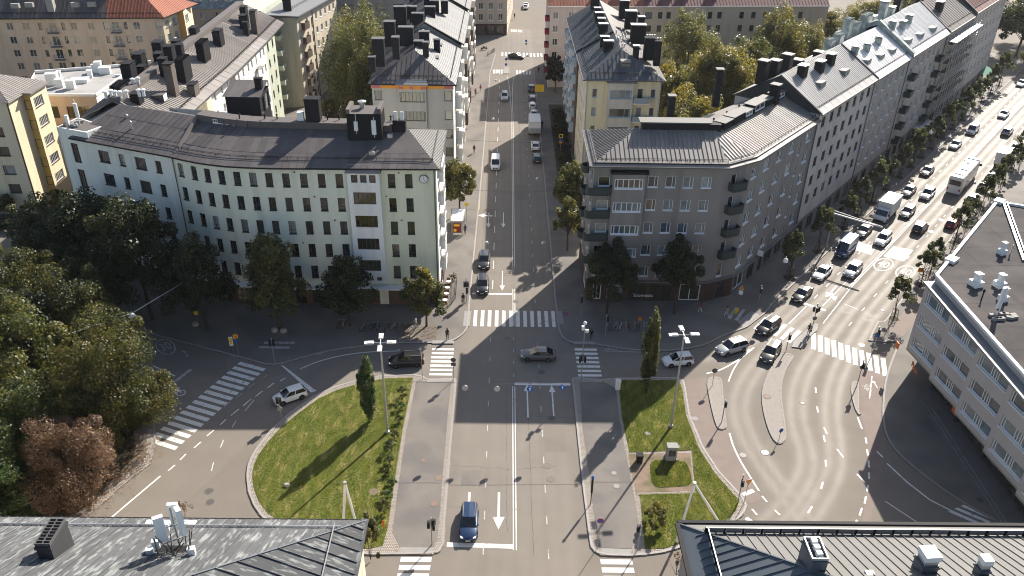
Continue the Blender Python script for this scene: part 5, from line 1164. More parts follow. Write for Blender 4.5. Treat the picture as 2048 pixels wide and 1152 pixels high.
for x,y,wd,l,h,z in ((23.2,150.4,1.0,1.0,2.6,23.0),(26.0,153,2.0,1.4,4.0,22.6),(27.0,150,1.1,1.1,4.4,22.4),(25.2,163,2.8,1.6,3.4,23.0),(26.4,168,1.2,1.2,4.2,22.6),(25,173,2.2,1.6,3.4,23.4),(18.6,154,1.7,1.1,1.9,23.6),(18.3,158,1.6,1.1,1.7,23.6),(18.8,166,1.7,1.2,1.8,24.0),(18.9,171,1.4,1.1,1.7,24.0),(19.0,176,1.8,1.2,1.7,24.0),(19,181,1.3,1.0,1.6,24.0),(19,187,1.8,1.2,2.2,24.2),(25,184,2.0,1.4,3.6,23)): B.chimney((x,y),0,wd,l,z,h,'black_metal','pots' if y<156 and x>24 else 'cap',capm='galv')
for y in (152.5,157.5,167,180): B.dormer((16.6,y),radians(-90),1.6,.7,2.2,22.1,'r_slate','w_dark')
for i in range(14): B.vent((21.0+random.uniform(-.6,1.6),151.5+i*.9),24.9,.6+random.random()*.5,.1,'galv')
B.done()
# ================================================================== long pale house with red roof closing the view (right, far)
B=Bld('long pale pink house with red tiled roof and red balconies far up the street', (35,213)); ZE=20.2
p0,p1=(10.5,208.8),(33.2,210.4); p2=(80,214)
rw=(17.9,14.7,11.5,8.3,5.1); B.face(p0,p1,0,ZE,'w_pink',[(s,z,1.25,1.6,'white') for s in (1.4,5.2,7.6,12,14.4,19.5,21.6) for z in rw])
B.face(p1,p2,0,ZE-.2,'w_sand',[(s,z,1.8 if s in (1.6,) else 1.1,1.5,'plain') for s in (1.6,4.5,6.6,17,19.4,25,28,31,36,40) for z in rw]+[(10.2,z-.5,1.7,2.5,'shopd') for z in rw])
for z in rw[:]: B.balcony((43.3,211.1),.08,3.2,1.3,z-1.7,'balcony_dk',1.0,'gutter',rails=True)
B.face((10.5,232),p0,0,ZE,'w_pink',[(s,z,1.2,1.6,'white') for s in (4,10,18) for z in rw])
for z in rw: B.balcony((10.5,211),radians(-90),2.4,1.1,z-1.6,'balcony_red',1.0,'slab')
e0,e1,e2=(9.9,208.2,ZE),(33.2,209.8,ZE),(80,213.4,ZE); r0,r1,r2=(16,215.6,24.2),(33,216.8,24.2),(80,220.4,24.2)
B.roof([e0,e1,r1,r0],'r_tile',.8,rows=1); B.roof([e1,e2,r2,r1],'r_tiledk',.8); B.roof([(9.9,224,ZE),e0,r0],'r_tile',.8); B.eave([e0,e1,e2],'fascia_white')
for x in (24,29,36,41,45,52): B.chimney((x,213.4+x*.05),0,2.2,1.3,21.8,3.6,'r_tiledk',None)
B.done()
# ================================================================== beige corner house at the top of the street, and what lies behind
B=Bld('beige house with dark shop floor on the far street corner', (-6,266)); 
B.face((-16,261.5),(0,262.3),3.6,24,'w_sand',[(s,z,1.4,1.9,'white') for s in (2,5,8,11,14) for z in (5.4,8.7,12,15.3,18.6)]); B.face((-16,261.5),(0,262.3),0,3.6,'w_redbrown',[(2+3*i,1.6,2.2,2.5,'shopd') for i in range(5)]); B.face((0,262.3),(2.0,300),0,24,'w_sand',[(4+5*i,z,1.3,1.8,'white') for i in range(7) for z in (5.4,8.7,12)])
B.plain([(-16,261.5,24),(0,262.3,24),(2,300,24),(-16,300,24)],'r_tiledk')
mb=MB(); mb.prism([(-16,260.9),(0.3,261.8),(0,262.3),(-16,261.5)],3.5,3.7); mb.build('shop_cornice','w_sand',B.o); B.done()
# ================================================================== cream slab with balconies (behind the courtyard)
B=Bld('tall cream apartment slab with rows of small balconies above the courtyard', (-50,205)); ZE=20.6
p0,p1=(-47,190.8),(-42.4,214.5); rw=(18.6,15.4,12.2,9.0,5.8,2.6)
B.face((-60.5,187.5),p0,0,ZE,'w_creamdk'); B.face(p0,p1,0,ZE,'w_cream',[(1.6,z,1.1,1.5,'white') for z in rw]+[(5.6,z,1.1,1.5,'white') for z in rw]+[(8.2+.0,z-.9,.6,2.4,'nar') for z in rw]+[(s,z,1.2,1.5,'white') for s in (11,13.8,16.6,19.4,22) for z in rw])
an=atan2(p1[1]-p0[1],p1[0]-p0[0])
for z in rw: q=Vector(p0).lerp(Vector(p1),3.6/24); B.balcony(tuple(q),an,2.6,.9,z-1.2,'w_brown',1.5,'slab')
B.face(p1,(-58,218),0,ZE,'w_cream'); B.face((-58,218),(-60.5,187.5),0,ZE,'w_cream'); B.pipe((-45.3,199.5),0,ZE,'gutter',.12)
B.plain([(-60.9,187.1,21.9),(-46.5,190.4,ZE),(-41.9,215,ZE),(-58,218.5,21.9)],'r_grey'); mb=MB(); mb.beam((-60.9,187.1,22),(-46.5,190.4,ZE+.15),.4,.4); mb.beam((-46.5,190.4,ZE+.15),(-41.9,215,ZE+.15),.4,.3); mb.build('roof_edge','gutter',B.o)
mb=MB(); mb.prism([(-60.9,187.1),(-54,188.6),(-52,215),(-60,217)],20.6,22.4); mb.build('roof_step','w_sage',B.o); B.chimney((-50,196),.2,1.8,1.2,21,2.4,'black_metal','cap'); B.guard((-49.5,195,21.1),(-47.5,207,21.1),h=.5)
B.done()
# ================================================================== long courtyard wing with many chimneys
B=Bld('long white courtyard wing with brown ribbed roof crowded with dark chimneys', (-57,150)); ZE=20.0
X1=-50.4; rw=(18.2,14.9,11.6,8.3,5)
B.face((X1,120),(X1,133.5),0,ZE,'w_white',[(s,z,1.1,1.6,'white') for s in (4,8.5,11.5) for z in rw]); B.face((X1,133.5),(X1+1.3,133.5),0,ZE,'w_cream') ; B.face((X1+1.3,133.5),(X1+1.3,136),0,ZE,'w_cream'); B.face((X1,136),(X1,151),0,ZE,'w_white',[(s,z,1.2,1.6,'white') for s in (2,5.5,9.5,13) for z in rw])
B.face((X1,151),(X1+.9,151),0,ZE,'w_creamdk'); B.face((X1+.9,151),(X1+.9,172.5),0,ZE,'w_white',[(s,z,1.1,1.6,'white') for s in (2,5,8.5,11,17.5,20) for z in rw]+[(14.2,z,.9,2.3,'white') for z in rw])
for z in rw: B.balcony((X1+.9,165.2),radians(90),2.4,1.1,z-1.5,'fascia_white',1.0,'slab',rails=True)
B.face((X1+.9,172.5),(X1+.9,180.5),0,ZE,'w_sage',[(s,z,1.1,1.6,'plain') for s in (2,5.8) for z in rw]); B.face((X1-.8,180.5),(X1-.8,189),0,ZE,'w_sage',[(s,z,1.4,2.0,'shopd') for s in (2.5,6) for z in rw]); B.face((X1+.9,180.5),(X1-.8,180.5),0,ZE,'w_sage')
for z in rw: B.balcony((X1-.8,187),radians(90),2.6,1.4,z-1.5,'w_sage',1.0,'slab')
B.face((-65.5,189),(-65.5,126),0,ZE,'w_sand'); B.face((X1-.8,189),(-65.5,189),0,ZE,'w_sage')
e=[(-49.8,120.5,ZE+.03),(-49.5,136,ZE+.03),(-48.9,151,ZE+.03),(-48.9,172.5,ZE+.03),(-49.2,189,ZE+.03)]; r=[(-58.2,y,24.0) for y in (120.5,136,151,172.5,189)]; w_=[(-66.2,y,ZE) for y in (120.5,136,151,172.5,189)]
for i in range(4):
    B.roof([e[i],e[i+1],lerp3(e[i+1],r[i+1],.16),lerp3(e[i],r[i],.16)],'r_brown' if i<3 else 'r_felt',2.4,rib=.03); B.roof([lerp3(e[i],r[i],.16),lerp3(e[i+1],r[i+1],.16),r[i+1],r[i]],'r_brown' if i<3 else 'r_felt',.62 if i<2 else .5,rib=.07); B.roof([w_[i+1],w_[i],r[i],r[i+1]],'r_felt',1.2,per=False); B.guard(lerp3(e[i],r[i],.18),lerp3(e[i+1],r[i+1],.18),h=.32)
B.eave(e)
mb=MB(); mb.box(-58.9,-57.4,121,188,23.7,24.5); mb.build('ridge_attic','r_felt',B.o)
for x,y,wd,l,h,z,m in ((-53.4,131.5,1.6,1.3,5.0,21.6,'brick_stack'),(-53.8,138.5,3.4,1.4,3.6,22,'black_metal'),(-56.2,136.5,1.3,1.2,3.0,23,'black_metal'),(-51.4,134.8,2.2,1.2,1.8,20.6,'brick_stack'),(-57,142,1.8,1.4,3.2,23.4,'black_metal'),(-54.2,150,3.2,1.4,3.4,22,'black_metal'),(-56.8,146,1.3,1.1,2.8,23,'black_metal'),(-60.5,133,2.2,1.6,3.8,22.4,'black_metal'),(-61.5,140,2.2,1.6,3.6,22.2,'black_metal'),(-62,150,2.0,1.6,3.0,22.2,'black_metal'),(-54.5,160,2.4,1.4,2.8,22.2,'black_metal'),(-53.5,174,2.0,1.4,2.6,22,'black_metal'),(-52.4,171,1.0,1.0,2.4,21.5,'black_metal'),(-51.6,174.5,1.6,1.2,4.6,20.8,'brick_stack'),(-54.5,178,1.8,1.2,3.0,22.4,'black_metal'),(-59.5,126.5,3.2,1.6,2.0,22.8,'black_metal'),(-56,123.8,1.8,1.3,1.8,22.4,'black_metal'),(-59.8,136.5,1.6,1.2,1.1,23.6,'black_metal'),(-59.4,143,1.8,1.2,1.3,23.8,'black_metal'),(-59.2,151,1.6,1.2,1.4,23.8,'black_metal'),(-58.8,160,2.2,1.3,1.6,23.8,'black_metal')): B.chimney((x,y),radians(90),wd,l,z,h,m,'crates' if wd>3 else 'cap',capm='black_metal')
for x,y in ((-59.5,121.5),(-59.0,122.2),(-58.2,121.8),(-57.4,121.6),(-56.6,122),(-55,122.6),(-54.4,122.8),(-58,128),(-57.4,128.6)): B.vent((x,y),24.2,1.2,.22,'antenna_white')
B.dormer((-53.2,127.5),radians(90),1.4,1.0,2.4,22.1,'r_felt','f_white')
for i in range(6): B.vent((-62.5+random.uniform(-1,1),130+i*8),22.6,.5,.16,'antenna_white')
B.done()
# stair tower in the courtyard behind the green house
B=Bld('dark metal clad stair tower behind the roof of the curved house', (-38,122), 'stair_tower','tower')
B.face((-41.2,119.6),(-36.2,119.6),16,25.4,'black_metal'); B.face((-36.2,119.6),(-36.2,125),16,25.4,'black_metal',[(1.4,23.6,1.8,2.4,'nar'),(3.9,23.6,1.8,2.4,'nar')]); B.face((-36.2,125),(-41.2,125),0,25.4,'black_metal'); B.face((-41.2,125),(-41.2,119.6),0,25.4,'black_metal')
B.roof([(-41.5,119.3,25.4),(-35.9,119.3,25.4),(-36.2,125.2,26.2),(-41.5,125.2,26.2)],'r_dark',.7); B.chimney((-36.8,122.4),0,1.0,1.0,25.6,1.8,'black_metal',None); B.done()
# ================================================================== yellow house with glazed bay strip (left edge)
B=Bld('yellow house with brown glazed bay strip at the left edge', (-88,137)); ZE=20; X=-80.5; rw=(15.0,11.6,8.3,4.9)
B.face((-120,131.5),(X,131.5),0,ZE,'w_yellow',[(s,z,2.0,1.6,'b1w') for s in (36.4,31,26) for z in (18.3,*rw)]); B.face((X,131.5),(X,136),0,ZE,'w_yellow'); B.face((X,138.2),(X,143),0,ZE,'w_yellow'); B.face((X,143),(-92,143),0,ZE,'w_yellow')
B.face((X,136),(X+1.2,136),0,ZE,'w_ochre',[]); B.face((X+1.2,136),(X+1.2,141.6),0,ZE,'w_yellow',[(2.3,z,3.0,1.6,'bars') for z in (18.1,14.7,11.3,7.9,4.5)]); B.face((X+1.2,141.6),(X,141.6),0,ZE,'w_yellow'); B.face((X,136),(X,138.2),0,ZE,'w_yellow')
for z in (18.1,14.7,11.3,7.9,4.5): B.window((X+.6,135.98),0,z-.8,'nar',1.1,1.6,.01)
B.roof([(-120,131,ZE+.05),(-80.1,131,ZE+.05),(-86,137.2,23.2),(-120,137.2,23.2)],'r_brown',.6); B.roof([(-80.0,131,ZE+.05),(-80.0,143.4,ZE+.05),(-86,137.2,23.2)],'r_brown',.6); B.plain([(-80,143.4,ZE),(-120,143.4,ZE),(-120,137.2,23.2),(-86,137.2,23.2)],'r_brown')
mb=MB(); mb.prism([(X-.5,135.6),(X+1.7,135.6),(X+1.7,142),(X-.5,142)],20.0,20.25); mb.build('bay_roof','r_brown',B.o); B.dormer((-85,133.6),0,1.4,.8,1.8,21.2,'r_brown','w_dark'); B.pipe((X-.1,131.4),0,ZE,'f_brown',.12); B.done()
# ================================================================== low white-roofed hall
B=Bld('low hall with white flat roof and white parapet', (-80,158), 'hall_building'); z=16
q=[(-87.7,148.1),(-74.5,148.4),(-74.4,168.9),(-92.3,162.4)]
B.face(q[0],q[1],0,z,'w_peach',[(4.2,12.7,3.3,2.2,'yel'),(9.4,12.7,4.0,2.2,'yel'),(4.2,7,3.3,2.2,'yel')]); B.face(q[1],q[2],0,z,'w_white'); B.face(q[2],q[3],0,z,'w_white'); B.face(q[3],q[0],0,z,'w_white')
sheet('roof_covering',q,z-.4,'r_white',B.o)
for a,c in zip(q[:3],q[1:]): mb=MB(); mb.beam((*a,z-.05),(*c,z-.05),.28,.45); mb.build('parapet','fascia_white',B.o)
for px,py,sx,sy,h in ((107,168,2.0,1.4,2.0),(121,173,1.2,1.1,1.4),(143,176,1.4,1.2,1.4),(120,157,.6,.6,1.4),(160,163,3.0,2.0,.5),(181,154,.8,.7,1.3),(190,143,.9,.9,1.3),(199,143,1.2,1.1,1.9),(211,146,2.0,1.2,1.1),(236,152,1.0,.4,.2)): p=B.rooftop(px,py,15.7); mb=MB(); mb.obox(p,.2,sx,sy,15.6,15.7+h); mb.obox(p,.2,sx+.16,sy+.16,15.7+h,15.8+h); mb.build('roof_unit','antenna_white',B.o)
B.done()
# ================================================================== long peach house (back left) with red hip
B=Bld('long peach coloured house with dark roof, red hip and recessed balconies', (-90,185)); ZE=22; p0,p1=(-125,178.7),(-74,183.5)
L=hypot(51,4.8); o_=19.1; rw=(20.2,17.3,14.5,11.7,8.9,6.0,3.2)
B.face(p0,p1,0,ZE,'w_peach',[(o_+s,z,1.35,1.5,'tan') for s in (.7,4.0,13.7,17.2,26.7) for z in rw]+[(o_+s,z,.7,1.5,'nar') for s in (6.9,11.6,20.2,24.4) for z in rw]+[(o_+s,z-.2,1.5,2.0,'tan') for s in (9.4,22.3) for z in rw]+[(o_+31.3,z,1.2,1.5,'tan') for z in rw[:3]])
an=atan2(4.8,51)
for s in (9.4,22.3):
    for z in rw: q=Vector(p0).lerp(Vector(p1),(o_+s)/L); B.balcony(tuple(q),an,2.2,.9,z-1.3,'balcony_grey',.9,'gutter',rails=True)
B.face(p1,(-72.6,189),0,ZE,'w_yellow',[(1.6,z,1.4,1.5,'bars') for z in rw]+[(4.3,z,1.4,1.5,'bars') for z in rw]); B.face((-71.2,189),(-71.8,196),0,ZE,'w_yellow',[(2,z,2.6,1.5,'bars') for z in rw]); B.face((-72.6,189),(-71.2,189),0,ZE,'w_orange')
e0,e1=(-125,178.1,ZE),(-73.2,182.9,ZE); r0,r1=(-125,184.7,27),(-80.5,189.2,27); e2=(-70.5,197,ZE)
B.roof([e0,(-85,181.8,ZE),(-87,188.6,27),r0],'r_dark',.9); B.roof([(-85,181.8,ZE),e1,r1,(-87,188.6,27)],'r_tile',.7); B.roof([e1,e2,r1],'r_tile',.7); B.eave([e0,e1,e2],'black_metal'); B.guard(lerp3(e0,r0,.15),lerp3(e1,r1,.1))
B.plain([r0,r1,(-71,203,ZE),(-125,200,ZE)],'r_dark')
for x,y,wd,h in ((-96.5,182.6,1.4,5.5),(-103,185,1.8,4.6),(-88.5,186.4,1.4,4.4),(-86,187,1.6,4.6)): B.chimney((x,y),.1,wd,1.4,23,h,'w_concrete','cap')
for px,py in ((58,8),(30,10),(183,7),(150,8)): p=B.rooftop(px,py,24.6); B.box('roof_hatch',p,.1,1.6,.9,24.0,24.9,'slab')
B.done()
# ================================================================== patinated mansard roof, grey slab, further backdrop
B=Bld('old building with pale green mansard roof and round dormers, far left', (-70,225)); ZE=17
B.face((-92,214),(-58,216),0,ZE,'w_sand',[(2+3.4*i,z,1.2,1.8,'white') for i in range(10) for z in (4,8,12,15.3)]); B.face((-58,216),(-57,240),0,ZE,'w_sand')
B.roof([(-92.5,213.5,ZE),(-57.5,215.5,ZE),(-58.5,220.5,23),(-91.5,218.5,23)],'r_patina',1.0); B.plain([(-91.5,218.5,23),(-58.5,220.5,23),(-58.5,236,24),(-91.5,236,24)],'r_patina')
for i in range(8):
    x=-88+3.7*i; y=214.6+.06*i*3.7; mb=MB(); n=10
    mb.prism([(x-.9,y-.1),(x+.9,y-.1),(x+.9,y+3),(x-.9,y+3)],18.6,20.2)
    arc=[(x+.9*cos(pi*q/n),20.2+.9*sin(pi*q/n)) for q in range(n+1)]
    mb.poly([(a,y-.1,z) for a,z in arc][::-1])
    for q in range(n): mb.poly([(arc[q][0],y-.1,arc[q][1]),(arc[q+1][0],y-.1,arc[q+1][1]),(arc[q+1][0],y+3,arc[q+1][1]),(arc[q][0],y+3,arc[q][1])])
    mb.build('round_dormer','fascia_white',B.o); mb=MB(); mb.box(x-.55,x+.55,y-.16,y-.12,18.9,20.6); mb.build('dormer_pane','glass',B.o)
mb=MB(); mb.prism([(-66,197),(-60,198),(-60,210),(-67,209)],0,13); mb.poly([(-66.5,196.5,13),(-59.5,197.5,13),(-62,203,16)]); mb.build('lean_to','r_patina',B.o)
B.done()
B=Bld('grey concrete slab block in the distance behind the birch', (-36,232)); 
B.face((-52,222),(-16,226),0,26,'w_concrete',[(2+4.4*i,z,3.0,1.4,'plain') for i in range(8) for z in (4,7,10,13,16,19,22)]); B.face((-16,226),(-16,240),0,26,'w_concrete'); B.plain([(-52,222,26),(-16,226,26),(-16,240,26),(-52,240,26)],'r_bitumen'); B.done()
# ------------------------------------------------------------------ foreground roofs
B = Bld('weathered dark metal roof with peeling paint in the lower left corner', (-35,35)); ZE=20.5
B.face((-9.7,20),(-9.7,41.3),0,ZE,'w_cream',[(4+4*i,z,1.3,1.7,'white') for i in range(4) for z in (18,14.5,11)]); B.face((-9.7,41.3),(-78,41.3),0,ZE,'w_cream',[(4+4*i,z,1.3,1.7,'white') for i in range(14) for z in (18,14.5,11)])
e0,e1=(-78,41.7,ZE),(-9.3,41.7,ZE); e2=(-9.3,18,ZE); r0,r1=(-78,30.3,26.3),(-20.7,30.3,26.3)
B.roof([e0,e1,r1,r0],'r_peeling',.6,rib=.05); B.roof([e1,e2,(-21.2,18,26.4),r1],'r_peeling2',.95,rib=.09)
mb=MB(); mb.beam(e1,r1,.09,.12); mb.build('hip_seam','r_zincdk',B.o); B.eave([e0,e1],'black_metal')
mb=MB(); mb.prism([(-9.75,18),(-9.2,18),(-9.2,41.75),(-9.75,41.75)],ZE-.05,ZE+.1); mb.build('verge_strip','r_peeling',B.o)
a,c=lerp3(e0,r0,.12),lerp3(e1,r1,.12); B.guard(a,(-10.8,c[1],c[2]),m='galv',h=.16,step=2.2)
B.guard((-11.2,40.3,21.45),(-11.2,18,21.45),m='galv',h=.22,step=2.4)
# flue stack with two rows of openings
p=G(116,1106,23.2); o=B.chimney((p.x,p.y),radians(90),2.1,.9,22.6,2.3,'w_dark',None)
mb=MB()
for i in range(9): mb.obox((p.x,p.y-1.0+i*.25),0,.9,.05,24.9,25.12)
for x in (-.43,0,.43): mb.obox((p.x+x,p.y),radians(90),2.05,.05,24.9,25.13)
mb.build('flue_grid','gutter',o)
B.box('roof_walkway',(-22.5,40.9),0,3.4,.4,20.9,21.0,'antenna_white'); B.done()
t=thing('antenna_mast','white cellular antenna panels and boxes on a mast on the weathered roof','antenna',(*G(352,1105,23)[:2],22.5)); q=G(352,1105,23)
def ant(name,dx,dy,z0,sx,sy,h,ang,m='antenna_white'):
    mb=MB(); pl=[(-sx/2,-sy/2),(-sx/2+.06,-sy/2-.05),(sx/2-.06,-sy/2-.05),(sx/2,-sy/2),(sx/2,sy/2),(-sx/2,sy/2)]; ca,sa=cos(ang),sin(ang)
    mb.prism([(q.x+dx+x*ca-y*sa,q.y+dy+x*sa+y*ca) for x,y in pl],z0,z0+h); return mb.build(name,m,t)
ant('panel_antenna',.05,.9,24.4,.62,.22,1.9,.1); ant('panel_antenna',.75,.1,24.6,.55,.25,2.1,-.9); ant('panel_antenna',-.45,-.2,24.3,.6,.25,2.0,.5)
mb=MB(); mb.tube([(q.x+.2,q.y+.3,22.3),(q.x+.2,q.y+.3,26.6)],.07,8); mb.tube([(q.x-.9,q.y-.4,22.3),(q.x-.9,q.y-.4,24.6)],.06,8); mb.tube([(q.x+1.2,q.y-.6,22.3),(q.x+1.2,q.y-.6,24.4)],.06,8)
for z in (24.0,25.2): mb.beam((q.x-.5,q.y-.2,z),(q.x+.8,q.y+.5,z),.06,.06); mb.beam((q.x+.2,q.y+.3,z),(q.x+.05,q.y+.9,z),.06,.06)
mb.build('mast','post_grey',t)
for dx,dy,z in ((-.95,.6,23.6),(-1.15,.1,23.4),(-1.35,-.4,23.2),(1.25,-.5,23.4),(-.8,1.0,23.9),(-1.3,-.9,22.9)): ant('radio_unit',dx,dy,z,.45,.3,.6,.2)
mb=MB(); mb.box(q.x-1.0,q.x+1.1,q.y-1.2,q.y+.3,22.7,23.3); mb.build('equipment_frame','black_plastic',t)
mb=MB()
for i in range(9):
    a_=(q.x+random.uniform(-1.2,1.2),q.y+random.uniform(-.6,.6),24+random.random()); c_=(q.x+random.uniform(-.8,1.2),q.y+random.uniform(-1.2,.2),22.9); mb.tube([a_,((a_[0]+c_[0])/2+.1,(a_[1]+c_[1])/2,(a_[2]+c_[2])/2-.3),c_],.03,5)
mb.build('cables','cable',t)['kind']='stuff'

B = Bld('light grey standing seam roof in the lower right corner', (35,35)); ZE=20.5
B.face((12.8,41.2),(12.8,18),0,ZE,'w_concrete',[(4+4*i,z,1.3,1.7,'white') for i in range(4) for z in (18,14.5,11)]); B.face((80,41.2),(12.8,41.2),0,ZE,'w_concrete',[(4+4*i,z,1.3,1.7,'white') for i in range(14) for z in (18,14.5,11)])
e0,e1=(12.4,41.6,ZE),(80,41.6,ZE); w0=(12.4,18,ZE); r0,r1=(23.4,30.6,25.7),(80,30.6,25.7); f=.075
n0,n1=lerp3(e0,r0,f),lerp3(e1,r1,f)
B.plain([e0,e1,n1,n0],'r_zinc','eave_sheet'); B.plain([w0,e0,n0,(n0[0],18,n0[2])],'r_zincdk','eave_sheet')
B.roof([n0,n1,r1,r0],'r_zinc',.66,rib=.07); B.roof([(n0[0],18,n0[2]),n0,r0,(23.4,18,25.7)],'r_zincdk',.66,rib=.07)  # west slope takes the darker zinc: its shade is put into the colour
mb=MB(); mb.beam(e0,r0,.1,.14); mb.build('hip_seam','r_zincdk',B.o); mb=MB(); mb.beam((12.3,41.75,ZE+.03),(80,41.75,ZE+.03),.26,.2); mb.beam((12.25,41.6,ZE+.03),(12.25,18,ZE+.03),.3,.2); mb.build('gutter','black_metal',B.o)
def walk(a,c,up,side):
    a=Vector(a);c=Vector(c);d=(c-a);n=int(d.length/1.25)
    for i in range(n):
        p=a+d*((i+.08)/n); q_=a+d*((i+.92)/n); mb=MB(); mb.beam(p+Vector((0,0,.28)),q_+Vector((0,0,.28)),.04,.42); mb.build('perforated_guard','black_metal' if side else 'f_grey',B.o)
        mb=MB(); pp=a+d*(i/n); mb.beam(pp,pp+Vector((0,0,.5)),.14,.08); mb.build('guard_bracket','black_metal',B.o)
    mb=MB(); mb.beam(a+Vector((0,0,.52)),c+Vector((0,0,.52)),.07,.05); mb.build('guard_rail','galv',B.o)
walk(lerp3(e0,r0,.13),lerp3(e1,r1,.13),0,0); walk(lerp3(e0,r0,.14),(lerp3(e0,r0,.14)[0],18,lerp3(e0,r0,.14)[2]),0,1)
def stack(px,py,lx,ly,z0,h,kind):
    p=G(px,py,z0+h*.5); o=B.chimney((p.x,p.y),.08,lx,ly,z0-1.2,h+1.2,'r_zincdk',None)
    if kind=='open':
        mb=MB(); mb.obox((p.x,p.y),.08,lx-.14,ly-.14,z0+h+.001,z0+h+.01); mb.build('chimney_opening','w_dark',o)
        for a,c in (((-1,-1),(1,-1)),((1,-1),(1,1)),((1,1),(-1,1)),((-1,1),(-1,-1))):
            mb=MB(); mb.beam((p.x+a[0]*lx/2,p.y+a[1]*ly/2,z0+h+.08),(p.x+c[0]*lx/2,p.y+c[1]*ly/2,z0+h+.08),.07,.18); mb.build('chimney_rim','galv',o)
        for i in range(3): mb=MB(); mb.obox((p.x+.02,p.y-.5+i*.5),.1,.36,.3,z0+h,z0+h+.3); mb.build('chimney_pot','antenna_white',o)
    else:
        mb=MB(); mb.obox((p.x,p.y),.08,lx*.85,ly*.85,z0+h,z0+h+.35); mb.build('chimney_collar','galv',o); mb=MB(); mb.obox((p.x,p.y),.08,lx*1.0,ly*1.0,z0+h+.35,z0+h+.75,0); mb.build('chimney_cowl','antenna_white',o)
stack(1626,1118,.95,1.7,23.0,1.7,'open'); stack(1850,1134,1.0,1.0,23.2,1.2,'cowl'); stack(1962,1144,.62,.62,23.4,1.0,'cowl')
mb=MB(); p=G(1738,1152,23.6); mb.obox((p.x,p.y),0,.5,.4,23.2,23.9); mb.build('roof_ventilator','antenna_white',B.o)
B.done()

# ------------------------------------------------------------------ trees and shrubs
def crown_mesh(name, m, n, rx, ry, rz, cz, leaf, clumps, seed, shape='round', gap=.35, up=.3):
    R = np.random.RandomState(seed)
    d = R.normal(size=(clumps,3)); d /= np.linalg.norm(d,axis=1)[:,None]; d[:,2] = np.where((d[:,2] < -.55) & (shape not in ('col','weep','low')), -d[:,2]*.6, d[:,2])
    rr = R.uniform(.35,1.,clumps)**.6; c = d*rr[:,None]
    if shape == 'cone':  k = 1-.62*(c[:,2]+1)/2; c[:,0] *= k*1.25; c[:,1] *= k*1.25
    if shape == 'col':   c[:,0] *= .9-.45*np.abs(c[:,2])**2; c[:,1] *= .9-.45*np.abs(c[:,2])**2
    c *= 1+R.normal(0,.10,(clumps,1))
    cr = R.uniform(.14,.34,clumps)
    ci = R.randint(0,clumps,n)
    g = R.normal(size=(n,3)); g /= np.linalg.norm(g,axis=1)[:,None]; g *= (R.uniform(.25,1,n)**.5)[:,None]
    P = c[ci]+g*cr[ci][:,None]*(np.array([1,1,.75]) if shape != 'weep' else np.array([.7,.7,1.5]))
    P *= np.array([rx,ry,rz]); P[:,2] += cz
    if shape == 'weep': P[:,2] -= R.uniform(0,.12,n)*rz*(np.hypot(P[:,0]/rx,P[:,1]/ry))**2*3
    nr = g+R.normal(0,.6,(n,3)); nr[:,2] += up; nr /= np.linalg.norm(nr,axis=1)[:,None]
    t = np.cross(nr, R.normal(size=(n,3))); t /= np.linalg.norm(t,axis=1)[:,None]+1e-9; b = np.cross(nr,t)
    s = leaf*R.uniform(.6,1.35,n)
    V = np.stack([P-t*(s*.6)[:,None], P-b*(s*.36)[:,None]+nr*(s*.1)[:,None], P+t*(s*.6)[:,None], P+b*(s*.36)[:,None]+nr*(s*.1)[:,None]],1).reshape(-1,3)
    ct = R.uniform(.12,.78,clumps); tint = np.clip(ct[ci]+R.normal(0,.16,n),0,1)
    return np_mesh(name, V, np.arange(4*n).reshape(-1,4), m, attrs={'tint':('FACE',tint)}), c*np.array([rx,ry,rz])+np.array([0,0,cz])
def trunk_mesh(h, cz, tips, r0, m, seed):
    R = random.Random(seed); mb = MB(); lean = R.uniform(-.2,.2)
    top = Vector((lean,R.uniform(-.2,.2),cz)); mb.tube([(0,0,-.1),(0,0,.25),(lean*.4,0,cz*.5),top,top+Vector((.1,.1,(h-cz)*.6))],[r0*1.5,r0,r0*.8,r0*.5,r0*.1],7)
    for t in tips:
        t = Vector(t)*1.0; a = top*(.45+.5*R.random()); mid = (a+t)/2+Vector((0,0,.15*abs(t.z-a.z)))
        mb.tube([a,mid,a+(t-a)*.92],[r0*.38,r0*.22,r0*.06],5,caps=False)
    return mb.mesh('trunk', m, smooth=True)
def tree(label, base, h, r, m, n=12000, leaf=.34, zb=.28, clumps=70, shape='round', bark='bark', r0=None, seed=None, group=None, name='tree', cat='tree', ry=None, up=.3):
    seed = seed if seed is not None else random.randint(0,9999)
    t = thing(name, label, cat, (base[0],base[1],0), 0, group); rz = h*(1-zb)/2; cz = h-rz
    me, tips = crown_mesh('crown', m, n, r, ry or r, rz, cz, leaf, clumps, seed, shape, up=up)
    link('crown', me, t)
    link('trunk', trunk_mesh(h, cz*.8, [tuple(p) for p in tips[:9]], r0 or .05+h*.013, bark, seed), t)
    return t
GL='lime trees in front of the curved house'
tree('small sunlit yellowish lime tree at the pavement corner by the cafe tables',(-10.7,97.4),8.9,2.7,'leaf_olive',13000,.28,.14,60,group=GL)
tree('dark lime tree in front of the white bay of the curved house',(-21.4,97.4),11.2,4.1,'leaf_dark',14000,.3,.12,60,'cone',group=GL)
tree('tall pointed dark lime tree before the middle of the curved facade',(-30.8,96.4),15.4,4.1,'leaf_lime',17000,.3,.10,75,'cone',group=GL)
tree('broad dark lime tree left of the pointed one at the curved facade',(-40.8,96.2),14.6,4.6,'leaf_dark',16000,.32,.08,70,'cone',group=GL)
tree('tall dark lime tree in front of the downpipe of the curved house',(-49,98.2),18.6,5.0,'leaf_dark',20000,.34,.12,80,group=GL)
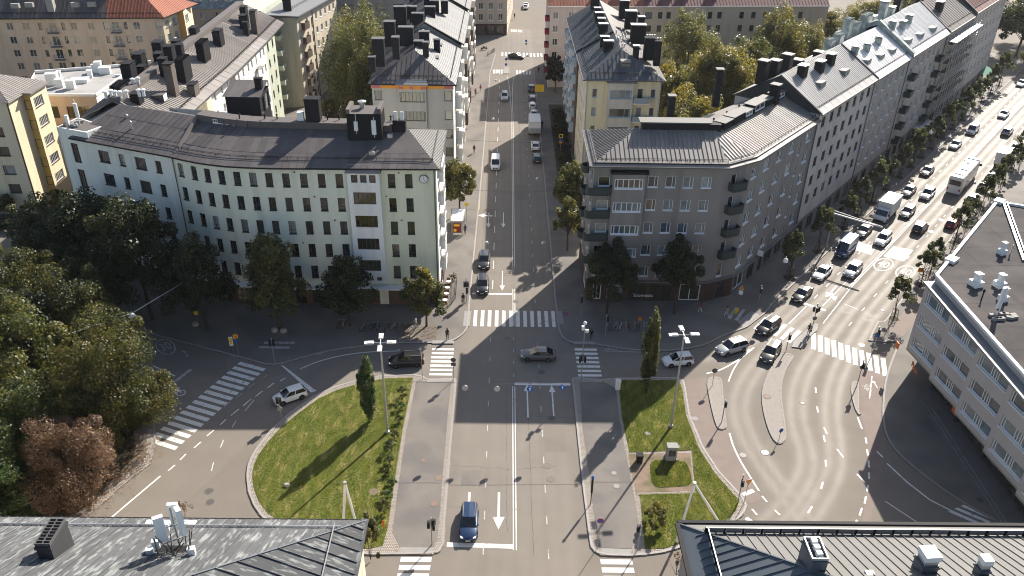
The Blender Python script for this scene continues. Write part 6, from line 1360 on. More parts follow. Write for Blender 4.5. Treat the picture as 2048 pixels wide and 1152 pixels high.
tree('largest dark lime tree hiding the lower west end of the curved house',(-58.5,103.4),17.2,5.6,'leaf_dark',22000,.34,.1,80,group=GL)
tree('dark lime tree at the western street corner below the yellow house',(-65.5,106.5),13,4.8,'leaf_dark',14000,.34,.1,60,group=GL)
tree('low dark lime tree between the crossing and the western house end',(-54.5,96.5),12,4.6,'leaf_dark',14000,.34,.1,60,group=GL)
GF='big trees of the lower left corner'
tree('tall olive tree at the left edge with sunlit top',(-62.5,91),15.8,4.9,'leaf_fg',36000,.24,.05,100,'low',group=GF)
tree('olive lime tree with sunlit crown beside the speed marking',(-53.2,88.2),13.4,4.6,'leaf_fg',36000,.24,.05,100,'low',group=GF)
tree('golden olive tree reaching over the left zebra crossing',(-43.2,74.5),15.2,5.6,'leaf_fg',60000,.20,.04,130,'low',group=GF)
tree('green leafy tree at the left edge beside the brown one',(-53.6,66.6),14.4,5.0,'leaf_green',46000,.20,.04,110,'low',group=GF)
tree('reddish brown round tree above the weathered roof',(-43.4,63.4),11.0,4.0,'leaf_brown',42000,.16,.02,110,'low',group=GF)
tree('dark shaded tree in the middle of the left cluster',(-54.5,77.5),15.6,5.6,'leaf_lime',24000,.3,.04,80,'low',group=GF)
tree('dark tree standing at the far left frame edge',(-65,80.5),15,5.2,'leaf_dark',15000,.34,.04,70,'low',group=GF)
tree('green tree behind the leaf-strewn kerb at lower left',(-60,64),13,5.0,'leaf_green',16000,.32,.04,70,'low',group=GF)
tree('low green tree beside the brown one against the roof edge',(-50.5,59.5),9,4.2,'leaf_green',20000,.22,.02,70,'low',group=GF)
tree('dark green tree at the lower left frame edge above the roof',(-60,57),10,4.6,'leaf_green',18000,.24,.02,70,'low',group=GF)
tree('dark filling tree between the golden and the brown crowns',(-49.5,70),12,4.4,'leaf_lime',22000,.24,.02,80,'low',group=GF)
tree('shaded tree at the park edge behind the speed marking tree',(-58,83.5),14,4.8,'leaf_dark',18000,.28,.03,80,'low',group=GF)
tree('slender poplar on the egg-shaped lawn',(-15.6,76.6),9.6,1.1,'leaf_green',10000,.2,.08,70,'col',name='poplar_tree',r0=.1)
tree('slender poplar half in shade on the right lawn',(17.9,82.8),12.8,1.25,'leaf_lime',13000,.2,.06,80,'col',name='poplar_tree',r0=.12)
tree('leafy tree by the bus stop beside the curved house',(-8.0,134.0),10.2,2.9,'leaf_olive',12000,.3,.15,55)
tree('dark street tree left of the grey corner house',(10.8,128.5),13,2.7,'leaf_lime',13000,.28,.06,60); tree('smaller street tree nearer to the zebra, left of the grey corner house',(10.3,120.5),9.5,2.4,'leaf_lime',8000,.26,.12,45)
tree('dark purple-leaved tree at the far street corner',(12.3,205),9.2,2.6,'leaf_purple',9000,.32,.1,50)
tree('dim lime tree before the left bay of the grey corner house',(14.8,101.4),11.6,3.5,'leaf_dark',13000,.3,.15,60,group='trees before the grey corner house')
tree('dim lime tree before the shop windows of the grey corner house',(24.5,101.4),12.2,3.7,'leaf_dark',14000,.3,.15,60,'cone',group='trees before the grey corner house')
tree('tall drooping birch in the left courtyard',(-31.2,181),24.8,8.6,'leaf_birch',64000,.30,.03,150,'weep','bark_birch',group='courtyard trees on the left')
tree('second birch crown behind the drooping birch',(-29,174),17,5.2,'leaf_birch',22000,.30,.05,80,'weep','bark_birch',group='courtyard trees on the left')
tree('narrow dark conifer beside the chimneys of the brick house',(-25.6,190),18,1.8,'leaf_dark',9000,.25,.02,60,'cone',name='conifer_tree',group='courtyard trees on the left')
tree('thin conifer at the left side of the birch',(-40,205),16,1.6,'leaf_dark',7000,.25,.02,50,'cone',name='conifer_tree',group='courtyard trees on the left')
tree('dark round tree between the peach house and the courtyard wing',(-71.5,168),15.5,5.4,'leaf_dark',18000,.34,.1,70)
tree('small dark bush tree at the end of the courtyard',(-40.5,160),6.5,2.6,'leaf_dark',6000,.28,.05,35,group='courtyard shrubs'); tree('yellow-green shrub at the courtyard edge',(-38.5,163),3.8,1.9,'leaf_olive',3500,.26,.02,25,group='courtyard shrubs'); tree('bushy young tree against the cream slab',(-39,177),6.8,2.8,'leaf_olive',6000,.28,.05,35,group='courtyard shrubs')
tree('leafy tree top peeking out behind the hall roof at the left edge',(-103,158),13,4.2,'leaf_green',9000,.34,.1,50)
GR='courtyard trees behind the grey corner house'
for lab,b,h,r,m,n in (('low bright yellow-green tree nearest to the grey roof',(35.5,152),17.6,5.8,'leaf_olive',26000),('rounded green-yellow tree right behind the yellow house',(33.5,166),19,5.4,'leaf_olive',24000),('big golden olive tree in the middle of the right courtyard',(44.5,171),22.5,6.8,'leaf_olive',34000),('grey-green tall tree behind the golden one',(42,193),23,6.0,'leaf_birch',22000),('olive tree further right in the courtyard',(54,182),21,5.2,'leaf_lime',20000),('tall reddish olive tree before the pale far house',(62.5,192),24,6.4,'leaf_olive',28000),('slim olive tree beside the tall courtyard tree',(70,196),21,4.6,'leaf_birch',16000),('small orange autumn tree behind the patina chimneys',(83,207),15.5,4.2,'leaf_orange',12000),('broad green tree behind the far roofs',(95,216),16,6,'leaf_green',14000),('olive tree at the back of the far roofs',(106,226),17,6,'leaf_lime',12000)):
    tree(lab,b,h,r,m,n,.32,.1,95,group=GR)
tree('dark wood edge tree at the end of the avenue',(150,246),17,8,'leaf_dark',16000,.45,.05,70,group='trees at the end of the avenue'); tree('dark tree right of the avenue end',(165,240),18,8,'leaf_dark',14000,.45,.05,70,group='trees at the end of the avenue'); tree('dark tree closing the avenue behind the green awning',(140,256),17,8,'leaf_dark',14000,.45,.05,70,group='trees at the end of the avenue')
# young avenue trees with stakes: one model, copied
def young(seed, h, r):
    t = thing('street_tree','x','tree'); me, tips = crown_mesh('crown','leaf_street',4200,r*.92,r*.92,h*.37,h*.62,.21,30,seed,'cone',up=.1)
    link('crown', me, t); link('trunk', trunk_mesh(h,h*.4,[tuple(p) for p in tips[:6]],.09,'bark',seed), t)
    for k in range(4):
        a = pi/4+k*pi/2; mb = MB(); mb.tube([(cos(a)*.55,sin(a)*.55,0),(cos(a)*.42,sin(a)*.42,1.9)],.045,5); mb.build('stake','stake_wood',t)
    mb = MB()
    for z in (1.0,1.8):
        for k in range(4):
            a = pi/4+k*pi/2; c = a+pi/2; rr = .55-.13*z/1.9; mb.beam((cos(a)*rr,sin(a)*rr,z),(cos(c)*rr,sin(c)*rr,z),.05,.07)
    mb.build('stake_rail','stake_wood',t); mb = MB(); mb.box(-.7,.7,-.7,.7,.125,.15); mb.build('tree_pit','soil',t)
    return t
protos = [young(11,7.2,2.0), young(23,7.8,2.2), young(37,6.4,1.9)]; used = [False]*3; ORD = ('first','second','third','fourth','fifth','sixth','seventh','eighth','ninth','tenth','eleventh','twelfth','thirteenth','fourteenth','fifteenth','sixteenth','seventeenth','eighteenth')
def plant(p, i, sc, label, group):
    k = i % 3; o = protos[k] if not used[k] else copy_tree(protos[k]); used[k] = True
    o.location = (p[0],p[1],.0); o.scale = (sc,sc,sc*1.03); o.rotation_euler = (0,0,i*1.7); tag(o,label,'tree',group)
for i, s in enumerate((11.2,22.6,34.2,40.5,48,56,64,71,78,85,93,101,109,118,127,136,145)):
    plant(AV(s,4.7), i, (1.12,1.02,1.0,1.05)[i % 4], f'{ORD[i]} young staked tree along the house side of the avenue, counted from the crossing', 'young trees on the house side of the avenue')
for i, s in enumerate((9.9,22.5,27.5,41,49,58,66,74,82,90,99,108)):
    plant(AV(s,21.0), i+1, (.88,.98,.85,1.0)[i % 4], f'{ORD[i]} young staked tree along the office side of the avenue, counted from the crossing', 'young trees on the office side of the avenue')
# shrubs
def shrub(label, p, h, r, m='leaf_green', n=2600, leaf=.16, group=None, ry=None, cl=22, z0=.12):
    o = thing('shrub',label,'shrub',(p[0],p[1],z0),0,group); me, tips = crown_mesh('foliage',m,n,r,ry or r,h*.5,h*.5,leaf,cl,random.randint(0,9999)); link('foliage',me,o)
    mb = MB()
    for q in tips[:5]: mb.tube([(0,0,0),tuple(q*.8)],[.03,.01],4)
    link('stems',mb.mesh('stems','bark'),o)
GB='shrubs along the footpath of the egg-shaped lawn'
for i,(px,py,h,r) in enumerate(((806,798,2.0,.9),(800,820,1.2,.8),(797,846,1.3,.8),(790,880,1.7,.9),(783,905,2.2,1.0),(780,928,1.6,.8),(776,948,1.2,.7),(786,972,1.2,.8),(774,1000,1.6,.9),(770,1028,2.2,1.1))):
    shrub(f'{ORD[i]} shrub from the crossing along the footpath of the egg-shaped lawn',G(px,py),h*.8,r*.72,'leaf_green' if i%3 else 'leaf_lime',900,.13,GB,cl=14)
shrub('round bush on the lower right lawn',G(1307,1055),2.6,1.3,'leaf_olive',5000,.16); shrub('leafy bush at the corner of the weathered roof',(-9.0,49.5),5.2,1.6,'leaf_olive',4500,.2)
shrub('small leafy bush beside the lower left island kerb',G(742,1122),5.5,1.2,'leaf_olive',4000,.2)
shrub('nearly bare twiggy bush behind the antenna mast',G(372,1052),3.6,1.0,'leaf_brown',500,.12,cl=14); shrub('nearly bare twiggy bush left of the grey seam roof',G(1352,1152),3.2,.9,'leaf_brown',420,.12,cl=14)
GH='hedge plants right of the street'
for i in range(9): shrub(f'{ORD[i]} dark hedge bush before the yellow house, counted from the near end',(12.0,141.5+i*5.6),1.9,1.5,'leaf_dark',2200,.24,GH,ry=3.0)
GY='garden bushes under the yellow house'
for i,(x,y,h,r) in enumerate(((-84.5,129.6,4.5,3.4),(-89.5,129,5,3.4),(-80.2,129.8,3.4,2.4),(-95,128.6,5,3.4),(-78.2,134,4.0,1.8),(-100,128,5,3.6))): shrub(f'{ORD[i]} dark garden bush under the yellow house, counted outward from its corner',(x,y),h,r,'leaf_lime',4200,.28,GY)
# clipped hedge row along the garden
t=thing('hedge','long clipped dark hedge below the yellow house garden','hedge',(-92,125.4,0)); me,tips=crown_mesh('foliage','leaf_dark',14000,16,1.1,1.0,1.1,.25,160,5); link('foliage',me,t)
# ------------------------------------------------------------------ vehicles (local frame: nose along +x, wheels on z = 0)
CARS = {  # length, width, height, cabin: rear base, roof rear, roof front, screen base (fractions from the tail), shoulder, bonnet, ride
 'hatch': (4.05,1.76,1.50,(.015,.11,.53,.76),.62,.60,.17), 'sedan': (4.75,1.84,1.45,(.12,.29,.55,.73),.63,.60,.15),
 'suv':   (4.60,1.88,1.66,(.012,.10,.55,.75),.61,.60,.20), 'wagon': (4.70,1.83,1.50,(.012,.09,.54,.73),.61,.59,.16),
 'mini':  (4.95,1.93,1.92,(.01,.035,.66,.86),.55,.50,.18), 'coupe': (4.65,1.88,1.48,(.07,.27,.52,.73),.64,.61,.16), 'bigvan': (5.9,2.02,2.55,(.006,.02,.74,.88),.52,.46,.22)}
CM = {}
def inset_quad(q, mg, off, flip=False):
    q = [Vector(p) for p in q]; c = sum(q, Vector())/len(q); n = (q[1]-q[0]).cross(q[-1]-q[0]).normalized()
    if n.dot(c-Vector((c.x*.85,0,.6))) < 0: n = -n
    out = []
    for i, p in enumerate(q):
        a = (q[i-1]-p); d = (q[(i+1) % len(q)]-p); out.append(p+a.normalized()*min(mg,a.length*.4)+d.normalized()*min(mg,d.length*.4)+n*off)
    return out
def glass_pane(q, mg=.07, off=.012):
    mb = MB(); mb.poly(inset_quad(q, mg, off)); return mb.mesh('glass','car_glass')
def wheel_mesh(r, wd):
    t = MB(); t.lathe((0,0,0), [(r*.55,-wd/2),(r*.92,-wd/2),(r,-wd*.3),(r,wd*.3),(r*.92,wd/2),(r*.55,wd/2)], 18, 0, 'y')
    m = MB(); m.lathe((0,0,0), [(r*.64,wd*.30),(r*.64,wd*.46),(r*.5,wd*.50),(r*.12,wd*.46)], 10, 0, 'y')
    for k in range(5):
        a = 2*pi*k/5; m.beam((r*.1*cos(a),wd*.51,r*.1*sin(a)),(r*.6*cos(a),wd*.53,r*.6*sin(a)),.05,.03)
    return t.mesh('wheel','tyre',smooth=False), m.mesh('rim','rim')
WH = {}
def car_meshes(ty):
    if ty in CM: return CM[ty]
    L,W,H,cab,sh,bn,ride = CARS[ty]; hw = W/2; zs = H*sh; zb = H*bn; D = {}
    T = [0,.012,.04,.10,.2,.35,.5,.65,.74,.82,.90,.95,.985,1.0]; PW = [.76,.86,.93,.985,1,1,1,1,1,.99,.965,.91,.83,.72]
    def deck(t):
        if t < .012: return zs*.72
        if t < .04: return zs*(.82 if ty in ('hatch','suv','wagon','mini','bigvan') else .95)
        if t <= cab[3]: return zs
        u = (t-cab[3])/(1-cab[3]); return zb-(zb-H*.40)*u**2.2 if u < .97 else H*.36
    def low(t): return ride+(.16 if t in (0,1.) else .08 if t in (.012,.985) else .02 if t in (.04,.95) else 0)
    b = MB(); ns = 13
    for t, pw in zip(T, PW):
        x = -L/2+L*t; h = hw*pw; zl = low(t); zd = deck(t); k = zd-zl
        half = [(h*.80,zl),(h*.95,zl+.07*k),(h*1.0,zl+.38*k),(h*.985,zl+.70*k),(h*.93,zl+.93*k),(h*.80,zd)]
        pts = [(0,zl)]+half+[(0,zd+.02)]+[(-y,z) for y,z in half[::-1]]
        b.v += [(x,y,z) for y,z in pts]
    n1 = 14
    for i in range(len(T)-1):
        for j in range(n1):
            j2 = (j+1) % n1; b.f.append((i*n1+j,i*n1+j2,(i+1)*n1+j2,(i+1)*n1+j)); b.m.append(0)
    b.f.append(tuple(range(n1))); b.m.append(0); e = (len(T)-1)*n1; b.f.append(tuple(range(e+n1-1,e-1,-1))); b.m.append(0)
    # cabin
    xr, xrr, xrf, xw = [-L/2+L*q for q in cab]; hb = hw*.90; hr = hw*(.72 if ty not in ('mini','bigvan') else .82); zr = H; zc = zs-.02
    A = [(xr,-hb*.94,zc),(xr,hb*.94,zc),(xw,hb*.92,zc),(xw,-hb*.92,zc)]; R_ = [(xrr,-hr*.95,zr-.05),(xrr,hr*.95,zr-.05),(xrf,hr*.96,zr-.03),(xrf,-hr*.96,zr-.03)]
    xm = (xrr+xrf)/2; cc = len(b.v)
    b.poly([A[1],A[0],R_[0],R_[1]]); b.poly([A[3],A[2],R_[2],R_[3]]); b.poly([A[0],A[3],R_[3],R_[0]]); b.poly([A[2],A[1],R_[1],R_[2]])
    ml, mr, mc = (xm,-hr,zr-.03),(xm,hr,zr-.03),(xm,0,zr+.01)
    rc, fc = (xrr,0,zr-.02),(xrf,0,zr)
    b.poly([R_[0],ml,mc,rc]); b.poly([rc,mc,mr,R_[1]]); b.poly([ml,R_[3],fc,mc]); b.poly([mc,fc,R_[2],mr]); b.poly([R_[0],R_[3],ml]); b.poly([R_[1],mr,R_[2]])
    me = b.mesh('body','c_white'); me.polygons.foreach_set('use_smooth',[i < 13*14 for i in range(len(me.polygons))]); D['body'] = me
    D['windscreen'] = glass_pane([A[3],A[2],R_[2],R_[3]],.07); D['rear_window'] = glass_pane([A[1],A[0],R_[0],R_[1]],.10)
    D['side'] = []
    for s in (-1,1):
        a0,a1,r1,r0 = (A[0],A[3],R_[3],R_[0]) if s < 0 else (A[1],A[2],R_[2],R_[1])
        fr = .52
        m0 = lerp3(a0,a1,fr); m1 = lerp3(r0,r1,.56)
        if ty == 'bigvan': D['side'].append(glass_pane([lerp3(m0,m1,.3),lerp3(a1,r1,.25),r1,m1],.07))
        else:
            D['side'].append(glass_pane([a0,m0,m1,r0],.055)); D['side'].append(glass_pane([m0,a1,r1,m1],.055))
    def bx(*a, m='trim', n='p'): q = MB(); q.box(*a); return q.mesh(n, m)
    xf = L/2; zl = H*.40
    D['headlight'] = []
    for s in (-1,1):
        q = MB(); q.prism([(xf-.42,s*hw*.90),(xf-.10,s*hw*.80),(xf-.04,s*hw*.52),(xf-.2,s*hw*.56)] if s > 0 else [(xf-.42,s*hw*.90),(xf-.2,s*hw*.56),(xf-.04,s*hw*.52),(xf-.10,s*hw*.80)], zl-.03, zl+.12); D['headlight'].append(q.mesh('headlight','headlight'))
    D['taillight'] = [bx(-xf-.005,-xf+.16,min(s*hw*.58,s*hw*.90),max(s*hw*.58,s*hw*.90),H*.44,H*.56,m='taillight',n='taillight') for s in (-1,1)]
    D['grille'] = bx(xf-.16,xf+.012,-hw*.48,hw*.48,H*.22,H*.36,n='grille'); D['rear_bumper'] = bx(-xf-.012,-xf+.2,-hw*.74,hw*.74,ride+.12,ride+.30,n='rear_bumper')
    D['plate'] = [bx(xf-.01,xf+.03,-.24,.24,H*.24,H*.24+.11,m='plate',n='number_plate'), bx(-xf-.03,-xf+.01,-.24,.24,H*.36,H*.36+.11,m='plate',n='number_plate')]
    D['sill'] = [bx(-L*.30,L*.28,min(s*hw*.9,s*hw*1.004),max(s*hw*.9,s*hw*1.004),ride-.02,ride+.12,n='sill') for s in (-1,1)]
    D['mirror'] = [bx(xw-.42,xw-.26,min(s*hw*.93,s*hw*1.10),max(s*hw*.93,s*hw*1.10),zs-.02,zs+.13,m='c_white',n='mirror') for s in (-1,1)]
    D['rail'] = [bx(xrr+.1,xrf-.05,s*hr*.9-.02,s*hr*.9+.02,zr-.03,zr+.03,m='rim',n='roof_rail') for s in (-1,1)] if ty in ('wagon','suv') else []
    r = .33 if ty not in ('suv','mini','bigvan') else .36
    D['arch'] = []
    for x in (-L*.29,L*.30):
        for s in (-1,1):
            arch = MB(); D['arch'].append(arch); arch.lathe((x,s*hw*1.003,r+.02),[(r*1.16,0),(r*1.16,.006)] if s > 0 else [(r*1.16,-.006),(r*1.16,0)],16,0,'y')
    D['arch'] = [q.mesh('wheel_arch','trim') for q in D['arch']]; D['r'] = r; CM[ty] = D; return D
def paint(o, m):
    o.material_slots[0].link = 'OBJECT'; o.material_slots[0].material = M[m]
def car(label, ty, col, p, hdg, group=None, name='car', cat='car', rails=None, roofcol=None):
    D = car_meshes(ty); L,W,H = CARS[ty][:3]; t = thing(name, label, cat, (p[0],p[1],.012), hdg, group)
    bo = link('body', D['body'], t); paint(bo, col)
    for n in ('windscreen','rear_window','grille','rear_bumper'):
        if n == 'rear_window' and ty == 'bigvan': continue
        link(n, D[n], t)
    for q in D['side']: link('side_window', q, t)
    for n, k in (('headlight','headlight'),('taillight','taillight'),('number_plate','plate'),('sill','sill')):
        for q in D[k]: link(n, q, t)
    for q in D['mirror']: paint(link('mirror', q, t), col)
    for q in D['rail']: link('roof_rail', q, t)
    for q in D['arch']: link('wheel_arch', q, t)
    r = D['r']
    if r not in WH: WH[r] = wheel_mesh(r,.22)
    tm, rm = WH[r]
    for x in (-L*.29,L*.30):
        for s in (-1,1):
            wo = link('wheel', tm, t, (x,s*(W/2-.09),r), 0 if s > 0 else pi); link('rim', rm, wo)
    return t
HT = atan2(-AVD.y,-AVD.x); HA = atan2(AVD.y,AVD.x); DN = -pi/2; UPH = pi/2
car('dark blue estate car driving towards the lower edge','wagon','c_navy',G(938,1052),DN)
car('grey sedan crossing the middle of the junction','coupe','c_grey',G(1076,716),radians(179))
car('black SUV beside the pole left of the junction','suv','c_black',G(813,728),radians(187))
car('white hatchback rounding the egg-shaped lawn','hatch','c_white',G(581,798),radians(213))
car('black car waiting second at the stop line','suv','c_dkgrey',G(968,528),DN)
car('black SUV waiting first at the stop line','suv','c_black',G(965,577),DN)
car('white van driving down the middle street','mini','c_white',G(991,333),DN,name='van',cat='van')
car('silver SUV coming down the upper street','suv','c_silver',G(1009,198),DN)
GPK='cars parked along the right kerb of the middle street'
car('dark green car parked nearest in the kerb row','hatch','c_green',(6.4,159.5),UPH,GPK); car('white sedan parked behind the box truck','coupe','c_white',(6.3,166.5),UPH,GPK)
car('silver car parked just above the box truck','sedan','c_silver',(6.5,187.0),UPH,GPK); car('white hatchback parked second above the box truck','hatch','c_white',(6.3,192.6),UPH,GPK); car('grey car parked third above the box truck','wagon','c_grey',(6.4,198),UPH,GPK); car('dark car parked at the top of the kerb row','sedan','c_dkgrey',(6.4,206.5),UPH,GPK)
car('dark green car turning across the far zebra','sedan','c_dkgrey',G(1033,116),radians(-25)); car('white car far up the street','sedan','c_white',G(1052,14),DN); car('white car at the very top of the street','sedan','c_white',(6.4,300),UPH)
GA='cars on the avenue'
car('white SUV entering the shade behind the lamp post','hatch','c_white',G(1355,727),radians(190),GA); car('silver SUV turning left out of the avenue','suv','c_silver',G(1462,702),radians(206),GA); car('grey-green SUV left of the curved refuge','suv','c_bronze',G(1540,712),radians(237),GA)
car('black SUV on the avenue zebra crossing','suv','c_black',G(1535,660),radians(225),GA)
for lab,ty,col,s,d,h in (('black sedan at the avenue stop line','sedan','c_black',7.2,8.4,HT),('white sedan second from the avenue stop line','sedan','c_white',15.6,8.2,HT),('silver-white SUV beside the arrow marking','suv','c_silver',19.3,11.6,HT),('dark sedan behind the blue van','sedan','c_dkgrey',34.6,8.0,HT),('white SUV beside the white road patch','suv','c_white',33.4,11.6,HT),('grey estate beside the white truck','wagon','c_grey',47.4,11.3,HT),('dark grey sedan behind the white truck','sedan','c_grey',57.4,8.5,HT),('white SUV beside the bus rear','suv','c_white',58.0,11.7,HT),('black car ahead of the silver saloon on the avenue','sedan','c_black',70.0,8.2,HT),('bronze-silver sedan far up the avenue','sedan','c_silver',89.6,8.4,HT),('white minivan far up the avenue','mini','c_white',102,8.8,HT),('white car in the inner lane far up the avenue','sedan','c_white',119,11.5,HT),('white sedan at the top right of the avenue','sedan','c_white',150,9.0,HT),('dark SUV driving away up the avenue','suv','c_dkgrey',42.4,15.0,HA),('silver SUV driving away far up the avenue','suv','c_silver',106.4,15.0,HA)):
    car(lab,ty,col,AV(s,d),h,GA)
GQ='cars parked on the office side of the avenue'
for lab,ty,col,s in (('red car parked half under a young tree','hatch','c_red',48.0),('dark car parked before the red one on the avenue','suv','c_dkgrey',61.5),('white car parked nearest behind the avenue trees','wagon','c_white',70),('white car parked ahead of another on the office side','sedan','c_white',75.6),('silver car parked far up behind the office-side trees','sedan','c_silver',97)): car(lab,ty,col,AV(s,18.8),HA,GQ)
car('dark blue van with shiny roof on the avenue','bigvan','c_blue',AV(25.4,8.2),HT,name='van',cat='van')
def box_truck(label, p, hdg, L=7.2, W=2.45, H=3.4, back=False):
    t = thing('box_truck', label, 'truck', (p[0],p[1],.012), hdg); hw = W/2; xc = L/2-1.9
    mb = MB(); mb.box(-L/2,xc-.12,-hw,hw,.95,H); mb.build('cargo_box','truck_box') if False else link('cargo_box', mb.mesh('cargo_box','truck_box'), t)
    fr = MB()
    for s in (-1,1):
        fr.beam((-L/2,s*(hw-.02),H),(xc-.12,s*(hw-.02),H),.08,.08); fr.beam((-L/2,s*(hw-.02),.97),(xc-.12,s*(hw-.02),.97),.08,.08)
    for x in (-L/2,xc-.12): fr.beam((x,-hw,H),(x,hw,H),.08,.08)
    link('box_frame', fr.mesh('box_frame','galv'), t)
    c = MB(); hc = hw*.9; prof = [(xc,.5),(L/2-.05,.5),(L/2,.75),(L/2-.02,1.15),(L/2-.55,1.35),(L/2-1.05,2.25),(L/2-1.5,2.42),(xc,2.42)]
    k = len(prof); c.v = [(x,-hc*(1 if z < 1.5 else .93),z) for x,z in prof]+[(x,hc*(1 if z < 1.5 else .93),z) for x,z in prof]
    for i in range(k): j = (i+1) % k; c.f.append((i,j,k+j,k+i)); c.m.append(0)
    c.f.append(tuple(range(k-1,-1,-1))); c.f.append(tuple(range(k,2*k))); c.m += [0,0]; link('cab', c.mesh('cab','c_white'), t)
    q = [(L/2-.55,-hc*.95,1.37),(L/2-.55,hc*.95,1.37),(L/2-1.05,hc*.93,2.23),(L/2-1.05,-hc*.93,2.23)]; mb = MB(); mb.poly([(x+.03,y*.92,z+.02) for x,y,z in q]); link('windscreen', mb.mesh('windscreen','car_glass'), t)
    for s in (-1,1):
        mb = MB(); y = s*(hc*.955+.03); mb.poly([(L/2-1.75,y,1.45),(L/2-.75,y,1.45),(L/2-1.12,y*.965,2.15),(L/2-1.75,y*.965,2.15)]); link('side_window', mb.mesh('side_window','car_glass'), t)
        mb = MB(); mb.box(L/2-.06,L/2+.02,min(s*hc*.55,s*hc*.95),max(s*hc*.55,s*hc*.95),.8,1.0); link('headlight', mb.mesh('headlight','headlight'), t)
        mb = MB(); mb.box(L/2-1.0,L/2-.85,min(s*hc,s*(hc+.25)),max(s*hc,s*(hc+.25)),1.4,1.75); link('mirror', mb.mesh('mirror','trim'), t)
        mb = MB(); mb.box(-L/2-.03,-L/2,min(s*hw*.7,s*hw*.95),max(s*hw*.7,s*hw*.95),.8,.95); link('taillight', mb.mesh('taillight','taillight'), t)
    mb = MB(); mb.box(-L/2+.2,xc,-.4,.4,.5,.95); link('chassis', mb.mesh('chassis','trim'), t); mb = MB(); mb.box(L/2-.02,L/2+.03,-hc*.7,hc*.7,.5,.72); link('bumper', mb.mesh('bumper','trim'), t)
    if 'k' not in WH: WH['k'] = wheel_mesh(.42,.26)
    for x in (-L*.27,L/2-.95):
        for s in (-1,1): wo = link('wheel', WH['k'][0], t, (x,s*(hw-.16),.42), 0 if s > 0 else pi); link('rim', WH['k'][1], wo)
    if back:
        mb = MB(); mb.box(-L/2-.05,-L/2,-hw*.95,hw*.95,.95,2.1); link('tail_lift', mb.mesh('tail_lift','galv'), t)
    return t
box_truck('white box truck driving down the avenue',AV(43.8,8.6),HT); box_truck('grey box truck parked at the right kerb of the street',(6.3,176.5),UPH,7.6,2.5,3.5,True); box_truck('white box truck parked behind the office-side trees',AV(85.5,18.7),HA,6.8)
# coach
t = thing('coach_bus','white touring coach driving away up the avenue','bus',(*AV(68.6,15.0),.012),HA); L,W,H = 12.6,2.55,3.6; hw=W/2
b = MB(); prof=[(.0,.92,.30),(.02,1,.30),(.5,1,.30),(.97,1,.30),(1,.9,.34)]
sec=lambda h,z0:[(h*.96,z0),(h,z0+.3),(h,2.9),(h*.93,3.4),(h*.78,H)]
for tt,pw,z0 in prof:
    pts=sec(hw*pw,z0); b.v+=[(-L/2+L*tt,y,z) for y,z in pts]+[(-L/2+L*tt,-y,z) for y,z in pts[::-1]]
for i in range(4):
    for j in range(10): j2=(j+1)%10; b.f.append((i*10+j,i*10+j2,(i+1)*10+j2,(i+1)*10+j)); b.m.append(0)
b.f.append(tuple(range(10))); b.f.append(tuple(range(49,39,-1))); b.m+=[0,0]; link('body',b.mesh('body','c_white'),t)
for s in (-1,1):
    for k in range(7): mb=MB(); x=-L/2+1.2+k*1.6; y=s*(hw+.012); mb.poly([(x,y,1.75),(x+1.5,y,1.75),(x+1.5,y,2.85),(x,y,2.85)]); link('side_window',mb.mesh('side_window','car_glass'),t)
mb=MB(); x=-L/2-.012; mb.poly([(x,-hw*.8,1.9),(x,hw*.8,1.9),(x,hw*.78,2.9),(x,-hw*.78,2.9)]); link('rear_window',mb.mesh('rear_window','car_glass'),t)
mb=MB(); x=L/2+.012; mb.poly([(x,-hw*.82,1.1),(x,hw*.82,1.1),(x,hw*.78,2.95),(x,-hw*.78,2.95)]); link('windscreen',mb.mesh('windscreen','car_glass'),t)
for x0,x1,wd,m in ((-4.8,-3.4,1.5,'truck_box'),(-1.8,-.4,1.3,'truck_box'),(2.2,3.0,.9,'truck_box'),(5.2,6.1,2.1,'c_cyan'),(-3.2,-2.9,1.6,'trim')): mb=MB(); mb.box(x0,x1,-wd/2,wd/2,H-.02,H+.16); link('roof_unit',mb.mesh('roof_unit',m),t)
for s in (-1,1):
    mb=MB(); mb.box(-L/2-.02,-L/2+.05,min(s*hw*.7,s*hw*.9),max(s*hw*.7,s*hw*.9),.9,1.3); link('taillight',mb.mesh('taillight','taillight'),t)
    mb=MB(); mb.box(L/2-.1,L/2+.3,min(s*hw,s*(hw+.35)),max(s*hw,s*(hw+.35)),2.3,2.8); link('mirror',mb.mesh('mirror','trim'),t)
    if 'b' not in WH: WH['b']=wheel_mesh(.5,.3)
    for x in (-3.4,-2.2,3.6): wo=link('wheel',WH['b'][0],t,(x,s*(hw-.14),.5),0 if s>0 else pi); link('rim',WH['b'][1],wo)
# motorcycle
t=thing('motorcycle','dark motorcycle parked on the far left pavement corner','motorcycle',(*G(968,100)[:2],.12),radians(200))
WH['m']=wheel_mesh(.32,.14)
for x in (-.7,.7): wo=link('wheel',WH['m'][0],t,(x,0,.32)); link('rim',WH['m'][1],wo)
mb=MB(); mb.tube([(-.7,0,.32),(-.2,0,.5),(.35,0,.75),(.7,0,.32)],.07,6); mb.box(-.25,.3,-.16,.16,.3,.7); link('frame',mb.mesh('frame','trim'),t)
mb=MB(); mb.lathe((.1,0,.75),[(.05,0),(.2,.06),(.2,.2),(.08,.27)],8); link('tank',mb.mesh('tank','c_black'),t); mb=MB(); mb.box(-.75,-.1,-.14,.14,.74,.84); link('seat',mb.mesh('seat','trim'),t); mb=MB(); mb.tube([(.42,-.35,1.0),(.45,0,1.02),(.42,.35,1.0)],.03,5); link('handlebar',mb.mesh('handlebar','rim'),t)
